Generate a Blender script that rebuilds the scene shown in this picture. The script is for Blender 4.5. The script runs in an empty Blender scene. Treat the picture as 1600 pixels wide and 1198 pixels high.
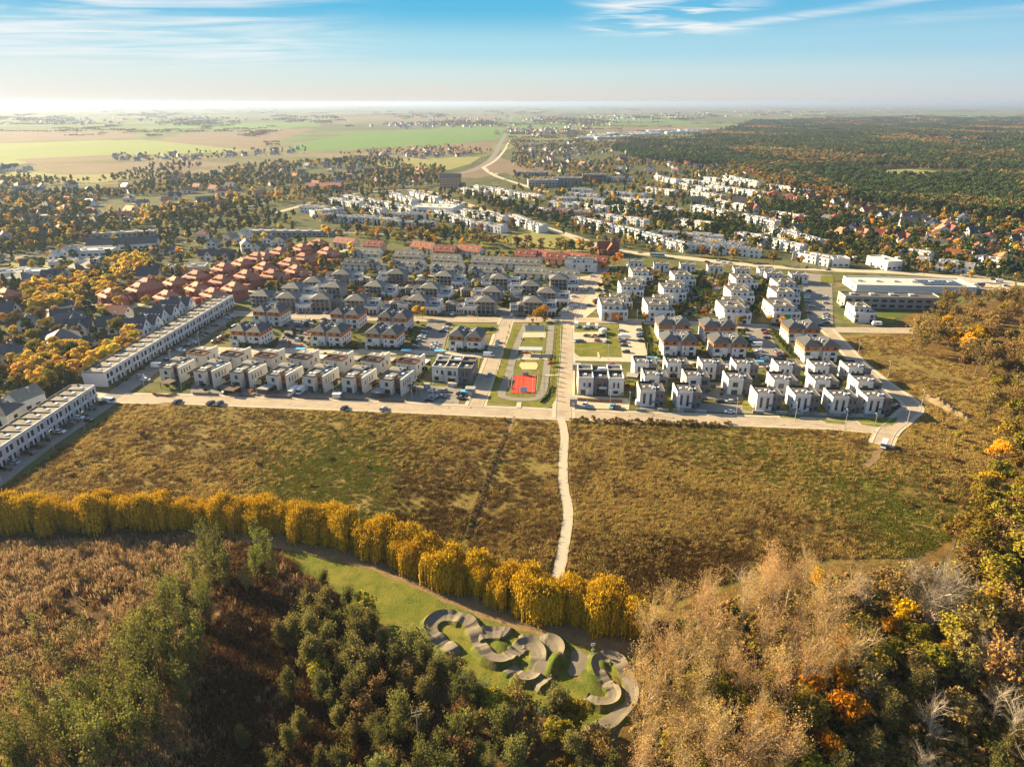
import bpy, math, random
import numpy as np
from mathutils import Vector, Matrix
sc = bpy.context.scene
COL = sc.collection
rad = math.radians
# ---------------------------------------------------------------- camera, sky, sun, exposure
F = 1090.0                       # focal length in photograph pixels (1600 wide)
TH = math.atan(439.0 / F)        # the horizon stands 439 pixels above the middle
CAMZ = 120.0
cam = bpy.data.objects.new('camera', bpy.data.cameras.new('camera'))
COL.objects.link(cam)
cam.location = (0, 0, CAMZ)
cam.rotation_euler = (math.pi / 2 - TH, 0, 0)
cam.data.sensor_width = 36.0
cam.data.lens = 36.0 * F / 1600.0
cam.data.clip_start = 1.0
cam.data.clip_end = 200000.0
sc.camera = cam
SUN_AZ, SUN_EL = -60.0, 21.0     # azimuth from the view direction (+Y), negative = left
sd = Vector((math.sin(rad(SUN_AZ)) * math.cos(rad(SUN_EL)), math.cos(rad(SUN_AZ)) * math.cos(rad(SUN_EL)), math.sin(rad(SUN_EL))))
sun = bpy.data.objects.new('sun', bpy.data.lights.new('sun', 'SUN'))
COL.objects.link(sun)
sun.rotation_euler = sd.to_track_quat('Z', 'Y').to_euler()
sun.data.energy = 5.0
sun.data.angle = rad(0.5)
sun.data.color = (1.0, 0.78, 0.44)
sc.view_settings.view_transform = 'Standard'
sc.view_settings.look = 'None'
EXPO = 2.12
sc.view_settings.exposure = EXPO
sc.view_settings.gamma = 1.0
world = bpy.data.worlds.new('World'); sc.world = world
world.use_nodes = True
def build_world():
    nt = world.node_tree; n = nt.nodes; L = nt.links
    n.clear()
    out = n.new('ShaderNodeOutputWorld'); bg = n.new('ShaderNodeBackground'); bg.inputs['Strength'].default_value = 0.055
    sky = n.new('ShaderNodeTexSky'); sky.sky_type = 'NISHITA'; sky.sun_disc = False
    sky.sun_elevation = rad(SUN_EL); sky.sun_rotation = rad(SUN_AZ); sky.air_density = 1.0; sky.dust_density = 0.6
    tc = n.new('ShaderNodeTexCoord'); sep = n.new('ShaderNodeSeparateXYZ')
    L.new(tc.outputs['Generated'], sep.inputs[0])
    def math_(op, a, b=None, c=None):
        m = n.new('ShaderNodeMath'); m.operation = op
        for i, v in enumerate((a, b, c)):
            if v is None: continue
            if isinstance(v, (int, float)): m.inputs[i].default_value = v
            else: L.new(v, m.inputs[i])
        return m.outputs[0]
    def mix(f, a, b):
        m = n.new('ShaderNodeMix'); m.data_type = 'RGBA'
        for s, v in ((m.inputs[0], f), (m.inputs[6], a), (m.inputs[7], b)):
            if isinstance(v, (int, float)): s.default_value = v
            elif isinstance(v, tuple): s.default_value = v
            else: L.new(v, s)
        return m.outputs[2]
    def ramp(fac, stops):
        r = n.new('ShaderNodeValToRGB'); r.color_ramp.interpolation = 'EASE'
        el = r.color_ramp.elements
        while len(el) < len(stops): el.new(0.5)
        for e, (p, c) in zip(el, stops): e.position = p; e.color = (*c, 1)
        L.new(fac, r.inputs[0]); return r.outputs[0]
    z = sep.outputs['Z']
    # the lowest ten degrees of clear autumn sky: cream at the horizon, then pale and full blue
    zz = math_('MULTIPLY', z, 5.0)
    K = 1 / 0.055 / 2 ** EXPO
    low = ramp(zz, [(0.0, (.74, .71, .62)), (0.06, (.76, .75, .68)), (0.16, (.66, .80, .78)), (0.32, (.42, .73, .84)), (0.56, (.12, .52, .79)), (1.0, (.03, .36, .71))])
    # brighter and whiter towards the sun
    dp = n.new('ShaderNodeVectorMath'); dp.operation = 'DOT_PRODUCT'
    L.new(tc.outputs['Generated'], dp.inputs[0])
    h = Vector((sd.x, sd.y, 0)).normalized(); dp.inputs[1].default_value = h
    side = math_('POWER', math_('MAXIMUM', dp.outputs['Value'], 0.0), 5.0)
    zf = math_('SUBTRACT', 1.0, math_('MINIMUM', math_('MULTIPLY', math_('MAXIMUM', z, 0.0), 8.5), 1.0))
    glow = math_('MULTIPLY', side, zf)
    low = mix(math_('MINIMUM', math_('MULTIPLY', glow, .95), 1.0), low, (1.05, 1.02, .95, 1))
    # bluer on the side away from the sun
    away = math_('POWER', math_('MAXIMUM', math_('MULTIPLY_ADD', dp.outputs['Value'], -.62, .38), 0.0), 1.3)
    low = mix(math_('MINIMUM', away, .85), low, (.30, .50, .74, 1))
    # cirrus, laid out on a high flat sheet
    dv = math_('ADD', z, 0.035)
    ux = math_('DIVIDE', sep.outputs['X'], dv); uy = math_('DIVIDE', sep.outputs['Y'], dv)
    def cirrus(sx, sy, ox, oy, scale, lo, hi, rot=0.0, dist=1.2, det=6.0):
        cb = n.new('ShaderNodeCombineXYZ'); L.new(ux, cb.inputs[0]); L.new(uy, cb.inputs[1])
        mp = n.new('ShaderNodeMapping'); mp.inputs['Scale'].default_value = (sx, sy, 1); mp.inputs['Location'].default_value = (ox, oy, 0); mp.inputs['Rotation'].default_value = (0, 0, rot)
        L.new(cb.outputs[0], mp.inputs[0])
        nz = n.new('ShaderNodeTexNoise'); nz.inputs['Scale'].default_value = scale; nz.inputs['Detail'].default_value = det; nz.inputs['Distortion'].default_value = dist
        L.new(mp.outputs[0], nz.inputs[0])
        mr = n.new('ShaderNodeMapRange'); mr.inputs[1].default_value = lo; mr.inputs[2].default_value = hi; mr.clamp = True
        L.new(nz.outputs[0], mr.inputs[0]); return mr.outputs[0]
    def window(src, a, b, c, d):
        m1 = n.new('ShaderNodeMapRange'); m1.interpolation_type = 'SMOOTHSTEP'
        m1.inputs[1].default_value = a; m1.inputs[2].default_value = b; L.new(src, m1.inputs[0])
        m2 = n.new('ShaderNodeMapRange'); m2.interpolation_type = 'SMOOTHSTEP'
        m2.inputs[1].default_value = c; m2.inputs[2].default_value = d; m2.inputs[3].default_value = 1; m2.inputs[4].default_value = 0; L.new(src, m2.inputs[0])
        return math_('MULTIPLY', m1.outputs[0], m2.outputs[0])
    az = math_('ARCTAN2', sep.outputs['X'], sep.outputs['Y'])
    # broad left veil of cirrus
    c1 = math_('MULTIPLY', cirrus(.55, 1.2, 3.0, 1.0, 1.0, .38, .70, rad(9)), math_('MULTIPLY', window(az, -1.4, -.95, -.38, -.12), window(z, .03, .055, .5, .9)))
    # small puffs right of the middle and one long streak to the right
    c2 = math_('MULTIPLY', cirrus(1.1, 1.7, 1.3, 7.7, 1.25, .44, .62, rad(-8), .6, 8.0), math_('MULTIPLY', window(az, .06, .14, .24, .34), window(z, .072, .09, .5, .9)))
    ln = math_('SUBTRACT', z, math_('MULTIPLY_ADD', math_('SUBTRACT', az, .21), .105, .080))
    c3 = math_('MULTIPLY', window(ln, -.007, .0, .001, .008), math_('MULTIPLY', window(az, .2, .3, .9, 1.2), cirrus(1., 3., 5, 2, .8, .2, .75, rad(-10))))
    ln2 = math_('SUBTRACT', z, math_('MULTIPLY_ADD', math_('SUBTRACT', az, .3), .03, .082))
    c4 = math_('MULTIPLY', window(ln2, -.008, .0, .001, .009), math_('MULTIPLY', window(az, .3, .5, .9, 1.2), cirrus(1., 3., 8, 2, .8, .25, .8, rad(-10))))
    wsum = math_('MINIMUM', math_('ADD', math_('ADD', math_('MULTIPLY', c1, .85), math_('MULTIPLY', c2, .9)), math_('ADD', math_('MULTIPLY', c3, .7), math_('MULTIPLY', c4, .45))), 1.0)
    low = mix(wsum, low, (.93, .95, .95, 1))
    sc_ = n.new('ShaderNodeVectorMath'); sc_.operation = 'SCALE'; sc_.inputs['Scale'].default_value = K
    L.new(low, sc_.inputs[0])
    up = n.new('ShaderNodeMapRange'); up.interpolation_type = 'SMOOTHSTEP'; up.inputs[1].default_value = .125; up.inputs[2].default_value = .24
    L.new(z, up.inputs[0])
    L.new(mix(up.outputs[0], sc_.outputs[0], sky.outputs[0]), bg.inputs['Color'])
    L.new(bg.outputs[0], out.inputs['Surface'])
build_world()
cy = sc.cycles
cy.max_bounces = 5; cy.diffuse_bounces = 2; cy.glossy_bounces = 2; cy.transmission_bounces = 3; cy.volume_bounces = 0; cy.transparent_max_bounces = 6
cy.use_denoising = True; cy.caustics_reflective = False; cy.caustics_refractive = False
cy.sample_clamp_indirect = 4.0
try: cy.denoiser = 'OPENIMAGEDENOISE'; cy.denoising_prefilter = 'ACCURATE'
except Exception: pass
# ---------------------------------------------------------------- helpers
def P(x, y, z=0.0):
    """photograph pixel -> world point on the level z"""
    r = (x - 800) / F; d = (y - 599) / F
    dy = math.cos(TH) - d * math.sin(TH); dz = -math.sin(TH) - d * math.cos(TH)
    t = (z - CAMZ) / dz
    return Vector((r * t, dy * t, z))
def PX(X, Y, Z=0.0):
    z = Z - CAMZ; dep = Y * math.cos(TH) - z * math.sin(TH)
    return 800 + F * X / dep, 599 - F * (Y * math.sin(TH) + z * math.cos(TH)) / dep
def arr_P(x, y):
    r = (x - 800) / F; d = (y - 599) / F
    t = -CAMZ / (-math.sin(TH) - d * math.cos(TH))
    return r * t, (math.cos(TH) - d * math.sin(TH)) * t
MATS = {}
def nodes_mat(name):
    m = bpy.data.materials.new(name); m.use_nodes = True
    nt = m.node_tree; b = nt.nodes['Principled BSDF']
    return m, nt, b
def _n(nt, kind, **kw):
    x = nt.nodes.new(kind)
    for k, v in kw.items(): setattr(x, k, v)
    return x
def _mix(nt, f, a, b, blend='MIX'):
    m = nt.nodes.new('ShaderNodeMix'); m.data_type = 'RGBA'; m.blend_type = blend
    for s, v in ((m.inputs[0], f), (m.inputs[6], a), (m.inputs[7], b)):
        if isinstance(v, (int, float)): s.default_value = v
        elif isinstance(v, (tuple, list)): s.default_value = (*v[:3], 1)
        else: nt.links.new(v, s)
    return m.outputs[2]
def _noise(nt, vec, scale, det=4, lo=.35, hi=.65, rough=.55, dist=0.0):
    z = nt.nodes.new('ShaderNodeTexNoise'); z.inputs['Scale'].default_value = scale; z.inputs['Detail'].default_value = det
    z.inputs['Roughness'].default_value = rough; z.inputs['Distortion'].default_value = dist
    nt.links.new(vec, z.inputs[0])
    r = nt.nodes.new('ShaderNodeMapRange'); r.inputs[1].default_value = lo; r.inputs[2].default_value = hi
    nt.links.new(z.outputs[0], r.inputs[0]); return r.outputs[0]
def plain(name, col, rough=.7, var=.12, scale=.8, metal=0.0, spec=.3, rnd=.12, bump=0.0):
    """colour with fine and coarse wear, and a slight change from object to object"""
    if name in MATS: return MATS[name]
    m, nt, b = nodes_mat(name)
    tc = _n(nt, 'ShaderNodeTexCoord'); oi = _n(nt, 'ShaderNodeObjectInfo')
    f1 = _noise(nt, tc.outputs['Object'], scale, 5)
    c = _mix(nt, f1, [max(0, v * (1 - var)) for v in col], [min(1, v * (1 + var)) for v in col])
    mr = _n(nt, 'ShaderNodeMapRange'); mr.inputs[3].default_value = 1 - rnd; mr.inputs[4].default_value = 1 + rnd
    nt.links.new(oi.outputs['Random'], mr.inputs[0])
    vm = _n(nt, 'ShaderNodeVectorMath', operation='SCALE'); nt.links.new(c, vm.inputs[0]); nt.links.new(mr.outputs[0], vm.inputs['Scale'])
    nt.links.new(vm.outputs[0], b.inputs['Base Color'])
    b.inputs['Roughness'].default_value = rough; b.inputs['Metallic'].default_value = metal; b.inputs['Specular IOR Level'].default_value = spec
    if bump:
        bp = _n(nt, 'ShaderNodeBump'); bp.inputs['Strength'].default_value = bump
        nt.links.new(_noise(nt, tc.outputs['Object'], scale * 6, 4), bp.inputs['Height']); nt.links.new(bp.outputs[0], b.inputs['Normal'])
    MATS[name] = m
    return m
def blotchy(name, base, layers, rough=.9, bump=0.0, bscale=1.0, stretch=None):
    """ground: a base colour overlaid by noise patches (colour, scale, lo, hi, strength)"""
    m, nt, b = nodes_mat(name)
    tc = _n(nt, 'ShaderNodeTexCoord'); vec = tc.outputs['Object']
    if stretch:
        mp = _n(nt, 'ShaderNodeMapping'); mp.inputs['Scale'].default_value = stretch; nt.links.new(vec, mp.inputs[0]); vec = mp.outputs[0]
    c = tuple(base)
    for col, s, lo, hi, k in layers:
        f = _noise(nt, vec, s, 6, lo, hi, .6, .3)
        mm = _n(nt, 'ShaderNodeMath', operation='MULTIPLY'); nt.links.new(f, mm.inputs[0]); mm.inputs[1].default_value = k
        c = _mix(nt, mm.outputs[0], c, col)
    if isinstance(c, tuple): b.inputs['Base Color'].default_value = (*c, 1)
    else: nt.links.new(c, b.inputs['Base Color'])
    b.inputs['Roughness'].default_value = rough; b.inputs['Specular IOR Level'].default_value = .1
    if bump:
        bp = _n(nt, 'ShaderNodeBump'); bp.inputs['Strength'].default_value = bump; bp.inputs['Distance'].default_value = .3
        nt.links.new(_noise(nt, tc.outputs['Object'], bscale, 8, .2, .8, .7), bp.inputs['Height']); nt.links.new(bp.outputs[0], b.inputs['Normal'])
    return m
def leafy(name, cols, trans=.35, var=.18):
    """leaf cards: a colour per leaf, a slight change from tree to tree, light through the leaf"""
    m = bpy.data.materials.new(name); m.use_nodes = True; nt = m.node_tree; nt.nodes.clear()
    out = _n(nt, 'ShaderNodeOutputMaterial'); ge = _n(nt, 'ShaderNodeNewGeometry'); oi = _n(nt, 'ShaderNodeObjectInfo')
    r = _n(nt, 'ShaderNodeValToRGB'); el = r.color_ramp.elements
    while len(el) < len(cols): el.new(.5)
    for i, (e, c) in enumerate(zip(el, cols)): e.position = i / max(1, len(cols) - 1); e.color = (*c, 1)
    nt.links.new(ge.outputs['Random Per Island'], r.inputs[0])
    hs = _n(nt, 'ShaderNodeHueSaturation')
    a = _n(nt, 'ShaderNodeMapRange'); a.inputs[3].default_value = .5 - var * .12; a.inputs[4].default_value = .5 + var * .12
    nt.links.new(oi.outputs['Random'], a.inputs[0]); nt.links.new(a.outputs[0], hs.inputs['Hue'])
    ml = _n(nt, 'ShaderNodeMath', operation='MULTIPLY_ADD'); ml.inputs[1].default_value = 7.31; ml.inputs[2].default_value = 0.0
    fr = _n(nt, 'ShaderNodeMath', operation='FRACT'); nt.links.new(oi.outputs['Random'], ml.inputs[0]); nt.links.new(ml.outputs[0], fr.inputs[0])
    bb = _n(nt, 'ShaderNodeMapRange'); bb.inputs[3].default_value = 1 - var * 1.6; bb.inputs[4].default_value = 1 + var * 1.6
    nt.links.new(fr.outputs[0], bb.inputs[0]); nt.links.new(bb.outputs[0], hs.inputs['Value'])
    nt.links.new(r.outputs[0], hs.inputs['Color'])
    d = _n(nt, 'ShaderNodeBsdfDiffuse'); t = _n(nt, 'ShaderNodeBsdfTranslucent'); mx = _n(nt, 'ShaderNodeMixShader'); mx.inputs[0].default_value = trans
    nt.links.new(hs.outputs[0], d.inputs[0]); nt.links.new(hs.outputs[0], t.inputs[0])
    nt.links.new(d.outputs[0], mx.inputs[1]); nt.links.new(t.outputs[0], mx.inputs[2]); nt.links.new(mx.outputs[0], out.inputs[0])
    return m
def tag(o, label=None, cat=None, group=None, kind=None):
    if label: o['label'] = label
    if cat: o['category'] = cat
    if group: o['group'] = group
    if kind: o['kind'] = kind
    return o
class MB:
    """collects shapes and links them as ONE mesh object"""
    def __init__(s): s.v = []; s.f = []; s.m = []
    def poly(s, pts, m=0):
        k = len(s.v); s.v += [tuple(p) for p in pts]; s.f.append(tuple(range(k, k + len(pts)))); s.m.append(m); return s
    def box(s, x0, x1, y0, y1, z0, z1, m=0, top=None, skip=()):
        k = len(s.v)
        s.v += [(x0, y0, z0), (x1, y0, z0), (x1, y1, z0), (x0, y1, z0), (x0, y0, z1), (x1, y0, z1), (x1, y1, z1), (x0, y1, z1)]
        for nm, q in (('b', (0, 3, 2, 1)), ('t', (4, 5, 6, 7)), ('f', (0, 1, 5, 4)), ('r', (1, 2, 6, 5)), ('k', (2, 3, 7, 6)), ('l', (3, 0, 4, 7))):
            if nm in skip: continue
            s.f.append(tuple(k + i for i in q)); s.m.append(top if (nm == 't' and top is not None) else m)
        return s
    def prism(s, poly, z0, z1, m=0, top=None, bottom=False):
        n = len(poly); k = len(s.v)
        s.v += [(p[0], p[1], z0) for p in poly] + [(p[0], p[1], z1) for p in poly]
        for i in range(n):
            j = (i + 1) % n; s.f.append((k + i, k + j, k + n + j, k + n + i)); s.m.append(m)
        s.f.append(tuple(range(k + n, k + 2 * n))); s.m.append(m if top is None else top)
        if bottom: s.f.append(tuple(range(k + n - 1, k - 1, -1))); s.m.append(m)
        return s
    def tube(s, p0, p1, r0, r1, n=6, m=0, caps=True):
        p0 = Vector(p0); p1 = Vector(p1); d = (p1 - p0).normalized()
        a = d.orthogonal().normalized(); b = d.cross(a); k = len(s.v)
        for p, r in ((p0, r0), (p1, r1)):
            for i in range(n):
                t = 2 * math.pi * i / n; s.v.append(tuple(p + a * (r * math.cos(t)) + b * (r * math.sin(t))))
        for i in range(n):
            j = (i + 1) % n; s.f.append((k + i, k + j, k + n + j, k + n + i)); s.m.append(m)
        if caps: s.f.append(tuple(range(k + n, k + 2 * n))); s.m.append(m); s.f.append(tuple(range(k + n - 1, k - 1, -1))); s.m.append(m)
        return s
    def parapet(s, x0, x1, y0, y1, z0, z1, t=.3, m=0):
        s.box(x0, x1, y0, y0 + t, z0, z1, m); s.box(x0, x1, y1 - t, y1, z0, z1, m)
        s.box(x0, x0 + t, y0 + t, y1 - t, z0, z1, m); s.box(x1 - t, x1, y0 + t, y1 - t, z0, z1, m); return s
    def gable(s, x0, x1, y0, y1, z0, z1, axis='x', m=0, over=.4, th=.25):
        """two roof slabs meeting at a ridge along the axis"""
        if axis == 'x':
            ym = (y0 + y1) / 2; sl = (z1 - z0) / (ym - y0); a, b = x0 - over, x1 + over
            for e, sg in ((y0, -1), (y1, 1)):
                ye = e + sg * over; ze = z0 - over * sl
                pr = [(ye, ze), (ym, z1), (ym, z1 + th), (ye, ze + th)]
                if sg > 0: pr = pr[::-1]
                k = len(s.v); s.v += [(a, p[0], p[1]) for p in pr] + [(b, p[0], p[1]) for p in pr]
                s.f += [(k + 3, k + 2, k + 1, k), (k + 4, k + 5, k + 6, k + 7)] + [(k + i, k + (i + 1) % 4, k + 4 + (i + 1) % 4, k + 4 + i) for i in range(4)]; s.m += [m] * 6
        else:
            t = MB().gable(y0, y1, -x1, -x0, z0, z1, 'x', m, over, th); k = len(s.v)
            s.v += [(-q[1], q[0], q[2]) for q in t.v]; s.f += [tuple(k + i for i in g) for g in t.f]; s.m += t.m
        return s
    def gable_walls(s, x0, x1, y0, y1, z0, z1, z2, axis='x', m=0):
        s.box(x0, x1, y0, y1, z0, z1, m, skip=('t', 'b'))
        if axis == 'x':
            ym = (y0 + y1) / 2
            s.poly([(x0, y1, z1), (x0, y0, z1), (x0, ym, z2)], m); s.poly([(x1, y0, z1), (x1, y1, z1), (x1, ym, z2)], m)
        else:
            xm = (x0 + x1) / 2
            s.poly([(x0, y0, z1), (x1, y0, z1), (xm, y0, z2)], m); s.poly([(x1, y1, z1), (x0, y1, z1), (xm, y1, z2)], m)
        return s
    def hip(s, x0, x1, y0, y1, z0, z1, m=0, over=.5, ins=None, mu=None):
        x0 -= over; x1 += over; y0 -= over; y1 += over; w = min(x1 - x0, y1 - y0) / 2 if ins is None else ins
        if x1 - x0 >= y1 - y0: ym = (y0 + y1) / 2; a = (x0 + w, ym, z1); b = (x1 - w, ym, z1)
        else: xm = (x0 + x1) / 2; a = (xm, y0 + w, z1); b = (xm, y1 - w, z1)
        c = [(x0, y0, z0), (x1, y0, z0), (x1, y1, z0), (x0, y1, z0)]
        if x1 - x0 >= y1 - y0:
            for q in ((c[0], c[1], b, a), (c[2], c[3], a, b), (c[1], c[2], b), (c[3], c[0], a)): s.poly(q, m)
        else:
            for q in ((c[0], c[1], a), (c[2], c[3], b), (c[1], c[2], b, a), (c[3], c[0], a, b)): s.poly(q, m)
        s.poly([c[3], c[2], c[1], c[0]], m if mu is None else mu); return s
    def mesh(s, name, mats):
        me = bpy.data.meshes.new(name); me.from_pydata(s.v, [], s.f)
        for m in (mats if isinstance(mats, (list, tuple)) else [mats]): me.materials.append(m)
        if any(s.m): me.polygons.foreach_set('material_index', s.m)
        me.update(); return me
    def build(s, name, mats, parent=None, col=None):
        o = bpy.data.objects.new(name, s.mesh(name, mats)); (col or COL).objects.link(o)
        if parent is not None: o.parent = parent
        return o
PROTO = bpy.data.collections.new('prototypes')      # never linked to the scene: sources for copies
KIDS = {}
def children(o):
    return [c for c in PROTO.objects if c.parent == o]
def copy_tree(o, parent=None):
    c = o.copy(); COL.objects.link(c)
    if parent is not None: c.parent = parent
    if o not in KIDS: KIDS[o] = children(o)
    for ch in KIDS[o]: copy_tree(ch, c)
    return c
def proto(name):
    o = bpy.data.objects.new(name, None); o.empty_display_size = .5; PROTO.objects.link(o); return o
def part(mb, name, mats, parent, label=None):
    o = mb.build(name, mats, parent, PROTO)
    if label: o['label'] = label
    return o
KEEP = []                                            # discs (x, y, r) no tree may stand on
def place(pr, x, y, rz, label, cat, group=None, s=1.0, keep=None, z=0.0):
    o = copy_tree(pr); o.location = (x, y, z); o.rotation_euler = (0, 0, rz); o.scale = (s, s, s) if not isinstance(s, tuple) else s
    tag(o, label, cat, group)
    if keep: KEEP.append((x, y, keep))
    return o
ORD = ['first', 'second', 'third', 'fourth', 'fifth', 'sixth', 'seventh', 'eighth', 'ninth', 'tenth', 'eleventh', 'twelfth', 'thirteenth', 'fourteenth', 'fifteenth',
       'sixteenth', 'seventeenth', 'eighteenth', 'nineteenth', 'twentieth', 'twenty-first', 'twenty-second', 'twenty-third', 'twenty-fourth', 'twenty-fifth', 'twenty-sixth',
       'twenty-seventh', 'twenty-eighth', 'twenty-ninth', 'thirtieth', 'thirty-first', 'thirty-second', 'thirty-third', 'thirty-fourth', 'thirty-fifth', 'thirty-sixth',
       'thirty-seventh', 'thirty-eighth', 'thirty-ninth', 'fortieth']
GR = rad(-5.0)                                       # the new estate's street grid
def grid(dx, dy):                                    # a step in the grid's axes
    return Vector((dx * math.cos(GR) - dy * math.sin(GR), dx * math.sin(GR) + dy * math.cos(GR), 0))
def in_poly(px, py, poly):
    px = np.asarray(px, float); py = np.asarray(py, float); ins = np.zeros(px.shape, bool); n = len(poly); j = n - 1
    for i in range(n):
        xi, yi = poly[i]; xj, yj = poly[j]
        c = ((yi > py) != (yj > py)) & (px < (xj - xi) * (py - yi) / (yj - yi + 1e-9) + xi)
        ins ^= c; j = i
    return ins
# ---------------------------------------------------------------- the setting: ground, fields, roads, lawns
BROWN = (.085, .052, .018); STRAW = (.24, .165, .06); OLIVE = (.085, .085, .022); LUSH = (.10, .145, .02)
def far_ground():
    m, nt, b = nodes_mat('farmland')
    tc = _n(nt, 'ShaderNodeTexCoord')
    mp = _n(nt, 'ShaderNodeMapping'); mp.inputs['Scale'].default_value = (.0016, .0009, 1); mp.inputs['Rotation'].default_value = (0, 0, .35)
    nt.links.new(tc.outputs['Object'], mp.inputs[0])
    vo = _n(nt, 'ShaderNodeTexVoronoi'); vo.inputs['Scale'].default_value = 1.0; vo.inputs['Randomness'].default_value = .85
    nt.links.new(mp.outputs[0], vo.inputs[0])
    sp = _n(nt, 'ShaderNodeSeparateColor'); nt.links.new(vo.outputs['Color'], sp.inputs[0])
    r = _n(nt, 'ShaderNodeValToRGB'); r.color_ramp.interpolation = 'CONSTANT'; el = r.color_ramp.elements
    st = [(0, (.10, .17, .05)), (.2, (.11, .15, .06)), (.36, (.12, .20, .06)), (.5, (.19, .155, .095)), (.62, (.07, .085, .04)), (.78, (.16, .17, .07)), (.9, (.13, .105, .06))]
    while len(el) < len(st): el.new(.5)
    for e, (p, c) in zip(el, st): e.position = p; e.color = (*c, 1)
    nt.links.new(sp.outputs[0], r.inputs[0])
    c = _mix(nt, _noise(nt, tc.outputs['Object'], .004, 6, .45, .6), r.outputs[0], (.09, .10, .045))
    c = _mix(nt, _noise(nt, tc.outputs['Object'], .05, 5, .4, .8), c, (.13, .12, .06))
    nt.links.new(c, b.inputs['Base Color']); b.inputs['Roughness'].default_value = 1; b.inputs['Specular IOR Level'].default_value = .05
    return m
ZC = [0]
def nz(z):
    ZC[0] += 1; return z + ZC[0] * .0011
def sheet(name, px, z, mat, label=None, kind='structure', world=None):
    z = nz(z)
    pts = [P(x, y, z) for x, y in px] if world is None else [Vector((x, y, z)) for x, y in world]
    a = sum(pts[i].x * pts[(i + 1) % len(pts)].y - pts[(i + 1) % len(pts)].x * pts[i].y for i in range(len(pts)))
    if a < 0: pts = pts[::-1]
    mb = MB(); mb.poly(pts); o = mb.build(name, mat); o['kind'] = kind
    return o
def smooth(pts, n=6):
    out = []
    for i in range(len(pts) - 1):
        p0 = pts[max(0, i - 1)]; p1 = pts[i]; p2 = pts[i + 1]; p3 = pts[min(len(pts) - 1, i + 2)]
        for k in range(n):
            t = k / n
            out.append(.5 * ((2 * p1) + (p2 - p0) * t + (2 * p0 - 5 * p1 + 4 * p2 - p3) * t * t + (3 * p1 - p0 - 3 * p2 + p3) * t ** 3))
    out.append(pts[-1]); return out
ROADS = []; INNER = ('front_road', 'cross_street', 'main_street', 'park_street', 'perimeter_road')
def strip(name, px, w, z, mat, curve=True, keep=True, kind='structure', wob=0.0):
    z = nz(z)
    pts = [P(x, y, 0) for x, y in px]
    if curve and len(pts) > 2: pts = smooth(pts)
    rg = random.Random(len(px)); L = []; R = []
    for i, p in enumerate(pts):
        a = pts[max(0, i - 1)]; b = pts[min(len(pts) - 1, i + 1)]; d = (b - a).normalized(); nn = Vector((-d.y, d.x, 0))
        k = 1.0
        if wob: k = 1 + rg.uniform(-wob, wob)
        L.append(p + nn * (w / 2 * k)); R.append(p - nn * (w / 2 * (k if not wob else 1 + rg.uniform(-wob, wob))))
    mb = MB()
    for i in range(len(pts) - 1):
        mb.poly([(*R[i].xy, z), (*R[i + 1].xy, z), (*L[i + 1].xy, z), (*L[i].xy, z)])
    o = mb.build(name, mat); o['kind'] = kind
    if name in INNER:
        i_ = MB(); k_ = MB()
        for i in range(len(pts) - 1):
            q = [(A + B) / 2 + (A - B) * f for A, B in ((L[i], R[i]), (L[i + 1], R[i + 1])) for f in (-.32, .32)]
            i_.poly([(*q[0].xy, z + .006), (*q[2].xy, z + .006), (*q[3].xy, z + .006), (*q[1].xy, z + .006)])
            for f0, f1 in ((-.345, -.32), (.32, .345)):
                e = [(A + B) / 2 + (A - B) * f for A, B in ((L[i], R[i]), (L[i + 1], R[i + 1])) for f in (f0, f1)]
                h = z + .10; a, b, c, d = e[0], e[2], e[3], e[1]
                k_.poly([(*a.xy, h), (*b.xy, h), (*c.xy, h), (*d.xy, h)]); k_.poly([(*a.xy, z), (*b.xy, z), (*b.xy, h), (*a.xy, h)]); k_.poly([(*d.xy, h), (*c.xy, h), (*c.xy, z), (*d.xy, z)])
        i_.build('carriageway', M_road)['kind'] = 'structure'; k_.build('kerb', M_kerb)['kind'] = 'structure'
    if keep:
        for i in range(len(pts) - 1): ROADS.append((pts[i].x, pts[i].y, pts[i + 1].x, pts[i + 1].y, w / 2))
    return o
def slab(name, px, z0, z1, mside, mtop, kind='structure'):
    pts = [P(x, y, 0) for x, y in px]
    a = sum(pts[i].x * pts[(i + 1) % len(pts)].y - pts[(i + 1) % len(pts)].x * pts[i].y for i in range(len(pts)))
    if a < 0: pts = pts[::-1]
    c = sum(pts, Vector()) / len(pts); mb = MB()
    mb.prism(pts, z0, z1, 0, 0); n = len(pts)
    ins = [p + (c - p).normalized() * .25 for p in pts]
    mb.poly([(p.x, p.y, z1 + .01) for p in ins], 1)
    o = mb.build(name, [mside, mtop]); o['kind'] = kind; return o
M_paver = blotchy('pale_paving', (.44, .36, .255), [((.34, .275, .19), .15, .4, .7, .7), ((.50, .43, .32), .9, .45, .7, .5), ((.30, .25, .19), 5., .5, .8, .35)], .85)
M_road = blotchy('brick_paved_road', (.335, .27, .195), [((.25, .20, .145), .12, .42, .68, .9), ((.43, .36, .27), .7, .45, .7, .5), ((.24, .20, .15), .35, .56, .72, .6)], .9)
M_asph = blotchy('grey_asphalt', (.20, .18, .15), [((.26, .235, .19), .2, .4, .7, .6), ((.14, .125, .11), 2.5, .5, .75, .4)], .9)
M_drive = blotchy('dark_paving', (.17, .15, .13), [((.23, .205, .17), .3, .4, .7, .6), ((.11, .10, .09), 2.5, .5, .75, .4)], .9)
M_lawn = blotchy('lawn_grass', (.115, .122, .016), [((.195, .165, .032), .10, .42, .65, .9), ((.055, .085, .012), .35, .48, .7, .8), ((.17, .12, .04), .045, .54, .68, .7), ((.12, .14, .02), 2.5, .5, .7, .6)], 1, .6, 2.)
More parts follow.
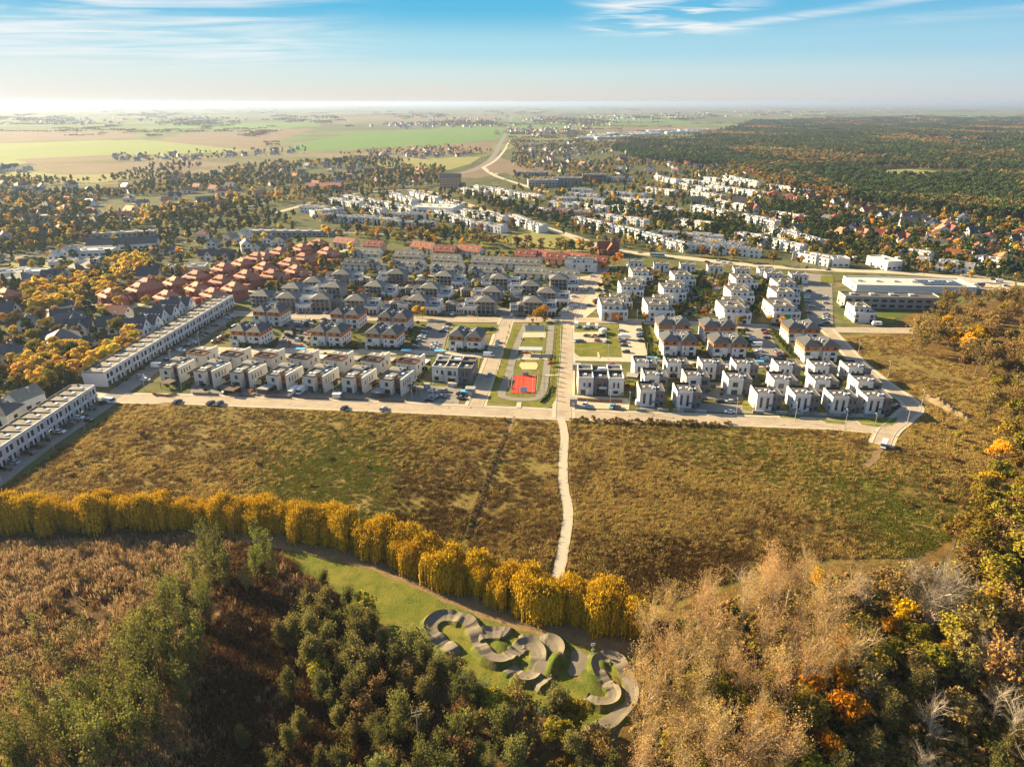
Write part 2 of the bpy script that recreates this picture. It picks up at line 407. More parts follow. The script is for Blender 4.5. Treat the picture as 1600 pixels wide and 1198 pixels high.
M_mead = blotchy('meadow_grass', (.15, .105, .026), [((.25, .18, .052), .03, .46, .62, .85), ((.145, .135, .018), .022, .52, .66, .9), ((.078, .046, .015), .028, .52, .66, .9),
    ((.215, .155, .055), .22, .53, .68, .75), ((.145, .140, .026), .30, .58, .72, .6), ((.045, .028, .010), .45, .52, .68, .75), ((.25, .185, .075), 1.6, .6, .75, .6)], 1, .8, .9)
M_town = blotchy('garden_ground', (.10, .092, .032), [((.075, .105, .018), .03, .42, .6, .9), ((.17, .135, .075), .05, .52, .66, .8), ((.045, .05, .018), .12, .5, .65, .8), ((.06, .042, .02), .5, .55, .7, .6)], 1)
M_reed = blotchy('marsh_ground', (.10, .060, .026), [((.05, .030, .014), .05, .45, .62, .9), ((.17, .105, .045), .3, .5, .7, .8), ((.03, .02, .010), .8, .52, .68, .8)], 1, .8, .7)
M_litter = blotchy('leaf_litter', (.125, .075, .022), [((.22, .135, .035), .15, .48, .65, .85), ((.06, .04, .014), .3, .5, .66, .9), ((.09, .10, .02), .06, .55, .7, .7)], 1, .6, .8)
M_track = blotchy('trodden_earth', (.19, .125, .062), [((.26, .185, .095), .25, .45, .7, .7), ((.115, .085, .03), .4, .5, .7, .7)], 1, .4, 1.)
M_gravel = blotchy('white_gravel', (.37, .325, .245), [((.34, .29, .20), .5, .45, .7, .7), ((.44, .40, .32), 2., .5, .7, .6)], 1)
M_pump = blotchy('pump_track_asphalt', (.15, .126, .094), [((.21, .175, .13), .25, .42, .7, .8), ((.10, .085, .06), 1.2, .5, .75, .6)], .85)
M_court = blotchy('red_court_surface', (.46, .065, .035), [((.40, .055, .032), .5, .4, .7, .6)], .8)
M_sand = blotchy('sand', (.52, .38, .20), [((.42, .30, .16), .6, .45, .7, .7)], 1)
M_kerb = plain('kerb_concrete', (.42, .38, .31), .9)
M_soil = blotchy('ploughed_soil', (.155, .115, .072), [((.125, .092, .056), .01, .4, .65, .8), ((.19, .145, .09), .05, .5, .7, .4)], 1)
M_crop = blotchy('green_crop', (.075, .15, .025), [((.10, .17, .035), .006, .4, .65, .8), ((.10, .17, .04), .03, .5, .7, .4)], 1, stretch=(1, .3, 1))
M_pale = blotchy('pale_crop', (.155, .20, .055), [((.19, .21, .065), .006, .4, .65, .8), ((.14, .17, .05), .03, .5, .7, .4)], 1, stretch=(1, .3, 1))
M_fallow = blotchy('fallow_grass', (.20, .19, .06), [((.16, .17, .05), .02, .4, .65, .8), ((.24, .20, .08), .08, .5, .7, .5)], 1)
gmb = MB(); R_ = 60000; gmb.poly([(-R_, -3000, 0), (R_, -3000, 0), (R_, R_, 0), (-R_, R_, 0)])
tag(gmb.build('ground', far_ground()), kind='structure')
sheet('town_ground', [(-250, 640), (-160, 330), (150, 292), (420, 262), (700, 250), (900, 236), (1180, 210), (1500, 250), (2000, 330), (1900, 700), (1440, 760), (0, 780)], .02, M_town)
M_vill = blotchy('village_ground', (.060, .062, .022), [((.085, .095, .024), .02, .42, .62, .9), ((.15, .115, .06), .03, .56, .68, .8), ((.035, .042, .016), .08, .48, .65, .8), ((.20, .17, .11), .05, .62, .70, .7)], 1)
sheet('village_ground', [(-260, 470), (-200, 290), (0, 286), (150, 290), (300, 276), (420, 260), (560, 242), (700, 262), (800, 232), (930, 222), (1150, 214), (1190, 262), (1290, 300), (1450, 330), (1650, 350), (1900, 400), (1800, 460), (1560, 432), (1300, 412), (1080, 396), (960, 382), (840, 360), (690, 368), (520, 372), (400, 384), (250, 420), (150, 470), (190, 520), (120, 600), (40, 640), (-300, 660)], .03, M_vill)
sheet('meadow', [(-400, 1000), (-300, 790), (-120, 800), (0, 768), (60, 736), (200, 625), (420, 631), (640, 640), (870, 650), (1100, 657), (1300, 664), (1385, 690), (1440, 640), (1340, 560), (1300, 524), (1400, 519), (1480, 512), (1650, 520), (1900, 640), (2100, 1000), (1700, 1100), (900, 1060), (600, 960)], .04, M_mead)
sheet('marsh', [(-900, 1600), (-700, 900), (-300, 850), (0, 836), (280, 826), (430, 850), (540, 930), (640, 1010), (800, 1100), (960, 1160), (1020, 1300), (1000, 1700)], .06, M_reed)
sheet('forest_floor', [(985, 990), (1060, 950), (1150, 915), (1300, 880), (1420, 880), (1540, 800), (1640, 660), (1900, 640), (2200, 900), (2400, 1700), (1000, 1700), (1020, 1300), (960, 1160), (1000, 1080)], .08, M_litter)
sheet('forest_floor', [(1370, 540), (1420, 490), (1600, 460), (1900, 480), (1900, 680), (1640, 660), (1560, 600), (1470, 560)], .085, M_litter)
sheet('lawn', [(438, 862), (520, 862), (640, 898), (760, 950), (860, 985), (1000, 1000), (1010, 1110), (940, 1150), (860, 1110), (780, 1075), (700, 1040), (640, 1010), (590, 985), (530, 930), (470, 892)], .10, M_lawn)
strip('earth_track', [(380, 838), (470, 852), (560, 872), (640, 900), (720, 936), (800, 966), (880, 985), (960, 1003), (1005, 1016)], 6.5, .12, M_track, wob=.15)
# far fields, from the photograph
for nm, px, mt in [
    ('green_field', [(440, 232), (500, 218), (560, 208), (650, 203), (790, 199), (782, 217), (700, 226), (540, 233), (470, 238)], M_crop),
    ('ploughed_field', [(236, 222), (300, 206), (395, 203), (492, 201), (402, 231), (330, 228)], M_soil),
    ('pale_field', [(-300, 232), (0, 224), (220, 218), (390, 235), (340, 239), (200, 242), (60, 252), (0, 262), (-300, 262)], M_pale),
    ('ploughed_field', [(22, 249), (200, 241), (214, 246), (60, 258)], M_soil),
    ('ploughed_field', [(62, 260), (300, 250), (372, 258), (280, 268), (100, 272)], M_soil),
    ('pale_field', [(-300, 268), (0, 263), (100, 273), (280, 270), (160, 285), (-300, 285)], M_fallow),
    ('green_field', [(206, 203), (300, 194), (492, 190), (502, 197), (390, 202), (262, 206)], M_crop),
    ('ploughed_field', [(-200, 212), (60, 204), (200, 206), (225, 216), (0, 223), (-200, 228)], M_soil),
    ('fallow_field', [(580, 250), (660, 247), (752, 245), (735, 256), (700, 266), (600, 263)], M_fallow),
    ('ploughed_field', [(560, 236), (720, 224), (776, 222), (762, 237), (660, 241)], M_soil),
    ('ploughed_field', [(698, 276), (740, 262), (775, 244), (802, 254), (796, 268), (745, 279)], M_soil),
    ('ploughed_field', [(770, 262), (800, 255), (870, 262), (860, 272), (800, 274)], M_soil),
    ('fallow_field', [(245, 281), (306, 278), (290, 292), (255, 293)], M_fallow),
    ('ploughed_field', [(138, 331), (178, 329), (198, 354), (150, 352)], M_soil),
    ('green_field', [(890, 183), (990, 181), (1062, 186), (1072, 191), (900, 191)], M_crop),
    ('ploughed_field', [(900, 200), (1100, 198), (1242, 203), (1200, 209), (920, 206)], M_soil),
    ('pale_field', [(510, 184), (640, 180), (780, 180), (782, 186), (560, 190)], M_soil),
    ('green_field', [(800, 197), (880, 194), (884, 203), (806, 207)], M_crop),
    ('forest_clearing', [(1330, 268), (1420, 264), (1510, 272), (1530, 280), (1400, 282)], M_fallow),
    ('forest_clearing', [(1400, 216), (1500, 219), (1640, 224), (1640, 229), (1480, 225)], M_soil),
    ('grass_patch', [(345, 388), (372, 385), (378, 393), (350, 396)], M_lawn),
    ('grass_patch', [(700, 380), (800, 370), (808, 380), (760, 388)], M_lawn),
    ('scrubland', [(800, 362), (850, 362), (955, 388), (960, 400), (870, 398), (800, 384)], M_fallow),
    ('pale_yard', [(20, 405), (120, 420), (90, 432), (10, 424)], M_fallow)]:
    sheet(nm, px, .05, mt)
# roads
strip('railway', [(-300, 470), (0, 408), (100, 388), (200, 366), (330, 338), (430, 314), (560, 297), (640, 287)], 9, .10, M_drive)
strip('railway', [(640, 292), (700, 276), (745, 264), (770, 246), (783, 222), (792, 205), (797, 190), (800, 180)], 14, .10, M_drive)
strip('road', [(640, 310), (700, 312), (760, 330), (830, 350), (895, 370), (955, 390), (1060, 402), (1180, 415), (1300, 422), (1400, 426), (1520, 436), (1660, 452)], 12, .11, M_paver)
strip('road', [(420, 336), (470, 322), (540, 305), (640, 297), (700, 306)], 8, .09, M_paver)
strip('road', [(755, 262), (772, 274), (800, 284), (850, 300)], 9, .12, M_paver)
strip('road', [(755, 262), (775, 250), (790, 232), (796, 218)], 7, .12, M_paver)
strip('front_road', [(186, 622), (300, 624), (420, 629), (640, 637), (880, 648), (1100, 655), (1290, 662), (1395, 671)], 11.5, .12, M_paver, False)
strip('terrace_street', [(-120, 830), (-40, 775), (60, 700), (150, 640), (205, 600), (290, 540), (368, 488)], 9.5, .11, M_asph)
strip('cross_street', [(330, 488), (420, 492), (560, 497), (760, 500), (900, 500), (1080, 506), (1290, 515), (1440, 517)], 10, .125, M_paver)
strip('back_lane', [(300, 545), (400, 548), (530, 549), (640, 551), (762, 556)], 7.5, .13, M_paver)
strip('park_street', [(742, 636), (766, 575), (784, 520), (794, 494)], 9.5, .135, M_paver)
strip('main_street', [(880, 655), (882, 600), (885, 550), (887, 500), (905, 465), (930, 435), (948, 415)], 9.5, .14, M_paver)
strip('back_lane', [(890, 560), (980, 562), (1100, 566), (1200, 571), (1340, 577)], 7.5, .13, M_paver)
strip('perimeter_road', [(1292, 515), (1312, 536), (1340, 566), (1378, 598), (1424, 632), (1412, 652), (1388, 672), (1376, 696)], 9, .145, M_paver)
strip('village_street', [(0, 470), (120, 472), (190, 482), (250, 470), (420, 452), (520, 436), (700, 430), (870, 436), (930, 432)], 7, .095, M_paver)
strip('village_street', [(0, 395), (60, 412), (200, 398), (330, 372), (430, 366), (560, 364), (700, 372), (800, 366)], 6, .095, M_asph)
strip('village_street', [(400, 472), (440, 440), (500, 405), (560, 385)], 6, .097, M_paver)
strip('village_street', [(-100, 648), (60, 640), (130, 618), (186, 622)], 7, .097, M_paver)
for nm, px, mt in [
    ('parking_lot', [(668, 505), (704, 505), (692, 552), (644, 552)], M_drive), ('parking_lot', [(452, 497), (492, 497), (480, 546), (430, 546)], M_drive),
    ('parking_lot', [(650, 602), (722, 604), (716, 636), (640, 634)], M_asph), ('parking_lot', [(967, 506), (1004, 507), (1014, 561), (972, 560)], M_paver),
    ('parking_lot', [(1160, 511), (1200, 513), (1226, 566), (1184, 564)], M_asph), ('parking_lot', [(1074, 432), (1126, 434), (1118, 492), (1068, 490)], M_asph),
    ('parking_lot', [(880, 442), (940, 432), (948, 470), (915, 496), (872, 492)], M_paver), ('parking_lot', [(1250, 426), (1300, 430), (1302, 508), (1256, 506)], M_asph),
    ('parking_lot', [(1000, 640), (1180, 646), (1380, 654), (1378, 640), (1180, 632), (1000, 627)], M_asph), ('parking_lot', [(897, 617), (982, 622), (984, 640), (897, 637)], M_paver),
    ('parking_lot', [(1090, 622), (1180, 626), (1160, 600), (1090, 596)], M_asph), ('parking_lot', [(296, 618), (660, 633), (656, 610), (300, 600)], M_drive),
    ('parking_lot', [(1500, 425), (1590, 440), (1580, 456), (1500, 450)], M_paver), ('parking_lot', [(400, 478), (860, 482), (860, 493), (400, 487)], M_drive),
    ('parking_lot', [(560, 447), (900, 452), (900, 458), (560, 454)], M_paver), ('parking_lot', [(655, 333), (730, 340), (725, 332), (660, 327)], M_paver)]:
    sheet(nm, px, .075, mt)
slab('lawn', [(760, 632), (775, 585), (790, 540), (803, 506), (880, 507), (877, 560), (871, 620), (862, 635), (848, 638)], .0, .20, M_kerb, M_lawn)
slab('lawn', [(897, 508), (966, 508), (972, 559), (905, 558), (897, 552)], .0, .20, M_kerb, M_lawn)
slab('lawn', [(706, 507), (782, 507), (776, 522), (735, 521), (704, 548), (694, 552)], .0, .2, M_kerb, M_lawn)
slab('lawn', [(1215, 650), (1252, 652), (1248, 655), (1220, 654)], .0, .25, M_kerb, M_lawn)
slab('lawn', [(1272, 654), (1320, 656), (1322, 664), (1290, 661)], .0, .25, M_kerb, M_lawn)
slab('lawn', [(1334, 655), (1405, 653), (1396, 665), (1370, 668), (1345, 664)], .0, .25, M_kerb, M_lawn)
slab('lawn', [(1246, 428), (1250, 430), (1262, 506), (1256, 506)], .0, .2, M_kerb, M_lawn)
for px in ([(1012, 600), (1032, 598), (1030, 607), (1014, 608)], [(1034, 640), (1054, 641), (1054, 618), (1036, 616)], [(1160, 640), (1176, 642), (1174, 620), (1162, 618)],
           [(1217, 646), (1233, 647), (1232, 626), (1218, 625)], [(1276, 648), (1290, 649), (1288, 628), (1276, 627)], [(1334, 648), (1342, 648), (1340, 630), (1332, 629)], [(984, 606), (1000, 606), (998, 585), (985, 585)],
           [(1204, 512), (1236, 514), (1262, 556), (1236, 556)], [(1006, 509), (1026, 509), (1030, 556), (1018, 556)], [(735, 556), (752, 556), (742, 602), (728, 610)], [(1283, 430), (1302, 431), (1303, 444), (1282, 443)], [(1318, 490), (1400, 496), (1396, 506), (1318, 500)],
           [(1086, 588), (1110, 588), (1108, 600), (1088, 600)], [(1138, 602), (1158, 602), (1158, 612), (1140, 612)], [(1230, 604), (1250, 605), (1248, 614), (1232, 612)], [(1080, 560), (1118, 561), (1116, 556), (1082, 554)]):
    sheet('lawn', px, .085, M_lawn)
# the park
strip('footpath', [(822, 507), (806, 545), (795, 585), (784, 615), (792, 622), (815, 625), (840, 622), (850, 605), (855, 570), (859, 540), (862, 507)], 3.6, .23, M_asph, True)
sheet('terrace_paving', [(816, 527), (818, 519), (853, 519), (853, 527)], .24, M_paver)
sheet('terrace_paving', [(806, 560), (818, 550), (850, 553), (862, 558), (860, 562), (806, 562)], .24, M_paver)
sheet('red_court', [(799, 614), (804, 586), (838, 586), (836, 614)], .25, M_court)
sheet('sand_patch', [(811, 571), (814, 566), (838, 566), (841, 571), (838, 577), (816, 577)], .25, M_sand)
sheet('footpath', [(806, 636), (808, 628), (815, 628), (814, 637)], .25, M_paver)
sheet('footpath', [(852, 585), (873, 585), (873, 587), (852, 587)], .25, M_paver)
sheet('gravel_bed', [(897, 519), (948, 518), (948, 534), (897, 535)], .24, M_paver)
sheet('footpath', [(933, 550), (936, 550), (938, 559), (934, 559)], .25, M_paver)
# gravel path, ditch and trails through the meadow
strip('gravel_path', [(876, 652), (882, 680), (880, 720), (881, 760), (888, 800), (883, 840), (876, 880), (870, 905), (864, 922)], 3.2, .10, M_gravel, wob=.07)
strip('ditch', [(800, 650), (790, 680), (772, 720), (757, 760), (742, 805), (728, 842)], 2.2, .055, M_reed)
strip('dirt_trail', [(806, 645), (800, 662), (794, 680)], 1.1, .065, M_track, wob=.3)
strip('dirt_trail', [(1376, 700), (1366, 716), (1352, 728)], 2.6, .07, M_track, wob=.3)
strip('dirt_trail', [(1405, 640), (1440, 625), (1480, 640)], 3.5, .07, M_track, wob=.4)
strip('dirt_trail', [(1330, 560), (1390, 560), (1450, 580), (1520, 600)], 5.0, .068, M_mead, wob=.5)
sheet('sand_patch', [(232, 632), (262, 628), (290, 632), (280, 640), (250, 642)], .07, M_track)
# ---------------------------------------------------------------- houses
W_white = plain('white_render', (.56, .555, .55), .85, .05, .35, rnd=.05)
W_cream = plain('cream_render', (.54, .51, .45), .85, .06, .35, rnd=.06)
W_grey = plain('grey_brick', (.155, .145, .145), .9, .12, 1.5, rnd=.10)
W_lgrey = plain('light_grey_render', (.26, .255, .245), .85, .08, .4, rnd=.08)
W_brick = plain('red_brick', (.27, .085, .055), .9, .18, 1.2, rnd=.12)
W_tan = plain('tan_brick', (.50, .30, .19), .9, .10, .8, rnd=.05)
T_brown = plain('brown_timber', (.25, .095, .032), .7, .22, 1.6, rnd=.18)
T_dark = plain('dark_timber', (.085, .045, .028), .75, .2, 1.6, rnd=.18)
T_orange = plain('orange_timber', (.36, .135, .04), .7, .18, 1.5, rnd=.10)
R_dark = plain('dark_tiles', (.050, .052, .056), .6, .16, .9, spec=.4, rnd=.15)
R_grey = plain('grey_tiles', (.125, .12, .112), .7, .14, .9, rnd=.15)
R_olive = plain('weathered_tiles', (.20, .185, .145), .8, .14, .7, rnd=.10)
R_red = plain('red_tiles', (.22, .064, .036), .75, .16, .8, rnd=.14)
R_rust = plain('rust_tiles', (.36, .145, .085), .75, .14, .8, rnd=.10)
R_felt = plain('roof_felt', (.085, .080, .075), .9, .28, .5, rnd=.14)
R_gravel = plain('roof_gravel', (.175, .158, .13), .95, .22, .6, rnd=.14)
R_black = plain('black_coping', (.028, .028, .03), .6, .1, 1, rnd=.05)
R_white = plain('white_roof_sheet', (.46, .43, .37), .6, .10, .3, rnd=.05)
G_glass = plain('window_glass', (.022, .028, .034), .12, .2, .3, spec=.6, rnd=.3)
G_frame = plain('window_frame', (.10, .10, .105), .5, .1, 1)
G_white = plain('white_frame', (.72, .72, .72), .5, .05, 1)
G_roofl = plain('skylight_dome', (.78, .80, .82), .25, .05, 1, spec=.6)
D_dark = plain('garage_door', (.045, .050, .055), .6, .1, 1)
D_brown = plain('brown_garage_door', (.20, .060, .030), .65, .15, 1)
S_solar = plain('solar_panel', (.014, .018, .032), .15, .1, .5, spec=.7)
M_metal = plain('galvanised_metal', (.46, .46, .46), .45, .1, 1, metal=.3)
C_orange = plain('orange_panel', (.55, .22, .11), .8, .05, 1); C_yellow = plain('yellow_panel', (.62, .40, .10), .8, .05, 1)
C_green = plain('green_panel', (.03, .25, .14), .8, .05, 1); C_blue = plain('pale_blue_panel', (.40, .45, .55), .8, .05, 1)
M_rail = plain('glass_railing', (.38, .46, .46), .2, .05, 1, spec=.6)
M_fence = plain('dark_fence', (.10, .085, .07), .8, .15, 1)
M_conc = plain('concrete', (.34, .31, .27), .9, .12, .6)
M_blue = plain('blue_shelter', (.10, .36, .62), .5, .08, 1)
WIN = {}
def win(parent, face, a, z, at, w, h, mats=None, name='window', label=None):
    """a window (frame and pane) on a wall: face f/k/l/r, a along the wall, z its sill, at the wall's plane"""
    mb = MB()
    def bx(e, d0, d1, m, zz0, zz1):
        if face == 'f': mb.box(a - e, a + e, at - d1, at - d0, zz0, zz1, m)
        elif face == 'k': mb.box(a - e, a + e, at + d0, at + d1, zz0, zz1, m)
        elif face == 'l': mb.box(at - d1, at - d0, a - e, a + e, zz0, zz1, m)
        else: mb.box(at + d0, at + d1, a - e, a + e, zz0, zz1, m)
    bx(w / 2, -.1, .05, 0, z, z + h)
    n = max(1, int(round(w / 1.3))); pw = (w - .14 * (n + 1)) / n
    for i in range(n):
        c = -w / 2 + .14 + pw / 2 + i * (pw + .14); a0 = a
        a = a0 + c; bx(pw / 2, .0, .07, 1, z + .12, z + h - .12); a = a0
    return part(mb, name, mats or [G_frame, G_glass], parent, label)
def pan(parent, face, a, z, at, w, h, mat, name, d=.08, label=None):
    mb = MB()
    if face == 'f': mb.box(a - w / 2, a + w / 2, at - d, at + .05, z, z + h)
    elif face == 'k': mb.box(a - w / 2, a + w / 2, at - .05, at + d, z, z + h)
    elif face == 'l': mb.box(at - d, at + .05, a - w / 2, a + w / 2, z, z + h)
    else: mb.box(at - .05, at + d, a - w / 2, a + w / 2, z, z + h)
    return part(mb, name, mat, parent, label)
def skyl(parent, x, y, z, w=1.1, d=1.4):
    return part(MB().box(x - w / 2, x + w / 2, y - d / 2, y + d / 2, z, z + .35), 'skylight', G_roofl, parent)
def chim(parent, x, y, z, h=1.2, w=.7, mat=None):
    return part(MB().box(x - w / 2, x + w / 2, y - w / 2, y + w / 2, z - 1, z + h).box(x - w / 2 - .1, x + w / 2 + .1, y - w / 2 - .1, y + w / 2 + .1, z + h, z + h + .15), 'chimney', mat or W_lgrey, parent)
def flat_roof(parent, x0, x1, y0, y1, z, mat, h=.45, wall=None, t=.3, name='roof'):
    r = part(MB().box(x0 + t, x1 - t, y0 + t, y1 - t, z - .2, z + .05), name, mat, parent)
    part(MB().parapet(x0 - .03, x1 + .03, y0 - .03, y1 + .03, z - .1, z + h, t), 'parapet', wall, r)
    return r
# --- cream villas left of the park
def villa_cream(brown, solar):
    t = proto('villa'); HA, HB = 7.0, 7.5
    b = MB(); b.box(-6.4, -.4, -6.2, 6, 0, HA); b.box(-.4, 3.6, -3.6, 6.3, 0, HB); b.box(3.6, 4.4, -6.0, 6.4, 0, HB + .5); b.box(-6.45, -.4, 3.0, 6.6, 0, HB + .9)
    part(b, 'wall', W_cream, t)
    rf = part(MB().box(-6.1, -.7, -5.9, 3.0, HA, HA + .15).box(-.4, 3.6, -3.3, 6.0, HB, HB + .15).box(-6.1, -.7, 3.3, 6.2, HB + .9, HB + 1.0), 'roof', R_gravel, t)
    part(MB().parapet(-6.43, -.37, -6.23, 3.0, HA - .05, HA + .4, .3).box(-6.43, -6.1, -5.9, 3, HA + .1, HA + .6), 'coping', R_black, rf)
    part(MB().parapet(-.42, 3.58, -3.63, 6.33, HB - .05, HB + .45, .3), 'coping', R_black, rf)
    pan(t, 'f', 1.6, 3.2, -3.6, 4.0, 4.0, brown, 'timber_panel', .25)
    pan(t, 'f', 1.6, .1, -3.6, 3.8, 2.9, D_dark, 'garage_door', .15)
    pan(t, 'f', -2.8, .1, -6.2, 2.6, 2.4, D_dark, 'garage_door')
    win(t, 'f', -3.0, 3.9, -6.2, 1.6, 1.9); win(t, 'f', .7, 4.4, -3.85, 1.0, 1.8); win(t, 'f', 2.5, 4.4, -3.85, 1.0, 1.8)
    for y in (-4.2, -2.2, -.2, 1.8): win(t, 'r', y, 4.2, 4.4, .7, 2.2)
    win(t, 'r', 2.8, .3, 4.4, 3.4, 2.4); win(t, 'l', -2.5, 4.0, -6.4, 1.2, 1.8)
    part(MB().box(4.4, 6.0, -1.0, 4.6, 3.0, 3.25), 'balcony', T_dark, t)
    skyl(t, -4.6, -2.5, HA + .15); skyl(t, -2.6, -2.2, HA + .15); skyl(t, 1.4, 1.2, HB + .15); chim(t, -1.0, 3.6, HB + .9)
    if solar:
        for y in (-1., 1.2, 3.2): part(MB().box(.2, 3.0, y - .8, y + .8, HB + .3, HB + .42), 'solar_panel', S_solar, t)
    return t
def villa_terrace(brown):
    t = proto('villa'); H = 6.4
    b = MB(); b.box(-5.2, 5.2, -5.4, 5.4, 0, H); b.box(-5.2, 5.25, -.2, 5.45, H, H + .5); b.box(4.4, 5.28, .0, 5.5, H, H + 2.0); b.poly([(4.4, -.2, H + .5), (5.28, -.2, H + .5), (5.28, .5, H + 2), (4.4, .5, H + 2)])
    part(b, 'wall', W_cream, t)
    rf = part(MB().box(-5.0, 4.3, .3, 5.2, H + .5, H + .75), 'roof', R_gravel, t)
    part(MB().box(-5.22, 4.4, -.25, .1, H + .45, H + 1.0), 'coping', T_brown, rf)
    tr = part(MB().box(-4.8, 4.8, -5.0, -.3, H, H + .1), 'roof_terrace', T_dark, t)
    part(MB().box(-5.22, 5.22, -5.42, -5.1, H - .02, H + .8).box(-5.22, -4.9, -5.1, -.25, H - .02, H + .8).box(4.9, 5.22, -5.1, -.25, H - .02, H + .8), 'parapet', brown, tr)
    for x in (-3.6, 1.0): win(t, 'f', x, 2.9, -5.4, .7, 2.1)
    win(t, 'r', -2.2, 3.2, 5.2, 1.0, 1.9); win(t, 'r', 2.0, 3.2, 5.2, 1.0, 1.9); win(t, 'l', -1, 3.2, -5.2, 1.2, 1.8)
    part(MB().tube((1.9, -5.47, .2), (1.9, -5.47, H), .07, .07, 5), 'downpipe', G_frame, t)
    skyl(t, -2, 2.6, H + .75); skyl(t, 1.6, 2.6, H + .75); part(MB().box(-2.2, .8, -3.2, -1.4, H + .1, H + .7), 'bench', R_black, t)
    return t
# --- two-tone villas right of the park
def villa_two_tone(kind):
    t = proto('villa'); H = 7.6
    part(MB().box(-5.6, 1.2, -5.4, 4.8, 0, H).box(-6.0, -5.6, -1.0, 5.2, 0, H + .4), 'wall', W_white, t)
    part(MB().box(1.2, 5.4, -4.9, 5.0, 0, H - .25), 'wall', W_grey, t, 'dark grey brick wall')
    rf = flat_roof(t, -5.6, 1.2, -5.4, 4.8, H, R_felt, .28, W_white, .2); flat_roof(t, 1.23, 5.4, -4.9, 5.0, H - .25, R_felt, .28, W_grey, .2)
    part(MB().parapet(-5.44, 1.04, -5.24, 4.64, H + .05, H + .32, .22), 'coping', R_black, rf)
    part(MB().box(-5.2, 1.0, 4.4, 4.6, H + .1, H + .9).box(1.6, 1.9, -4.4, 4.4, H - .2, H + .35), 'coping', R_black, rf)
    if kind == 0:
        for x in (-3.6, -.8): win(t, 'f', x, 1.6 if x < -2 else 1.0, -5.4, 1.1, 4.9 if x < -2 else 5.4)
        for x in (2.2, 4.2): win(t, 'f', x, 4.4, -4.9, 1.0, 1.9)
        win(t, 'f', 4.1, .9, -4.9, 1.3, 1.5); pan(t, 'f', 1.9, .05, -4.9, 1.2, 2.3, D_dark, 'door')
        part(MB().box(-.4, 3.0, -6.6, -4.9, 2.6, 2.9), 'canopy', W_grey, t)
    elif kind == 1:
        win(t, 'f', -2.2, 3.9, -5.4, 2.5, 2.3); win(t, 'f', 3.2, 3.9, -4.9, 2.4, 2.2)
        pan(t, 'f', -2.4, .05, -5.4, 2.8, 2.4, D_dark, 'garage_door'); pan(t, 'f', 2.2, .05, -4.9, 1.2, 2.3, D_dark, 'door'); win(t, 'f', 4.3, 1.2, -4.9, .8, .8)
    else:
        for x in (-3.4, -1.0): win(t, 'f', x, 3.6, -5.4, 1.1, 2.6)
        for x in (2.3, 4.2): win(t, 'f', x, 3.9, -4.9, 1.0, 1.9)
        win(t, 'f', -2.2, .3, -5.4, 3.6, 2.3); win(t, 'f', 3.2, .3, -4.9, 2.6, 2.2)
    win(t, 'l', -2.8, 3.8, -5.6, 1.0, 2.2); win(t, 'l', -3.0, .8, -5.6, 1.4, 1.8); win(t, 'r', 0, 3.8, 5.4, 1.2, 1.8); win(t, 'r', 3, .6, 5.4, 1.6, 1.8)
    skyl(t, -3.4, -.6, H + .05, .9, 1.0); skyl(t, -.6, .2, H + .05, .9, 1.0); skyl(t, 3.0, -.4, H - .2, .8, .9)
    part(MB().box(-.1, .7, -2.9, -2.1, H, H + 1.1).box(1.6 - .9, 1.5, -3.0, -2.2, H, H + .9), 'chimney', G_roofl, t)
    return t
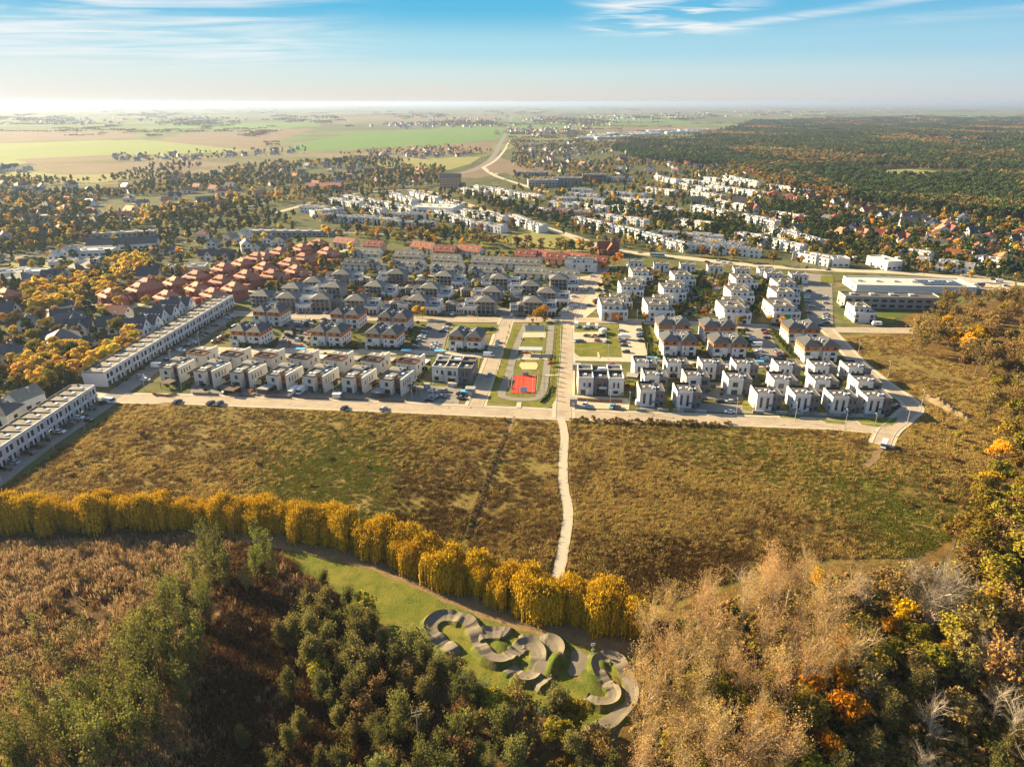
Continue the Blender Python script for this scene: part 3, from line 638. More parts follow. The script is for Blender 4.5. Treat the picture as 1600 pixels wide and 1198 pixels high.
# --- apartment houses with two hipped roofs
def twin():
    t = proto('apartment_house'); E = 8.9
    b = MB(); b.box(-9, -1.2, -7, 7, 0, 6.1); b.box(1.2, 9, -7, 7, 0, 6.1); b.box(-1.2, 1.2, -5.2, 5.2, 0, 8.2)
    b.box(-9.02, -4.6, -9.0, -7, 0, 3.0)
    part(b, 'wall', W_white, t)
    part(MB().box(-9.08, -1.15, -7.08, 7.08, 6.1, E).box(1.15, 9.08, -7.08, 7.08, 6.1, E), 'attic_wall', T_orange, t)
    for s in (-1, 1):
        c = 5.1 * s
        r = part(MB().hip(c - 3.95, c + 3.95, -7.1, 7.1, E, E + 3.0, 0, .9), 'roof', R_dark, t)
        part(MB().tube((c, -3.1, E + 3.02), (c, 3.1, E + 3.02), .10, .10, 5), 'ridge', R_grey, r)
        for y in (-2, 1.6): part(MB().box(c - s * 3.2 - .5, c - s * 3.2 + .5, y - .6, y + .6, E + .5, E + 2.2), 'chimney', W_lgrey, t)
        part(MB().box(c - s * 2.3 - .6, c - s * 2.3 + .6, -1., .6, E + 1.0, E + 1.75), 'skylight', G_roofl, t)
        for y in (-4.5, -1.5, 1.5, 4.5):
            for z in (.9, 3.8): win(t, 'r' if s > 0 else 'l', y, z, 9.0 * s, 1.1, 1.5)
            win(t, 'r' if s > 0 else 'l', y, 6.8, 9.08 * s, 1.0, 1.3)
        win(t, 'f', c + s * 1.7 * 0 - 2.3, 3.9, -7, .8, 1.5); win(t, 'f', c - 2.2, 6.9, -7.08, 1.2, 1.4); win(t, 'f', c + 2.0, 6.9, -7.08, 1.8, 1.4)
        win(t, 'k', c, 3.8, 7, 1.6, 1.5); win(t, 'k', c, .9, 7, 1.6, 1.5)
    win(t, 'f', 6.4, 3.5, -7, 2.2, 2.0); win(t, 'f', 6.4, .4, -7, 2.2, 2.2); win(t, 'f', 2.6, .9, -7, .8, 1.5); win(t, 'f', -6.8, .9, -9.0, 2.2, 1.4); win(t, 'f', -6.8, 3.4, -7, 2.4, 2.2); win(t, 'f', -3.0, .9, -7, .8, 1.5)
    part(MB().box(-9.0, -4.6, -9.1, -8.95, 3.0, 4.1).box(-9.1, -9.0, -8.95, -7, 3.0, 4.1).box(-4.6, -4.5, -8.95, -7, 3.0, 4.1), 'balcony', M_rail, t)
    bl = part(MB().box(4.7, 8.2, -8.6, -7, 3.1, 3.3), 'balcony', W_white, t); part(MB().box(4.7, 8.2, -8.68, -8.58, 3.3, 4.3), 'railing', M_rail, bl)
    pan(t, 'f', 0, .05, -5.2, 1.8, 2.4, D_dark, 'door'); part(MB().box(-1.15, 1.15, -4.9, 4.9, 8.2, 8.4), 'flat_roof', R_felt, t)
    return t
# --- blocks of three joined flats
def block(mats, W=19.0, D=14.0, H=7.0):
    t = proto('flat_block'); w = W / 3
    for i, (m, dy, dz) in enumerate(mats):
        x0 = -W / 2 + i * w; b = MB(); b.box(x0 + (.01 if i else 0), x0 + w, -D / 2 + dy, 1, 0, H + dz); b.box(x0 + (.01 if i else 0), x0 + w, 1, D / 2, 0, H + dz + .4)
        part(b, 'wall', m, t)
        flat_roof(t, x0 + .02, x0 + w - .02, -D / 2 + dy + .03, .98, H + dz, R_felt, .7, m, .35); flat_roof(t, x0 + .02, x0 + w - .02, 1.03, D / 2 - .03, H + dz + .4, R_felt, .8, m, .35)
        part(MB().box(x0 + .5, x0 + w - .5, -.2, .7, H + dz + .05, H + dz + 1.2), 'coping', R_black, t)
        a = x0 + w / 2; at = -D / 2 + dy
        if i == 0: win(t, 'f', a - .6, 3.9, at, .8, 1.6); win(t, 'f', a + 1.7, 3.6, at, 1.0, 2.0); win(t, 'f', a - 1, .4, at, 2.0, 2.0)
        if i == 1: win(t, 'f', a - .8, 3.7, at, 1.9, 2.2); win(t, 'f', a + 1.7, 3.7, at, .8, 2.2); win(t, 'f', a, .3, at, 3.4, 2.4)
        if i == 2:
            for q in (-.9, .9): win(t, 'f', a + q, 3.4, at, .8, 2.4)
            win(t, 'f', a, .8, at, 2.0, 1.4)
        if i < 2:
            bl = part(MB().box(a - 1.6 + i, a + 2.4, at - 1.4, at, 2.9, 3.1), 'balcony', W_lgrey, t); part(MB().box(a - 1.6 + i, a + 2.4, at - 1.5, at - 1.4, 3.0, 4.0), 'railing', M_rail, bl)
        skyl(t, a, -2.5, H + dz + .05)
    for y in (-4, -1, 3): win(t, 'l', y, 3.8, -W / 2, 1.2, 1.8); win(t, 'r', y, 3.8, W / 2, 1.2, 1.8); win(t, 'r', y, .6, W / 2, 1.4, 1.9)
    part(MB().box(-.8, 2.4, 2.0, 3.2, H + .4, H + 1.7), 'vent_box', G_roofl, t)
    return t
# --- grey hipped villas in the middle of the estate
def hip_villa(mir, wings=1):
    t = proto('hip_roofed_house'); s = -1 if mir else 1
    def X(a, b): return (a, b) if s > 0 else (-b, -a)
    x0, x1 = X(-7, 4); part(MB().box(x0, x1, -4.8, 5.2, 0, 7.4), 'wall', W_lgrey, t)
    r = part(MB().hip(x0, x1, -5.6, 5.2, 7.4, 10.2, 0, .8), 'roof', R_grey, t); part(MB().tube(((x0 + x1) / 2 - 1., -.2, 10.22), ((x0 + x1) / 2 + 1., -.2, 10.22), .14, .14, 5), 'ridge', R_black, r)
    cols = MB()
    for i in range(5):
        x = x0 + .3 + i * (x1 - x0 - .6) / 4; cols.box(x - .14, x + .14, -5.9, -5.6, 0, 7.4)
    cols.box(x0, x1, -5.9, -4.8, 2.7, 2.95); cols.box(x0, x1, -5.9, -4.8, 5.1, 5.35); part(cols, 'balcony', W_lgrey, t)
    for i in range(4):
        a = x0 + 1.6 + i * (x1 - x0 - 3.2) / 3
        win(t, 'f', a, 5.5, -4.8, 1.9, 1.7); win(t, 'f', a, 3.0, -4.8, 1.9, 1.9); win(t, 'f', a, .3, -4.8, 1.9, 2.1)
    for y in (-2, 2): win(t, 'r', y, 5, x1, 1.2, 1.5); win(t, 'l', y, 5, x0, 1.2, 1.5)
    x2, x3 = X(4, 11.5); part(MB().box(x2 + .02, x3 - .02, -6.5, 4, 0, 3.4).box(x2 + .02, x3 - .02, -1, 4, 3.4, 6.0), 'wing', W_white, t)
    tr = part(MB().box(x2 + .3, x3 - .3, -6.2, -1, 3.4, 3.5).box(x2 + .3, x3 - .3, -.7, 3.7, 6.0, 6.1), 'roof_terrace', R_felt, t)
    part(MB().parapet(x2 + .02, x3 - .02, -6.52, -1.02, 3.35, 4.4, .25).parapet(x2 + .02, x3 - .02, -1.0, 4.02, 5.95, 6.8, .25), 'parapet', W_white, tr)
    for q in (-2.2, .2, 2.5):
        pan(t, 'f', (x2 + x3) / 2 + q, .05, -6.5, 1.7, 2.3, D_brown if q > -1 else D_dark, 'garage_door')
    win(t, 'f', (x2 + x3) / 2, 3.8, -1, 3.0, 1.8); win(t, 'f', (x2 + x3) / 2 + 2.6, 3.8, -1, 1.0, 1.8)
    if wings == 2:
        x4, x5 = X(-13.5, -7); part(MB().box(x4 + .02, x5 - .02, -5.5, 4, 0, 3.4).box(x4 + .02, x5 - .02, 0, 4, 3.4, 6.0), 'wing', W_white, t)
        tr = part(MB().box(x4 + .3, x5 - .3, -5.2, 0, 3.4, 3.5), 'roof_terrace', T_dark, t); part(MB().parapet(x4 + .02, x5 - .02, -5.52, -.02, 3.35, 4.4, .25), 'parapet', W_white, tr)
        part(MB().hip(x4, x5, 0, 4, 6.0, 7.6, 0, .5), 'roof', R_grey, t); win(t, 'f', (x4 + x5) / 2, 3.8, 0, 2.2, 1.7); pan(t, 'f', (x4 + x5) / 2 + 1.4, .05, -5.5, 2.0, 2.3, D_brown, 'garage_door'); pan(t, 'f', (x4 + x5) / 2 - 1.4, .05, -5.5, 2.0, 2.3, D_brown, 'garage_door')
    chim(t, (x0 + x1) / 2 - 2.5, .8, 9.2, 1.2, .9); chim(t, (x0 + x1) / 2 + 2.2, 1.2, 9.2, 1.0, .7)
    return t
def long_house(L, roof, wall, D=12.5, E=4.9, R=9.0, wins=True, gables=True):
    t = proto('row_house'); part(MB().gable_walls(-L / 2, L / 2, -D / 2, D / 2, 0, E, R, 'x'), 'wall', wall, t)
    part(MB().gable(-L / 2, L / 2, -D / 2, D / 2, E, R, 'x', 0, .5, .3), 'roof', roof, t)
    n = int(L / 5)
    for i in range(n):
        a = -L / 2 + (i + .5) * L / n
        if wins: win(t, 'f', a, 2.9, -D / 2, 1.6, 1.5); win(t, 'f', a, .4, -D / 2, 2.2, 1.9)
        part(MB().box(a - .5, a + .5, -D / 4 - .7, -D / 4 + .5, (E + R) / 2 - .4, (E + R) / 2 + .55), 'skylight', G_roofl, t)
        if i % 2: chim(t, a + 1.5, .6, R - .3, 1.0)
    for y in (-2, 2):
        win(t, 'r', y, 3.8, L / 2, 1.1, 1.6); win(t, 'l', y, 3.8, -L / 2, 1.1, 1.6)
    if gables:
        for a in (-L / 3, L / 3):
            part(MB().gable_walls(a - 2.6, a + 2.6, -D / 2 - 1.0, 0, 0, E, R - .8, 'y'), 'gable_wall', W_white, t)
            part(MB().gable(a - 2.6, a + 2.6, -D / 2 - 1.0, 0, E, R - .8, 'y', 0, .3, .25), 'gable_roof', R_dark, t)
            win(t, 'f', a, 3.9, -D / 2 - 1.0, 1.8, 1.7); win(t, 'f', a, 6.4, -D / 2 - 1.0, 1.2, 1.2)
            part(MB().box(a - 2.4, a + 2.4, -D / 2 - 2.2, -D / 2 - 1.0, 3.0, 3.9), 'balcony', R_black, t)
    return t
def brick_house(mir):
    t = proto('brick_house'); s = -1 if mir else 1
    def X(a, b): return (a, b) if s > 0 else (-b, -a)
    x0, x1 = X(-6.5, 4.5); part(MB().box(x0, x1, -5, 5, 0, 6.2).box(*X(4.5, 9), -3.5, 4.5, 0, 5.0).box(*X(5, 10), -8, -3.5, 0, 3.2).box(*X(-3, 1), -6.8, -5, 0, 6.0), 'wall', W_brick, t)
    r = part(MB().hip(x0, x1, -5.2, 5, 6.2, 10.0, 0, .6, 4.2), 'roof', R_rust, t); part(MB().hip(*X(4.4, 9), -3.5, 4.5, 5.0, 7.2, 0, .3), 'roof', R_rust, t)
    part(MB().box(*X(5.3, 9.7), -7.7, -3.6, 3.2, 3.3), 'roof_terrace', R_rust, t)
    for a in (-3.8, 2.4): win(t, 'f', s * a, 3.6, -5, 1.6, 1.5); win(t, 'f', s * a, .6, -5, 1.8, 1.7)
    win(t, 'f', s * -1, 3.6, -6.8, 2.2, 1.5); win(t, 'f', s * 6.6, 3.2, -3.5, 1.4, 1.5); pan(t, 'f', s * 7.4, .05, -8, 2.6, 2.4, T_dark, 'garage_door')
    for y in (-2, 2): win(t, 'r' if s < 0 else 'l', y, 3.6, -6.5 * s, 1.1, 1.5)
    part(MB().box(s * -3.4 - 1.2, s * -3.4 + 1.2, -4.3, -1.8, 6.6, 8.3), 'dormer', W_brick, t); part(MB().box(s * 1.4 - 1.2, s * 1.4 + 1.2, -4.3, -1.8, 6.6, 8.3), 'dormer', W_brick, t)
    part(MB().box(-.8, .6, -2.6, -1.4, 7.8, 8.6), 'skylight', G_roofl, t); chim(t, s * 2.5, 1, 8.4, 1.5, 1.0, W_brick)
    return t
def stepped_block(panel, W=14.0, D=20.0):
    t = proto('stepped_house')
    part(MB().box(-W / 2, W / 2, -D / 2, D / 2, 0, 5.6).box(-W / 2 + .02, W / 2 - 2.8, -D / 2 + 2.2, D / 2 - .5, 5.6, 8.4), 'wall', W_white, t)
    tr = part(MB().box(-W / 2 + .3, W / 2 - .3, -D / 2 + .3, D / 2 - .3, 5.6, 5.66, skip=()), 'roof_terrace', R_gravel, t)
    part(MB().parapet(-W / 2 - .03, W / 2 + .03, -D / 2 - .03, D / 2 + .03, 5.2, 6.4, .25), 'parapet', W_white, tr)
    rf = part(MB().box(-W / 2 + .1, W / 2 - 2.9, -D / 2 + 2.3, D / 2 - .6, 8.4, 8.55), 'roof', R_felt, t); part(MB().parapet(-W / 2, W / 2 - 2.78, -D / 2 + 2.18, D / 2 - .48, 8.3, 8.85, .22), 'coping', R_gravel, rf)
    for i in range(3): skyl(t, -4.4 + 2.6 * i, -2 + (i % 2) * 5, 8.55, 1.2)
    part(MB().box(-3, -1.6, 1, 2.6, 8.5, 9.7).box(.4, 1.4, -4.4, -3.2, 8.5, 9.4), 'chimney', W_lgrey, t)
    for a in (-4.6, -2., 1.6): win(t, 'f', a, 6.2, -D / 2 + 2.2, 1.2, 1.6)
    if panel: pan(t, 'f', .2, .3, -D / 2, 3.6, 4.6, panel, 'colour_panel', .12)
    win(t, 'f', -4.6, 3.2, -D / 2, 1.4, 1.7); win(t, 'f', -4.6, .5, -D / 2, 1.4, 1.8); win(t, 'f', 3.6, 3.1, -D / 2, 1.8, 1.9); win(t, 'f', 3.6, .4, -D / 2, 1.8, 2.0); win(t, 'f', 5.8, 3.1, -D / 2, 1.0, 1.9)
    for y in (-7, -3, 1, 5, 8): win(t, 'r', y, 3, W / 2, 1.6, 1.6); win(t, 'l', y, 3, -W / 2, 1.6, 1.6); win(t, 'r', y, 6.2, W / 2 - 2.8, 1.4, 1.6)
    return t
def cube_house():
    t = proto('flat_roofed_house'); part(MB().box(-6, 6, -6.5, 6.5, 0, 6.2).box(-7.4, -6, -5, -1, 0, 3.2), 'wall', W_white, t)
    rf = part(MB().box(-5.6, 5.6, -6.1, 6.1, 6.2, 6.4), 'roof', R_felt, t); part(MB().parapet(-6.05, 6.05, -6.55, 6.55, 6.1, 6.75, .3), 'coping', R_gravel, rf)
    for i in range(5): skyl(t, -4 + 2 * i, -3 + 2.2 * (i % 3), 6.4, .9, .9)
    part(MB().box(-1, .6, 1, 2.4, 6.4, 7.6), 'chimney', W_lgrey, t)
    win(t, 'f', -3, 3.4, -6.5, 1.4, 1.8); win(t, 'f', .6, .4, -6.5, 1.6, 5.0); win(t, 'f', 4, 3.4, -6.5, 1.4, 1.8)
    for y in (-3, 1, 4): win(t, 'r', y, 3.4, 6, 1.2, 1.6)
    return t
def small_house(roof, wall, kind, parts=True):
    """houses of the villages: gabled, hipped or cross-gabled; far ones are one mesh"""
    rg = random.Random(hash((roof.name, wall.name, kind)) % 9999 if False else len(roof.name) * 7 + kind * 13 + len(wall.name))
    b = MB(); r = MB(); w = MB()
    if kind == 0:
        b.gable_walls(-5.5, 5.5, -4.5, 4.5, 0, 4.4, 8.2, 'x'); r.gable(-5.5, 5.5, -4.5, 4.5, 4.4, 8.2, 'x', 0, .6, .3)
        w.box(-3.6, -2.2, -4.56, -4.4, 1, 2.6); w.box(1.2, 3.4, -4.56, -4.4, .4, 2.6); w.box(5.4, 5.56, -1, .6, 4.8, 6.2); w.box(-5.56, -5.4, -1, .6, 4.8, 6.2)
    elif kind == 1:
        b.box(-5.5, 5.5, -5, 5, 0, 4.6); r.hip(-5.5, 5.5, -5, 5, 4.6, 8.2, 0, .7); w.box(-3.6, -2, -5.06, -4.9, 1, 2.6); w.box(.8, 3.4, -5.06, -4.9, .4, 2.6); w.box(5.4, 5.56, -1, 1, 1.2, 2.8)
    elif kind == 2:
        b.gable_walls(-6, 6, -3.6, 4, 0, 4, 7.6, 'x'); b.gable_walls(-1, 4.2, -6.4, 0, 0, 4, 7.2, 'y'); r.gable(-6, 6, -3.6, 4, 4, 7.6, 'x', 0, .6, .3); r.gable(-1, 4.2, -6.4, 0, 4, 7.2, 'y', 0, .45, .28)
        w.box(.6, 2.6, -6.46, -6.3, .6, 2.6); w.box(1, 2.2, -6.46, -6.3, 4.2, 5.6); w.box(-4.4, -2.6, -3.66, -3.5, 1, 2.6)
    else:
        b.gable_walls(-4.2, 4.2, -5.5, 5.5, 0, 5.4, 8.8, 'y'); r.gable(-4.2, 4.2, -5.5, 5.5, 5.4, 8.8, 'y', 0, .3, .25); w.box(-2.6, -1, -5.56, -5.4, 3.6, 5.4); w.box(1, 2.6, -5.56, -5.4, 3.6, 5.4); w.box(-2.6, 2.6, -5.56, -5.4, .4, 2.4); w.box(4.1, 4.26, -3, -1, 1, 2.6); w.box(4.1, 4.26, 1, 3, 1, 2.6)
    ch = MB().box(1.6, 2.4, .4, 1.2, 5, 9.2)
    if parts:
        t = proto('village_house'); part(b, 'wall', wall, t); rf = part(r, 'roof', roof, t); part(ch, 'chimney', W_lgrey, rf)
        k = 0
        for i in range(0, len(w.v), 8):
            q = MB(); q.v = w.v[i:i + 8]; q.f = [tuple(j - i for j in f) for f in w.f[k:k + 6]]; q.m = [0] * 6; k += 6; part(q, 'window', G_glass, t)
        return t
    mb = MB()
    for q, mi in ((b, 0), (r, 1), (w, 2), (ch, 3)):
        k = len(mb.v); mb.v += q.v; mb.f += [tuple(j + k for j in f) for f in q.f]; mb.m += [mi] * len(q.f)
    return mb.build('village_house', [wall, roof, G_glass, W_lgrey], None, PROTO)
def terrace_row(p0, p1, n, D=10.5, H=6.8, name='terrace', label='', group=None, wall=None, roofm=None, detailed=True, front=1):
    """a row of joined houses from p0 to p1; front = side the doors look to (+1: right of the way p0->p1)"""
    a = Vector((p0[0], p0[1], 0)); b = Vector((p1[0], p1[1], 0)); L = (b - a).length; u = L / n
    ang = math.atan2(b.y - a.y, b.x - a.x) + (0 if front > 0 else math.pi)
    mid = (a + b) / 2; wall = wall or W_white; roofm = roofm or R_gravel
    t = bpy.data.objects.new(name, None); COL.objects.link(t); t.location = mid; t.rotation_euler = (0, 0, ang); tag(t, label, 'terrace', group)
    for i in range(int(L / 6) + 1):
        q = a + (b - a) * (i / (int(L / 6) or 1)); KEEP.append((q.x, q.y, D * .62))
    if not detailed:
        rg = random.Random(int(L * 10))
        for i in range(n):
            mb = MB(); x0 = -u / 2; dz = rg.choice((0, 0, .25, -.2)); dy = rg.choice((0, 0, .5)); top = 2.6 if (D > 9 and rg.random() < .55) else 0
            mb.box(x0 + .01, x0 + u - .01, -D / 2 + dy, D / 2, 0, H + dz); mb.parapet(x0 + .005, x0 + u - .005, -D / 2 + dy - .02, D / 2 + .02, H + dz - .02, H + dz + .22, .2)
            mb.box(x0 + .3, x0 + u - .3, -D / 2 + dy + .3, D / 2 - .3, H + dz, H + dz + .1, 1)
            if i % 2 == 0: mb.box(x0 - .15, x0 + .15, -D / 2 - 1.2, D / 2 + .3, 0, H + .8)
            if top: mb.box(x0 + .8, x0 + u - 1.2, 0, D / 2 - .4, H + dz + .1, H + dz + top * .5); mb.box(x0 + .9, x0 + u - 1.3, .1, D / 2 - .5, H + dz + top * .5, H + dz + top * .5 + .1, 1)
            at = -D / 2 + dy
            for w_ in ((x0 + u * .3, 3.8, 1.5, 1.6), (x0 + u * .72, 3.8, 1.5, 1.6), (x0 + u * .35, .3, 1.9, 2.1), (x0 + u * .76, .1, 1.2, 2.3)):
                mb.box(w_[0] - w_[2] / 2, w_[0] + w_[2] / 2, at - .06, at + .05, w_[1], w_[1] + w_[3], 2)
            mb.box(x0 + u * .6, x0 + u * .6 + .8, -1, 0, H, H + 1.2, 3); mb.box(x0 + u * .2, x0 + u * .2 + 1, -3, -2, H, H + .6, 3)
            o = mb.build('house_unit', [wall, roofm, G_glass, G_roofl], t); o.location = (-L / 2 + (i + .5) * u, 0, 0)
        return t
    # detailed units
    un = proto('house_unit'); PROTO.objects.unlink(un)
    def unit():
        m = MB().box(-u / 2 + .005, u / 2 - .005, -D / 2, D / 2, 0, H).box(-u / 2 + .1, u / 2 - .1, -D / 2 - 1.0, -D / 2, 2.75, 3.0).box(-u / 2 - .12, -u / 2 + .12, -D / 2 - .9, -D / 2, 0, H)
        k = m.build('house_unit', wall, None, PROTO)
        rf = MB().box(-u / 2 + .25, u / 2 - .25, -D / 2 + .4, D / 2 - .3, H, H + .12).build('roof', roofm, k, PROTO)
        MB().box(-u / 2 + .02, u / 2 - .02, D / 2 - .35, D / 2 + .02, H - .05, H + .5).box(-u / 2 - .1, -u / 2 + .25, -D / 2 + .4, D / 2 - .37, H - .05, H + .5).build('coping', R_black, k, PROTO)
        MB().box(-u / 2 + .02, u / 2 - .02, -D / 2 - .05, -D / 2 + .35, H - .05, H + .45).build('parapet', wall, k, PROTO)
        MB().box(-.6, .6, -1.8, -.6, H + .1, H + .5).build('skylight', G_roofl, k, PROTO); MB().box(u / 2 - 1.2, u / 2 - .6, 1, 1.6, H, H + 1.0).build('chimney', R_felt, k, PROTO)
        win(k, 'f', -u * .22, 3.5, -D / 2, u * .28, 2.3); win(k, 'f', u * .2, 3.5, -D / 2, u * .28, 2.3); win(k, 'k', 0, 3.6, D / 2, 2.4, 1.8)
        pan(k, 'f', -u * .2, .1, -D / 2, u * .42, 2.5, D_dark, 'garage_door'); pan(k, 'f', u * .28, .1, -D / 2, 1.1, 2.3, G_glass, 'door')
        return k
    k = unit()
    for i in range(n):
        c = copy_tree(k, t); c.location = (-L / 2 + (i + .5) * u, 0, 0)
    MB().box(-L / 2 - .06, -L / 2 + .3, -D / 2, D / 2, 0, H + .4).build('end_wall', wall, t); MB().box(L / 2 - .3, L / 2 + .06, -D / 2, D / 2, 0, H + .4).build('end_wall', wall, t)
    return t
def put(pr, px, py, zc, label, cat, group=None, rz=GR, s=1.0, keep=9.0):
    p = P(px, py, zc); return place(pr, p.x, p.y, rz, label, cat, group, s, keep)
# left villas
VC = [villa_cream(T_brown, False), villa_cream(T_dark, True), villa_cream(T_brown, True), villa_cream(T_dark, False)]
VT = [villa_terrace(T_brown), villa_terrace(T_dark)]
front = [(336, 584, 1), (392, 586, 3), (449, 590, 0), (505, 592, 2), (565, 594, 0), (624, 597, 1)]
for i, (x, y, v) in enumerate(front):
    put(VC[v], x, y, 4, f'cream villa with {"brown" if v in (0, 2) else "dark"} panel, {ORD[i + 1]} from the terrace street in front row', 'villa', 'cream villas in the front row', GR + rad(-14), 1.0)
put(VC[3], 281, 578, 4, 'cream corner villa beside the terrace street, garden fence around it', 'villa', 'cream villas in the front row', GR + rad(-8), .95)
back = [(317, 556), (369, 558), (422, 560), (476, 562), (530, 564), (587, 566), (642, 569)]
for i, (x, y) in enumerate(back):
    put(VT[i % 2], x, y, 4, f'cream villa with sunken roof terrace, {ORD[i]} from the terrace street in second row', 'villa', 'cream villas with roof terraces', GR + rad(-14), .98)
put(block([(W_white, .8, -.3), (W_cream, -.4, .2), (W_grey, 0, 0)]), 711, 577, 4, 'white and dark grey flat block with boxed roofs beside the park street', 'flat block', None, GR + rad(-4), 1.0, 11)
put(block([(W_white, -.5, .2), (W_grey, .6, -.2), (W_white, -.6, .3)]), 937, 594, 4, 'white and grey three-part flat block right of the main street', 'flat block', None, GR + rad(2), 1.05, 11)
# right villas
VW = [villa_two_tone(0), villa_two_tone(1), villa_two_tone(2)]
rows = [(2, 'back', [(1007, 573), (1057, 573), (1111, 574), (1163, 575), (1228, 577), (1284, 578), (1336, 580)]), (1, 'middle', [(1023, 593), (1087, 594), (1152, 597), (1222, 599), (1285, 600), (1351, 602)]),
        (0, 'front', [(1017, 615), (1074, 617), (1197, 621), (1255, 622), (1313, 625), (1366, 626)])]
for v, nm, L in rows:
    for i, (x, y) in enumerate(L):
        put(VW[v], x, y, 4, f'white and grey cube villa, {ORD[i]} from the main street in {nm} row', 'villa', 'white and grey cube villas', GR + rad(2), .95)
# twins
T = twin()
for x, y, l in [(425, 488, 'far one behind the first pair by the terrace street'), (394, 518, 'near one beside the terrace street'), (545, 492, 'far one of the middle pair'), (518, 519, 'near one of the middle pair'),
                (619, 497, 'far one left of the lot with the round bush'), (602, 522, 'near one left of the parking lot'), (731, 526, 'alone on its lawn by the park street')]:
    put(T, x, y, 6, f'white twin-roofed apartment house, {l}', 'apartment house', 'apartment houses with twin roofs', GR + rad(-6), .92, 12)
for x, y, l in [(1050, 508, 'far one of the pair beside the bay lot'), (1059, 533, 'near one of the pair beside the bay lot'), (1120, 511, 'far one of the centre pair right of the main street'), (1136, 536, 'near one of the centre pair right of the main street'),
                (1250, 514, 'far one by the perimeter road'), (1276, 541, 'near one by the perimeter road')]:
    put(T, x, y, 6, f'white twin-roofed apartment house, {l}', 'apartment house', 'apartment houses with twin roofs', GR + rad(3), .92, 12)
# terraces on the left
terrace_row(P(150, 604), P(354, 478), 19, label='long white terrace of flat-roofed houses running up to the cross street', group='white terraces along the left street')
terrace_row(P(-68, 762), P(157, 606, 0) + Vector((1.5, -14, 0)), 13, label='nearer white terrace of flat-roofed houses below the gravel lot', group='white terraces along the left street')
# hip villas
HV = [hip_villa(False, 2), hip_villa(True, 1), hip_villa(False, 1)]
hv = [('front', [(416, 468), (456, 471), (500, 473), (563, 475), (660, 475), (757, 477), (838, 478)]), ('second', [(464, 456), (521, 454), (592, 453), (678, 456), (768, 461), (860, 463)]),
      ('third', [(496, 446), (540, 434), (618, 433), (700, 437), (785, 441), (826, 452), (876, 442)])]
for nm, L in hv:
    for i, (x, y) in enumerate(L):
        put(HV[(i + len(nm)) % 3], x, y, 4, f'grey hip-roofed house with garage terrace, {ORD[i]} from the left in the {nm} row', 'house', 'grey hip-roofed houses', GR + rad(random.Random(x).uniform(-8, 8)), 1.06, 11)
for i, (x, y) in enumerate([(480, 470), (534, 474), (616, 476), (708, 477), (640, 452), (730, 455), (565, 440), (660, 440), (742, 442), (808, 466), (815, 478), (440, 462)]):
    put(HV[2] if i % 2 else HV[1], x, y, 3, 'low grey hip-roofed annexe tucked between the larger grey houses', 'house', 'low grey annexes', GR + rad(7 * (i % 3)), .62, 7)
LH = [long_house(26, R_olive, W_white), long_house(22, R_dark, W_white, gables=False), long_house(24, R_olive, W_white, gables=False)]
lh = [(575, 394, 2), (640, 398, 2), (698, 404, 2), (761, 407, 2), (800, 409, 2), (560, 411, 1), (640, 413, 0), (700, 418, 0), (760, 422, 0), (822, 410, 2), (830, 424, 2), (880, 428, 2), (600, 411, 0)]
for i, (x, y, v) in enumerate(lh):
    put(LH[v], x, y, 5, f'white row house under a long {"dark" if v == 1 else "weathered"} roof, {ORD[i]} of the rows below the red roofs', 'row house', 'white row houses with pitched roofs', GR + rad(-6), .95, 13)
put(stepped_block(None, 22, 12), 908, 414, 4, 'tall white and black house beside the yellow trees', 'house', None, GR, 1.1, 13)
BH = [brick_house(False), brick_house(True)]
bh = [(176, 463), (218, 453), (232, 446), (274, 443), (264, 466), (306, 433), (311, 453), (349, 421), (349, 441), (379, 413), (387, 433), (400, 404), (416, 420), (452, 413), (476, 405), (471, 390), (440, 396), (497, 382), (514, 396), (412, 404), (428, 432), (366, 452), (336, 462), (10, 462), (465, 425)]
for i, (x, y) in enumerate(bh):
    put(BH[i % 2], x, y, 6, f'red brick house with rust tiled hipped roof, {ORD[i]} of the brick estate', 'brick house', 'red brick estate houses', rad(-40 + 6 * (i % 3)), 1.12, 11)
RH = [long_house(24, R_red, W_cream, 11, 5.5, 9.6, True, False), long_house(18, R_red, W_tan, 12, 5.2, 9.4, True, False)]
for i, (x, y) in enumerate([(541, 377), (586, 381), (663, 384), (698, 389), (735, 389), (823, 396), (850, 397), (872, 401), (902, 401), (932, 405)]):
    put(RH[i % 2], x, y, 6, f'red-tiled cream row house, {ORD[i]} from the left in its row', 'row house', 'red-roofed row houses', GR + rad(-26 + 14 * (i % 2)), .95, 12)
put(small_house(R_red, W_brick, 2), 950, 388, 5, 'brick house with bright red roof beside the avenue', 'house', None, 0, 1.4, 9)
# stepped white blocks and cube houses
SB = [stepped_block(None), stepped_block(C_orange), stepped_block(C_blue), stepped_block(C_yellow), stepped_block(C_green)]
sb = [(957, 482, 1, 'with an orange panel'), (1028, 483, 2, 'with a pale blue panel'), (1145, 487, 3, 'with a yellow panel'), (1220, 485, 4, 'with a green panel'), (985, 452, 0, 'behind the orange panelled one'), (1001, 430, 0, 'at the far end of the first row'),
      (1050, 456, 0, 'behind the pale blue one'), (1066, 436, 0, 'at the far end of the second row'), (1154, 461, 0, 'behind the yellow one'), (1161, 441, 0, 'at the far end of the third row'), (1224, 463, 0, 'behind the green one'), (1226, 448, 0, 'at the far end of the fourth row'), (970, 467, 0, 'second in the first row'), (993, 441, 0, 'fourth in the first row'), (1039, 469, 0, 'second in the second row'), (1058, 446, 0, 'fourth in the second row'), (1149, 473, 0, 'second in the third row'), (1157, 451, 0, 'fourth in the third row'), (1222, 474, 0, 'second in the fourth row'), (1225, 455, 0, 'fourth in the fourth row')]
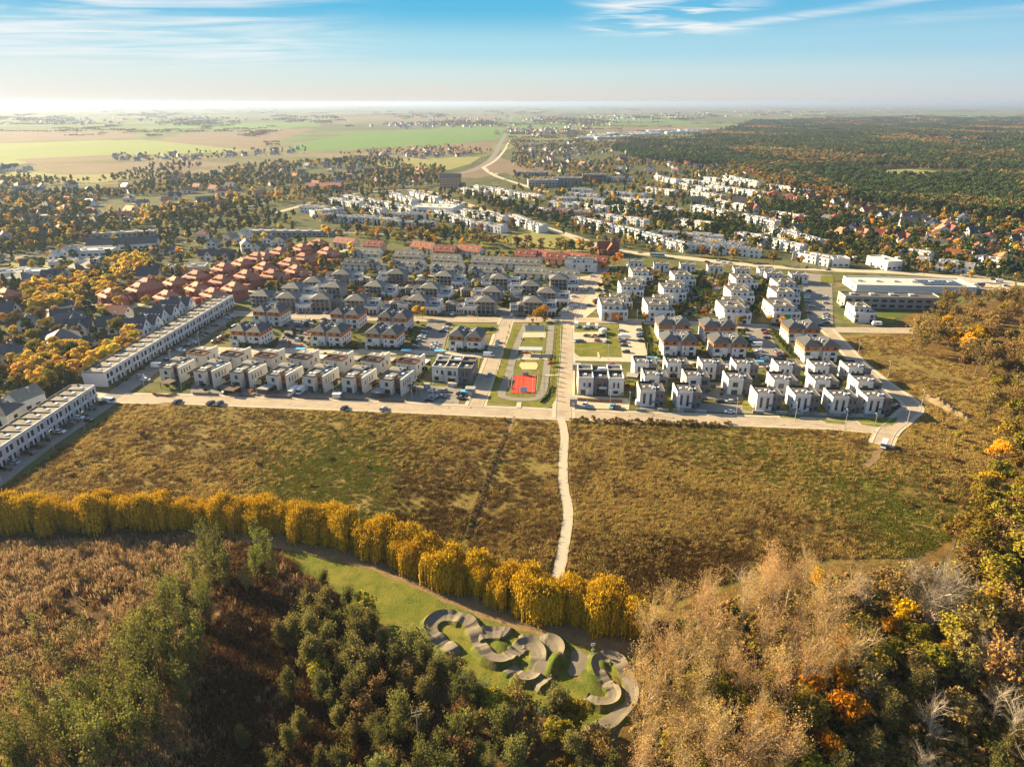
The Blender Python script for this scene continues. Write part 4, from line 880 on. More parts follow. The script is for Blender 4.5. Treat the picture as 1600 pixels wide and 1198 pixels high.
for i, (x, y, v, l) in enumerate(sb):
    put(SB[v], x, y, 4.5, f'white stepped house with roof terraces, {l}', 'stepped house', 'white stepped houses', GR + rad(4), (1.12, 1.1, 1.05) if v else ((1.05, .95, 1.0) if i < 12 else (.92, .8, .74)), 12)
CH = cube_house()
for i, (x, y) in enumerate([(993, 411), (1033, 415), (1074, 416), (1117, 419), (1158, 423), (1197, 424), (1208, 430), (1247, 432)]):
    put(CH, x, y, 4, f'white cube house with cluttered flat roof, {ORD[i]} from the left along the avenue', 'house', 'white cube houses along the avenue', GR + rad(-4), .95, 9)
# far white terraces
ter = [((518, 318), (563, 326)), ((540, 313), (600, 324)), ((613, 309), (650, 321)), ((645, 307), (685, 318)), ((605, 324), (648, 336)), ((570, 330), (600, 337)), ((472, 331), (510, 332)), ((488, 339), (535, 334)), ((508, 345), (561, 348)), ((565, 348), (623, 353)),
       ((613, 342), (665, 344)), ((630, 355), (680, 359)), ((685, 337), (743, 359)), ((723, 337), (790, 349)), ((745, 358), (788, 364)), ((723, 301), (760, 309)), ((743, 297), (800, 306)), ((770, 314), (800, 321)), ((800, 346), (848, 364)), ((901, 349), (973, 367)),
       ((974, 366), (1075, 394)), ((1030, 372), (1128, 380)), ((1080, 392), (1188, 402)), ((1085, 384), (1160, 392)), ((938, 344), (1010, 354)), ((895, 325), (950, 333)), ((860, 323), (898, 327)), ((868, 316), (908, 318)), ((910, 318), (965, 323)), ((888, 309), (935, 313)),
       ((890, 302), (925, 304)), ((940, 307), (1008, 312)), ((983, 336), (1030, 341)), ((1005, 329), (1063, 336)), ((1025, 281), (1060, 288)), ((1058, 293), (1113, 303)), ((1065, 287), (1135, 294)), ((1100, 283), (1185, 293)), ((1133, 281), (1183, 291)), ((1155, 374), (1200, 384)),
       ((945, 283), (990, 284)), ((1200, 364), (1283, 387)), ((1200, 384), (1255, 397)), ((1245, 405), (1300, 416)), ((1410, 402), (1453, 409)), ((1430, 417), (1520, 427)), ((1530, 413), (1575, 422)), ((1200, 295), (1262, 305)), ((1140, 300), (1195, 309)), ((1010, 300), (1055, 306)), ((1080, 306), (1130, 313)),
       ((1120, 322), (1165, 330)), ((1085, 330), (1140, 340)), ((1160, 345), (1215, 356)), ((1060, 352), (1110, 360)), ((820, 330), (858, 338)), ((690, 322), (720, 330)), ((805, 308), (845, 314)), ((960, 330), (985, 336)), ((1100, 296), (1150, 302)), ((970, 316), (1020, 322)), ((1210, 340), (1260, 350))]
ter += [((0, 440), (48, 432)), ((905, 216), (950, 215)), ((930, 218), (985, 216)), ((970, 214), (1030, 211)), ((1040, 209), (1095, 208)), ((920, 214), (960, 212)), ((950, 211), (1000, 209)), ((985, 212), (1030, 208)), ((1010, 207), (1060, 205)), ((1060, 206), (1110, 205)), ((900, 219), (930, 217))]
rws = ['white', 'pale', 'low white', 'bright white']
for i, (a, b) in enumerate(ter):
    pa, pb = P(*a), P(*b); L = (pb - pa).length
    wh = 'beyond the avenue' if a[0] > 850 and a[1] > 330 else ('near the far wood' if a[0] > 990 else ('among the far terraces left of the avenue' if a[0] < 850 else 'behind the orange school'))
    if a[0] < 40: wh = 'by the yellow birches'
    if a[1] < 230: wh = 'at the foot of the far wood'
    d = terrace_row(pa, pb, max(2, int(L / (8.5 if a[1] > 230 else 14))), 11 if a[1] > 230 else 16, 6.6 if a[1] > 230 else 8, label=f'{rws[i % 4]} flat-roofed terrace {wh}', group='far white terraces', detailed=False, roofm=R_white if a[1] < 230 else (R_felt if i % 3 else R_gravel))
# ---------------------------------------------------------------- trees and other plants
def rnd_unit(rg, n):
    v = rg.normal(size=(n, 3)); return v / np.linalg.norm(v, axis=1, keepdims=True)
def cards(c, size, rg, nrm=None, asp=1.35, flat=.9):
    """leaf cards at points c; nrm leans their faces outward"""
    n = len(c); a = rnd_unit(rg, n)
    if nrm is not None: a = a * flat + nrm; a /= np.linalg.norm(a, axis=1, keepdims=True) + 1e-9
    r = rnd_unit(rg, n); u = np.cross(a, r); u /= np.linalg.norm(u, axis=1, keepdims=True) + 1e-9; v = np.cross(a, u)
    s = (size * rg.uniform(.6, 1.25, (n, 1))) / 2
    p = np.stack([c - u * s - v * s * asp, c + u * s * .8 - v * s * asp, c + u * s + v * s * asp, c - u * s * .7 + v * s * asp], 1)
    return p.reshape(-1, 3)
def tubes(segs, n=3):
    """tapered twigs; segs rows = p0(3) p1(3) r0 r1"""
    s = np.asarray(segs, float); p0, p1 = s[:, :3], s[:, 3:6]; d = p1 - p0; d /= np.linalg.norm(d, axis=1, keepdims=True) + 1e-9
    h = np.where(np.abs(d[:, 2:3]) < .9, np.array([[0, 0, 1.]]), np.array([[1., 0, 0]])); a = np.cross(d, h); a /= np.linalg.norm(a, axis=1, keepdims=True) + 1e-9; b = np.cross(d, a)
    V = []
    for p, r in ((p0, s[:, 6:7]), (p1, s[:, 7:8])):
        for i in range(n):
            t = 2 * math.pi * i / n; V.append(p + a * r * math.cos(t) + b * r * math.sin(t))
    V = np.stack(V, 1).reshape(-1, 3); k = np.arange(len(s))[:, None] * 2 * n
    Fq = np.concatenate([k + np.array([[i, (i + 1) % n, n + (i + 1) % n, n + i]]) for i in range(n)], 0)
    return V, Fq
def np_mesh(name, parts_):
    """parts_: (verts, quads, material)"""
    vs, fs, ms, mats, k = [], [], [], [], 0
    for v, f, m in parts_:
        vs.append(v); fs.append(f + k); k += len(v)
        if m not in mats: mats.append(m)
        ms.append(np.full(len(f), mats.index(m), np.int32))
    v = np.concatenate(vs).astype(np.float32); f = np.concatenate(fs).astype(np.int32); mi = np.concatenate(ms)
    me = bpy.data.meshes.new(name); me.vertices.add(len(v)); me.vertices.foreach_set('co', v.ravel())
    me.loops.add(f.size); me.loops.foreach_set('vertex_index', f.ravel())
    me.polygons.add(len(f)); me.polygons.foreach_set('loop_start', np.arange(0, f.size, 4, dtype=np.int32)); me.polygons.foreach_set('loop_total', np.full(len(f), 4, np.int32))
    for m in mats: me.materials.append(m)
    me.polygons.foreach_set('material_index', mi); me.update(calc_edges=True); me.validate(); return me
def quads(n, off=0): return np.arange(n * 4).reshape(-1, 4) + off
def blob_points(rg, H, z0, R, lobes, n, shell=.62, sq=1.0):
    """points on the shells of many lobes inside an egg-shaped crown, with gaps between the lobes"""
    zc = (H + z0) / 2; hz = (H - z0) / 2
    d = rnd_unit(rg, lobes); d[:, 2] = d[:, 2] * .9 + .12
    rr = rg.uniform(.40, .85, (lobes, 1)); L = d * rr * np.array([[R, R, hz]]) + np.array([[0, 0, zc]])
    lr = R * rg.uniform(.30, .50, lobes)
    idx = rg.integers(0, lobes, n); e = rnd_unit(rg, n); e[:, 2] = np.abs(e[:, 2]) * .8 + e[:, 2] * .2
    q = L[idx] + e * (lr[idx] * rg.uniform(shell, 1.08, n))[:, None] * np.array([[1, 1, sq]])
    nr = e * .8 + (q - np.array([[0, 0, zc]])) / R * .5
    return q, nr / (np.linalg.norm(nr, axis=1, keepdims=True) + 1e-9), L
def limbs(rg, L, H, z0, r, base=.0):
    """trunk and a limb to every lobe"""
    segs = []; zt = z0 * .9 + (H - z0) * .35; b = np.array([rg.uniform(-.2, .2), rg.uniform(-.2, .2), zt])
    m = b * np.array([.4, .4, .5]); segs.append([0, 0, -.2, *m, r * 1.25, r * .9]); segs.append([*m, *b, r * .9, r * .6])
    for c in L:
        t = rg.uniform(.45, 1.0); s0 = m + (b - m) * t; mid = s0 + (c - s0) * .5 + np.array([0, 0, -.35]); segs.append([*s0, *mid, r * .4, r * .25]); segs.append([*mid, *c, r * .25, r * .08])
    return segs
B_dark = plain('dark_bark', (.055, .042, .030), .95, .2, 2); B_grey = plain('grey_bark', (.17, .145, .11), .95, .2, 2); B_pale = plain('pale_bark', (.36, .305, .225), .9, .12, 2, rnd=.08)
B_silver = plain('silver_twigs', (.33, .27, .195), .9, .12, 2, rnd=.1); B_twig = plain('twig_bark', (.43, .31, .17), .9, .15, 2, rnd=.14); B_brown = plain('brown_twigs', (.24, .17, .095), .95, .2, 2, rnd=.18)
L_willow = leafy('willow_leaves', [(.22, .14, .010), (.54, .33, .016), (.68, .44, .030), (.30, .19, .016)], .18, .03)
L_alder = leafy('alder_leaves', [(.080, .088, .018), (.15, .165, .030), (.21, .195, .045), (.10, .075, .028)], .42)
L_scrub = leafy('scrub_leaves', [(.095, .095, .024), (.17, .16, .042), (.22, .19, .065), (.11, .094, .032)], .42, .2)
L_maple = leafy('maple_leaves', [(.30, .16, .010), (.60, .32, .012), (.72, .40, .02), (.38, .16, .008)], .42, .2)
L_olive = leafy('turning_leaves', [(.12, .115, .018), (.24, .20, .028), (.36, .26, .03), (.15, .10, .02)], .4, .2)
L_birch = leafy('birch_leaves', [(.46, .29, .035), (.66, .43, .060), (.74, .52, .10), (.38, .22, .035)], .4, .2)
L_oak = leafy('oak_leaves', [(.14, .095, .032), (.23, .155, .050), (.30, .20, .065), (.16, .115, .036)], .3, .22)
L_pine = leafy('pine_needles', [(.022, .045, .013), (.040, .072, .020), (.066, .094, .028), (.032, .052, .018)], .2, .2)
L_green = leafy('dark_green_leaves', [(.022, .042, .010), (.042, .070, .014), (.065, .092, .018)], .25, .25)
L_tan = leafy('withered_leaves', [(.38, .235, .085), (.54, .35, .13), (.30, .18, .06), (.58, .41, .17)], .4, .15)
L_rust = leafy('rust_leaves', [(.42, .12, .02), (.55, .19, .03), (.30, .09, .02)], .4, .2)
def t_blob(seed, H, R, leaf, n, size, lobes, bark, z0=None, r=None, shell=.62):
    rg = np.random.default_rng(seed); z0 = H * .25 if z0 is None else z0
    q, nr, L = blob_points(rg, H, z0, R, lobes, n, shell)
    c = cards(q, size, rg, nr); tv, tf = tubes(limbs(rg, L, H, z0, r or H * .018), 5 if n > 800 else 3)
    return (c, quads(n), leaf), (tv, tf, bark)
def t_willow(seed, H=13.0, R=6.6):
    rg = np.random.default_rng(seed); nl = 24
    d = rnd_unit(rg, nl); rr = rg.uniform(.25, .9, (nl, 1)); L = np.concatenate([d[:, :2] * rr * R * .80, (H * .50 + (1 - rr) * H * .26 + rg.uniform(-2.2, 1.6, (nl, 1)))], 1)
    P_, N_ = [], []
    for c in L:
        lr = rg.uniform(1.1, 2.2); k = 130
        e = rnd_unit(rg, k); e[:, 2] = np.abs(e[:, 2]); st = c + e * lr
        P_.append(st + rg.normal(size=(k, 3)) * np.array([[.5, .5, .95]])); N_.append(e)
        ks = 58; th = rg.uniform(0, 2 * math.pi, ks); out = np.stack([np.cos(th), np.sin(th), np.zeros(ks)], 1)
        top = c + out * lr * rg.uniform(.6, 1.1, (ks, 1)) + np.array([[0, 0, .5]]); ln = rg.uniform(1.5, 9.5, ks)
        for j in range(18):
            dz = j * .48; ok = (dz < ln) & (top[:, 2] - dz > .5)
            p = top + out * (.35 * math.log1p(dz)) + np.array([[0, 0, -dz]]) + rg.normal(size=(ks, 3)) * .10
            P_.append(p[ok]); N_.append((out + np.array([[0, 0, .25]]))[ok])
    q = np.concatenate(P_); nn = np.concatenate(N_); n = len(q); a = rnd_unit(rg, n) * .55 + nn; a /= np.linalg.norm(a, axis=1, keepdims=True)
    v = np.array([[0, 0, 1.]]) + rg.normal(size=(n, 3)) * .22; u = np.cross(v, a); u /= np.linalg.norm(u, axis=1, keepdims=True)
    s = rg.uniform(.10, .19, (n, 1)); h = rg.uniform(.20, .36, (n, 1))
    c = np.stack([q - u * s - v * h, q + u * s - v * h, q + u * s * .8 + v * h, q - u * s * .8 + v * h], 1).reshape(-1, 3)
    tv, tf = tubes(limbs(rg, L, H * .8, 3, .26), 5); return (c, quads(n), L_willow), (tv, tf, B_dark)
def t_bare(seed, H, spread=.8, leafn=1200, leaf=None, bark=None, twig=None, up=.55, r0=.24, nk=(9, 5, 5, 4), z0=.28, lsize=.30, jit=.28):
    rg = np.random.default_rng(seed); segs, tw, tips = [], [], []
    def grow(p, d, ln, r, lv):
        m = 2 if lv < 3 else 1; q = p; dd = d
        for k in range(m):
            dd = dd + rg.normal(size=3) * (.16 if lv else .05) + np.array([0, 0, .10 * up]); dd /= np.linalg.norm(dd)
            e = q + dd * ln / m; ra = r * (1 - .45 * k / m); (segs if lv < 2 else tw).append([*q, *e, ra, r * (1 - .45 * (k + 1) / m) if lv < 3 else r * .3]); q0 = q; q = e
            if lv < 3:
                for _ in range(int(nk[lv] / m + rg.random())):
                    t = rg.uniform(.2, 1) if lv or k else rg.uniform(z0 * 2, 1)
                    if lv == 0: t = max(t, .25)
                    b = q0 + (e - q0) * t; w = rnd_unit(rg, 1)[0]; w[2] = abs(w[2]) * .6 + .15 * up; w = w * spread + dd * .75; w /= np.linalg.norm(w)
                    grow(b, w, ln * rg.uniform(.34, .56) * (1.15 if lv == 0 else 1.25), max(.016, r * rg.uniform(.30, .5)), lv + 1)
            else: tips.append(e)
    grow(np.array([0, 0, -.2]), np.array([0, 0, 1.]), H * .72, r0, 0)
    v1, f1 = tubes(segs, 5); v2, f2 = tubes(tw, 3); top = max(v1[:, 2].max(), v2[:, 2].max()); k = H / top; v1 = v1 * k; v2 = v2 * k
    bark = bark or B_grey; twig = twig or B_twig; t = np.asarray(tips) * k
    crown = [(v2, f2, twig)]
    if leafn:
        i = rg.integers(0, len(t), leafn); c = t[i] + rg.normal(size=(leafn, 3)) * jit; crown.append((cards(c, lsize, rg), quads(leafn), leaf or L_tan))
    return crown, (v1, f1, bark)
def t_cone(seed, H, R, leaf, n, size):
    rg = np.random.default_rng(seed); t = rg.random(n) ** .75; z = H * (.06 + .94 * t); ring = 1 + .25 * np.sin(z * 5.5); r = R * (1 - t) ** .85 * ring * rg.uniform(.55, 1.05, n)
    a = rg.uniform(0, 2 * math.pi, n); q = np.stack([np.cos(a) * r, np.sin(a) * r, z], 1); nn = np.stack([np.cos(a), np.sin(a), np.full(n, .3)], 1)
    tv, tf = tubes([[0, 0, -.1, 0, 0, H * .9, H * .018, .02]], 4); return (cards(q, size, rg, nn), quads(n), leaf), (tv, tf, B_dark)
def t_tuft(seed, mat, n, R, h0, h1, w, lean=.35):
    rg = np.random.default_rng(seed); p = np.stack([*(rg.normal(size=(2, n)) * R * .45), np.zeros(n)], 1); a = rg.uniform(0, 2 * math.pi, n); u = np.stack([np.cos(a), np.sin(a), np.zeros(n)], 1)
    h = rg.uniform(h0, h1, (n, 1)); ld = rg.normal(size=(n, 3)) * lean; ld[:, 2] = 1; tp = p + ld * h; ww = w * rg.uniform(.6, 1.3, (n, 1))
    V = np.stack([p - u * ww, p + u * ww, tp + u * ww * .45, tp - u * ww * .45], 1).reshape(-1, 3); return np_mesh('tuft', [(V, quads(n), mat)])
# ---- placing: every tree is one thing; past 300 of a kind the rest become one mass
REG = {}
VAR = {}
def add(kind, x, y, s, label, group, rot=None): REG.setdefault(kind, []).append((x, y, s, label, group, rot))
RNG = np.random.default_rng(11)
def seg_dist(px, py):
    d = np.full(px.shape, 1e9)
    if not ROADS: return d
    R = np.asarray(ROADS)
    for x0, y0, x1, y1, w in R:
        dx, dy = x1 - x0, y1 - y0; t = np.clip(((px - x0) * dx + (py - y0) * dy) / (dx * dx + dy * dy + 1e-9), 0, 1)
        d = np.minimum(d, np.hypot(px - x0 - t * dx, py - y0 - t * dy) - w)
    return d
def free(px, py, pad=1.0, road=1.0):
    ok = np.ones(px.shape, bool)
    if KEEP:
        K = np.asarray(KEEP)
        for i in range(0, len(px), 2000):
            sl = slice(i, i + 2000); d = np.hypot(px[sl, None] - K[None, :, 0], py[sl, None] - K[None, :, 1]) - K[None, :, 2]; ok[sl] &= d.min(1) > pad
    if road is not None: ok &= seg_dist(px, py) > road
    return ok
def spread_px(poly, n, z=0.0, gap=4.0, seed=0, check=True, pad=.5, power=0.0):
    """points spread over a polygon of the photograph (read on the level z), kept apart in the world"""
    rg = np.random.default_rng(seed); P0 = np.asarray(poly, float); lo, hi = P0.min(0), P0.max(0)
    m = n * 6; x = rg.uniform(lo[0], hi[0], m); y = rg.uniform(lo[1], hi[1], m); k = in_poly(x, y, poly); x, y = x[k], y[k]
    r = (x - 800) / F; d = (y - 599) / F; t = (z - CAMZ) / (-math.sin(TH) - d * math.cos(TH)); X = r * t; Y = (math.cos(TH) - d * math.sin(TH)) * t
    if check: k = free(X, Y, pad); X, Y = X[k], Y[k]
    cell = {}; out = []
    for a, b in zip(X, Y):
        g = gap * (1 + power * b / 1000.0); c = (int(a // g), int(b // g))
        if any((a - q[0]) ** 2 + (b - q[1]) ** 2 < g * g for i in (-1, 0, 1) for j in (-1, 0, 1) for q in cell.get((c[0] + i, c[1] + j), ())): continue
        cell.setdefault(c, []).append((a, b)); out.append((a, b))
        if len(out) >= n: break
    return out
def mixed(pts, kinds, group, seed=0):
    """kinds: (kind, weight, label, scale lo, hi)"""
    rg = random.Random(seed); w = [k[1] for k in kinds]
    for x, y in pts:
        k = rg.choices(kinds, w)[0]; add(k[0], x, y, rg.uniform(k[3], k[4]), k[2], group)
def at_px(kind, L, z, label, group, lo=.85, hi=1.15, seed=0):
    rg = random.Random(seed)
    for x, y in L: p = P(x, y, z); add(kind, p.x, p.y, rg.uniform(lo, hi), label, group)
GN = {}
def scatter(name, meshes, pts, label, cat, kind='stuff'):
    """one object: copies of a few meshes on many points (x, y, z, scale, rot, which)"""
    col = bpy.data.collections.new(name + '_sources')
    for i, me in enumerate(meshes):
        o = bpy.data.objects.new(f'{name}_{chr(97 + i)}', me); col.objects.link(o)
    p = np.asarray(pts, float); me = bpy.data.meshes.new(name); me.vertices.add(len(p)); me.vertices.foreach_set('co', p[:, :3].astype(np.float32).ravel())
    for nm, c, ty in (('scl', 3, 'FLOAT'), ('rot', 4, 'FLOAT'), ('idx', 5, 'INT')):
        a = me.attributes.new(nm, ty, 'POINT'); a.data.foreach_set('value', p[:, c].astype(np.int32 if ty == 'INT' else np.float32))
    o = bpy.data.objects.new(name, me); COL.objects.link(o); tag(o, label, cat, None, kind)
    g = bpy.data.node_groups.new(name, 'GeometryNodeTree'); g.interface.new_socket('Geometry', in_out='INPUT', socket_type='NodeSocketGeometry'); g.interface.new_socket('Geometry', in_out='OUTPUT', socket_type='NodeSocketGeometry')
    n = g.nodes; gi = n.new('NodeGroupInput'); go = n.new('NodeGroupOutput'); ip = n.new('GeometryNodeInstanceOnPoints'); ci = n.new('GeometryNodeCollectionInfo')
    ci.inputs['Collection'].default_value = col; ci.inputs['Separate Children'].default_value = True; ci.inputs['Reset Children'].default_value = True
    def na(nm, ty):
        q = n.new('GeometryNodeInputNamedAttribute'); q.data_type = ty; q.inputs['Name'].default_value = nm; return q.outputs['Attribute']
    cx = n.new('ShaderNodeCombineXYZ'); g.links.new(na('rot', 'FLOAT'), cx.inputs[2]); ip.inputs['Pick Instance'].default_value = True
    g.links.new(gi.outputs[0], ip.inputs['Points']); g.links.new(ci.outputs[0], ip.inputs['Instance']); g.links.new(na('idx', 'INT'), ip.inputs['Instance Index']); g.links.new(cx.outputs[0], ip.inputs['Rotation']); g.links.new(na('scl', 'FLOAT'), ip.inputs['Scale'])
    g.links.new(ip.outputs[0], go.inputs[0]); md = o.modifiers.new('scatter', 'NODES'); md.node_group = g; return o
def variants(kind, near, far, height=None):
    VAR[kind] = dict(near=near, far=far)
def both(fn, seeds):
    """near meshes: (crown, trunk) pairs"""
    out = []
    for s in seeds:
        c, t = fn(s); c = c if isinstance(c, list) else [c]; out.append((np_mesh('crown', c), np_mesh('trunk', [t]), np_mesh('tree', c + [t])))
    return out
variants('willow_tree', lambda: both(lambda s: t_willow(s), (1, 2, 3, 4, 5)), None)
variants('alder_tree', lambda: both(lambda s: t_bare(s, 16, .50, 1500, L_alder, B_dark, B_grey, .8, .16, (20, 5, 4, 3), .14, .27, .36), (1, 2, 3, 4)), None)
variants('scrub_tree', lambda: both(lambda s: t_bare(s, 9.8, .80, 3000, L_scrub, B_grey, B_grey, .7, .13, (16, 6, 5, 3), .08, .25, .40), (1, 2, 3, 4)), None)
variants('poplar_tree', lambda: both(lambda s: t_bare(s, 18, .72, 2300, L_tan, B_pale, B_twig, .85, .24, (13, 7, 7, 5), lsize=.14), (1, 2, 3, 4)), None)
variants('bare_tree', lambda: both(lambda s: t_bare(s, 14, 1.0, 0, None, B_pale, B_silver, .35, .28, (12, 8, 7, 6)), (5, 6, 7)), None)
variants('brown_tree', lambda: both(lambda s: t_bare(s, 14, .85, 1000, L_oak, B_grey, B_brown, .6, .20, (9, 6, 5, 4), lsize=.42), (8, 9, 10)),
         lambda: [np_mesh('tree', list(t_blob(s, 13, 4.0, L_oak, 170, 1.2, 14, B_grey, 3))) for s in (31, 32, 33)])
variants('birch_sapling', lambda: both(lambda s: t_bare(s, 10, .55, 260, L_scrub, B_grey, B_brown, .9, .12, (10, 4, 3, 3)), (11, 12, 13)), None)
variants('maple_tree', lambda: both(lambda s: t_blob(s, 10, 3.7, L_maple, 2300, .40, 20, B_dark, 2.0, .18), (1, 2, 3)), lambda: [np_mesh('tree', list(t_blob(s, 10, 3.7, L_maple, 200, 1.15, 14, B_dark, 1.6))) for s in (21, 22)])
variants('turning_tree', lambda: both(lambda s: t_blob(s, 11, 3.9, L_olive, 2400, .40, 22, B_dark, 2.0, .18), (1, 2, 3)), lambda: [np_mesh('tree', list(t_blob(s, 10, 3.8, L_olive, 200, 1.15, 14, B_dark, 1.6))) for s in (23, 24)])
variants('birch_tree', lambda: both(lambda s: t_blob(s, 10, 2.9, L_birch, 1500, .46, 18, B_pale, 1.5, .12), (1, 2, 3)), lambda: [np_mesh('tree', list(t_blob(s, 10.5, 3.0, L_birch, 170, 1.1, 12, B_pale, 1.5))) for s in (25, 26)])
variants('oak_tree', lambda: both(lambda s: t_blob(s, 11, 4.3, L_oak, 1700, .52, 20, B_dark, 2.0, .2), (1, 2, 3)), lambda: [np_mesh('tree', list(t_blob(s, 11, 4.4, L_oak, 190, 1.25, 14, B_dark, 1.8))) for s in (27, 28)])
variants('pine_tree', lambda: both(lambda s: t_blob(s, 13, 3.3, L_pine, 1300, .62, 16, B_brown, 4.0, .2, .4), (1, 2, 3)), lambda: [np_mesh('tree', list(t_blob(s, 13.5, 3.4, L_pine, 150, 1.3, 12, B_brown, 3.4, None, .4))) for s in (29, 30)])
variants('spruce_tree', lambda: both(lambda s: t_cone(s, 9, 2.0, L_pine, 900, .5), (1, 2)), lambda: [np_mesh('tree', list(t_cone(s, 10, 2.2, L_pine, 130, 1.0))) for s in (3, 4)])
variants('garden_shrub', lambda: both(lambda s: t_blob(s, 2.6, 1.5, L_green, 420, .38, 9, B_dark, .2, .06), (1, 2)), lambda: [np_mesh('tree', list(t_blob(s, 2.8, 1.6, L_green, 60, .8, 6, B_dark, .2, .06))) for s in (3,)])
variants('autumn_shrub', lambda: both(lambda s: t_blob(s, 2.8, 1.5, L_rust if s == 1 else L_olive, 420, .36, 9, B_dark, .2, .06), (1, 2)), lambda: [np_mesh('tree', list(t_blob(s, 2.8, 1.6, L_olive, 60, .8, 6, B_dark, .2, .06))) for s in (3,)])
variants('brown_shrub', lambda: both(lambda s: t_blob(s, 2.2, 1.5, L_oak, 380, .30, 9, B_dark, .1, .05), (1, 2)), lambda: [np_mesh('tree', list(t_blob(s, 2.4, 1.6, L_oak, 60, .7, 6, B_dark, .2, .06))) for s in (3,)])
# --- the willow row
wl = smooth([Vector((x, y, 0)) for x, y in [(-150, 832), (-40, 830), (60, 826), (200, 822), (330, 826), (430, 832), (510, 846), (590, 872), (650, 896), (720, 922), (800, 948), (870, 966), (940, 978), (1000, 988)]], 8)
acc = []; last = None
for q in wl:
    p = P(q.x, q.y)
    if last is None or (p - last).length > 3.9: acc.append(p); last = p
rgw = random.Random(4)
for i, p in enumerate(acc):
    add('willow_tree', p.x + rgw.uniform(-.8, .8), p.y + 1.5 + rgw.uniform(-1.8, 1.2), rgw.uniform(.60, .94), f'golden weeping willow, {ORD[i] if i < 40 else str(i + 1) + chr(116) + chr(104)} from the left in the long row', 'golden weeping willows in the long row')
bk = [(p.x, p.y + 4.5) for p in acc]
for x, y in bk: add('willow_tree', x + rgw.uniform(-1, 1), y + rgw.uniform(-.8, .8), rgw.uniform(.55, .88), 'golden weeping willow standing just behind the long row', 'golden weeping willows in the long row')
at_px('willow_tree', [(600, 838), (640, 852), (672, 864), (705, 878), (745, 890), (790, 905), (830, 918), (905, 940), (950, 952), (985, 962)], 4, 'golden weeping willow standing just behind the long row', 'golden weeping willows in the long row', .75, .9)
# --- marsh and its trees
at_px('alder_tree', [(330, 880), (350, 892), (305, 905), (322, 860), (342, 868), (395, 875), (425, 880), (410, 862), (290, 935), (320, 950), (270, 965), (240, 980), (300, 985), (255, 1010), (220, 1020), (285, 1040), (200, 1050), (240, 1060), (180, 1080), (215, 1100), (150, 1100), (120, 1095), (60, 1130), (100, 1150),
    (30, 1160), (70, 1170), (140, 1160), (170, 1150), (20, 1190), (260, 985), (305, 1010), (230, 1035), (190, 1120), (250, 1120), (110, 1185), (160, 1195), (210, 1150), (275, 930), (280, 1075), (-10, 1130), (45, 1195), (235, 1000), (268, 1030), (312, 930), (205, 1075), (130, 1130)], 7.5, 'slender half-bare alder in the green belt crossing the marsh', 'alders crossing the marsh', .82, 1.15, 3)
at_px('birch_sapling', [(45, 1055), (75, 1020), (100, 1040), (110, 1000), (130, 990), (140, 1065), (80, 1075), (25, 1090), (170, 1030), (20, 1040), (60, 985), (180, 985), (95, 1090), (210, 965), (470, 955), (380, 905)], 5.5, 'thin leafless sapling among the brown reeds', 'saplings in the reeds', .8, 1.2, 5)
sp = [(452, 985), (490, 950), (545, 925), (578, 930), (600, 985), (660, 1012), (700, 1035), (760, 1075), (830, 1090), (870, 1105), (940, 1150), (975, 1215), (520, 1215), (500, 1080)]
mixed(spread_px(sp, 170, 5, 4.0, 5, False), [('scrub_tree', .62, 'grey-green bushy tree in the thicket below the pump track', .7, 1.15), ('alder_tree', .12, 'taller alder in the thicket below the pump track', .62, .8), ('brown_tree', .16, 'bare brown tree in the thicket below the pump track', .55, .7), ('turning_tree', .10, 'yellowing tree in the thicket below the pump track', .6, .85)], 'trees of the thicket below the pump track', 6)
at_px('scrub_tree', [(480, 925), (505, 965), (465, 975), (438, 990), (400, 870), (505, 900), (455, 1070), (380, 1150), (470, 1130), (430, 1190), (500, 1180), (450, 1150)], 4.5, 'lone grey-green bush in the dark reeds', 'lone bushes in the reeds', .6, .9, 8)
at_px('turning_tree', [(880, 1105), (905, 1115), (890, 1125)], 4, 'small yellow-green tree leaning over the pump track', 'trees at the pump track', .5, .65, 2)
# --- poplar grove and its understorey
gp = [(1010, 965), (1060, 925), (1150, 895), (1215, 872), (1270, 880), (1310, 905), (1330, 960), (1330, 1010), (1260, 1060), (1235, 1215), (1000, 1215), (996, 1080)]
mixed(spread_px(gp, 62, 11, 5.2, 7, False), [('poplar_tree', 1, 'bare pinkish poplar in the tall grove beside the pump track', .82, 1.15)], 'poplars of the tall grove', 7)
up_ = [(1050, 1060), (1180, 1080), (1300, 960), (1420, 940), (1500, 980), (1480, 1040), (1340, 1090), (1290, 1215), (1060, 1215)]
mixed(spread_px(up_, 58, 5, 5.4, 8, False), [('maple_tree', .34, 'yellow maple glowing under the tall poplars', .7, 1.05), ('turning_tree', .36, 'green and yellow tree under the tall poplars', .75, 1.1), ('scrub_tree', .2, 'grey-green bush under the tall poplars', .8, 1.1), ('brown_tree', .1, 'bare brown tree under the tall poplars', .8, 1)], 'understorey of the poplar grove', 9)
at_px('brown_tree', [(1515, 985), (1560, 1040), (1600, 1050), (1530, 960), (1500, 1030), (1580, 960), (1420, 905), (1390, 915)], 8, 'tall tan bare tree at the right wood edge', 'tan bare trees of the right wood', .9, 1.15, 6)
at_px('bare_tree', [(1462, 925), (1480, 905), (1440, 905), (1500, 918)], 12, 'big silvery bare tree with a spreading crown above the maples', 'big silvery bare trees', 1.25, 1.45, 8)
at_px('bare_tree', [(1455, 918), (1490, 915), (1470, 935), (1362, 905), (1350, 895), (1210, 885), (1165, 912)], 10, 'pale bleached bare tree on the wood edge above the meadow', 'pale bare trees on the wood edge', .75, 1.05, 4)
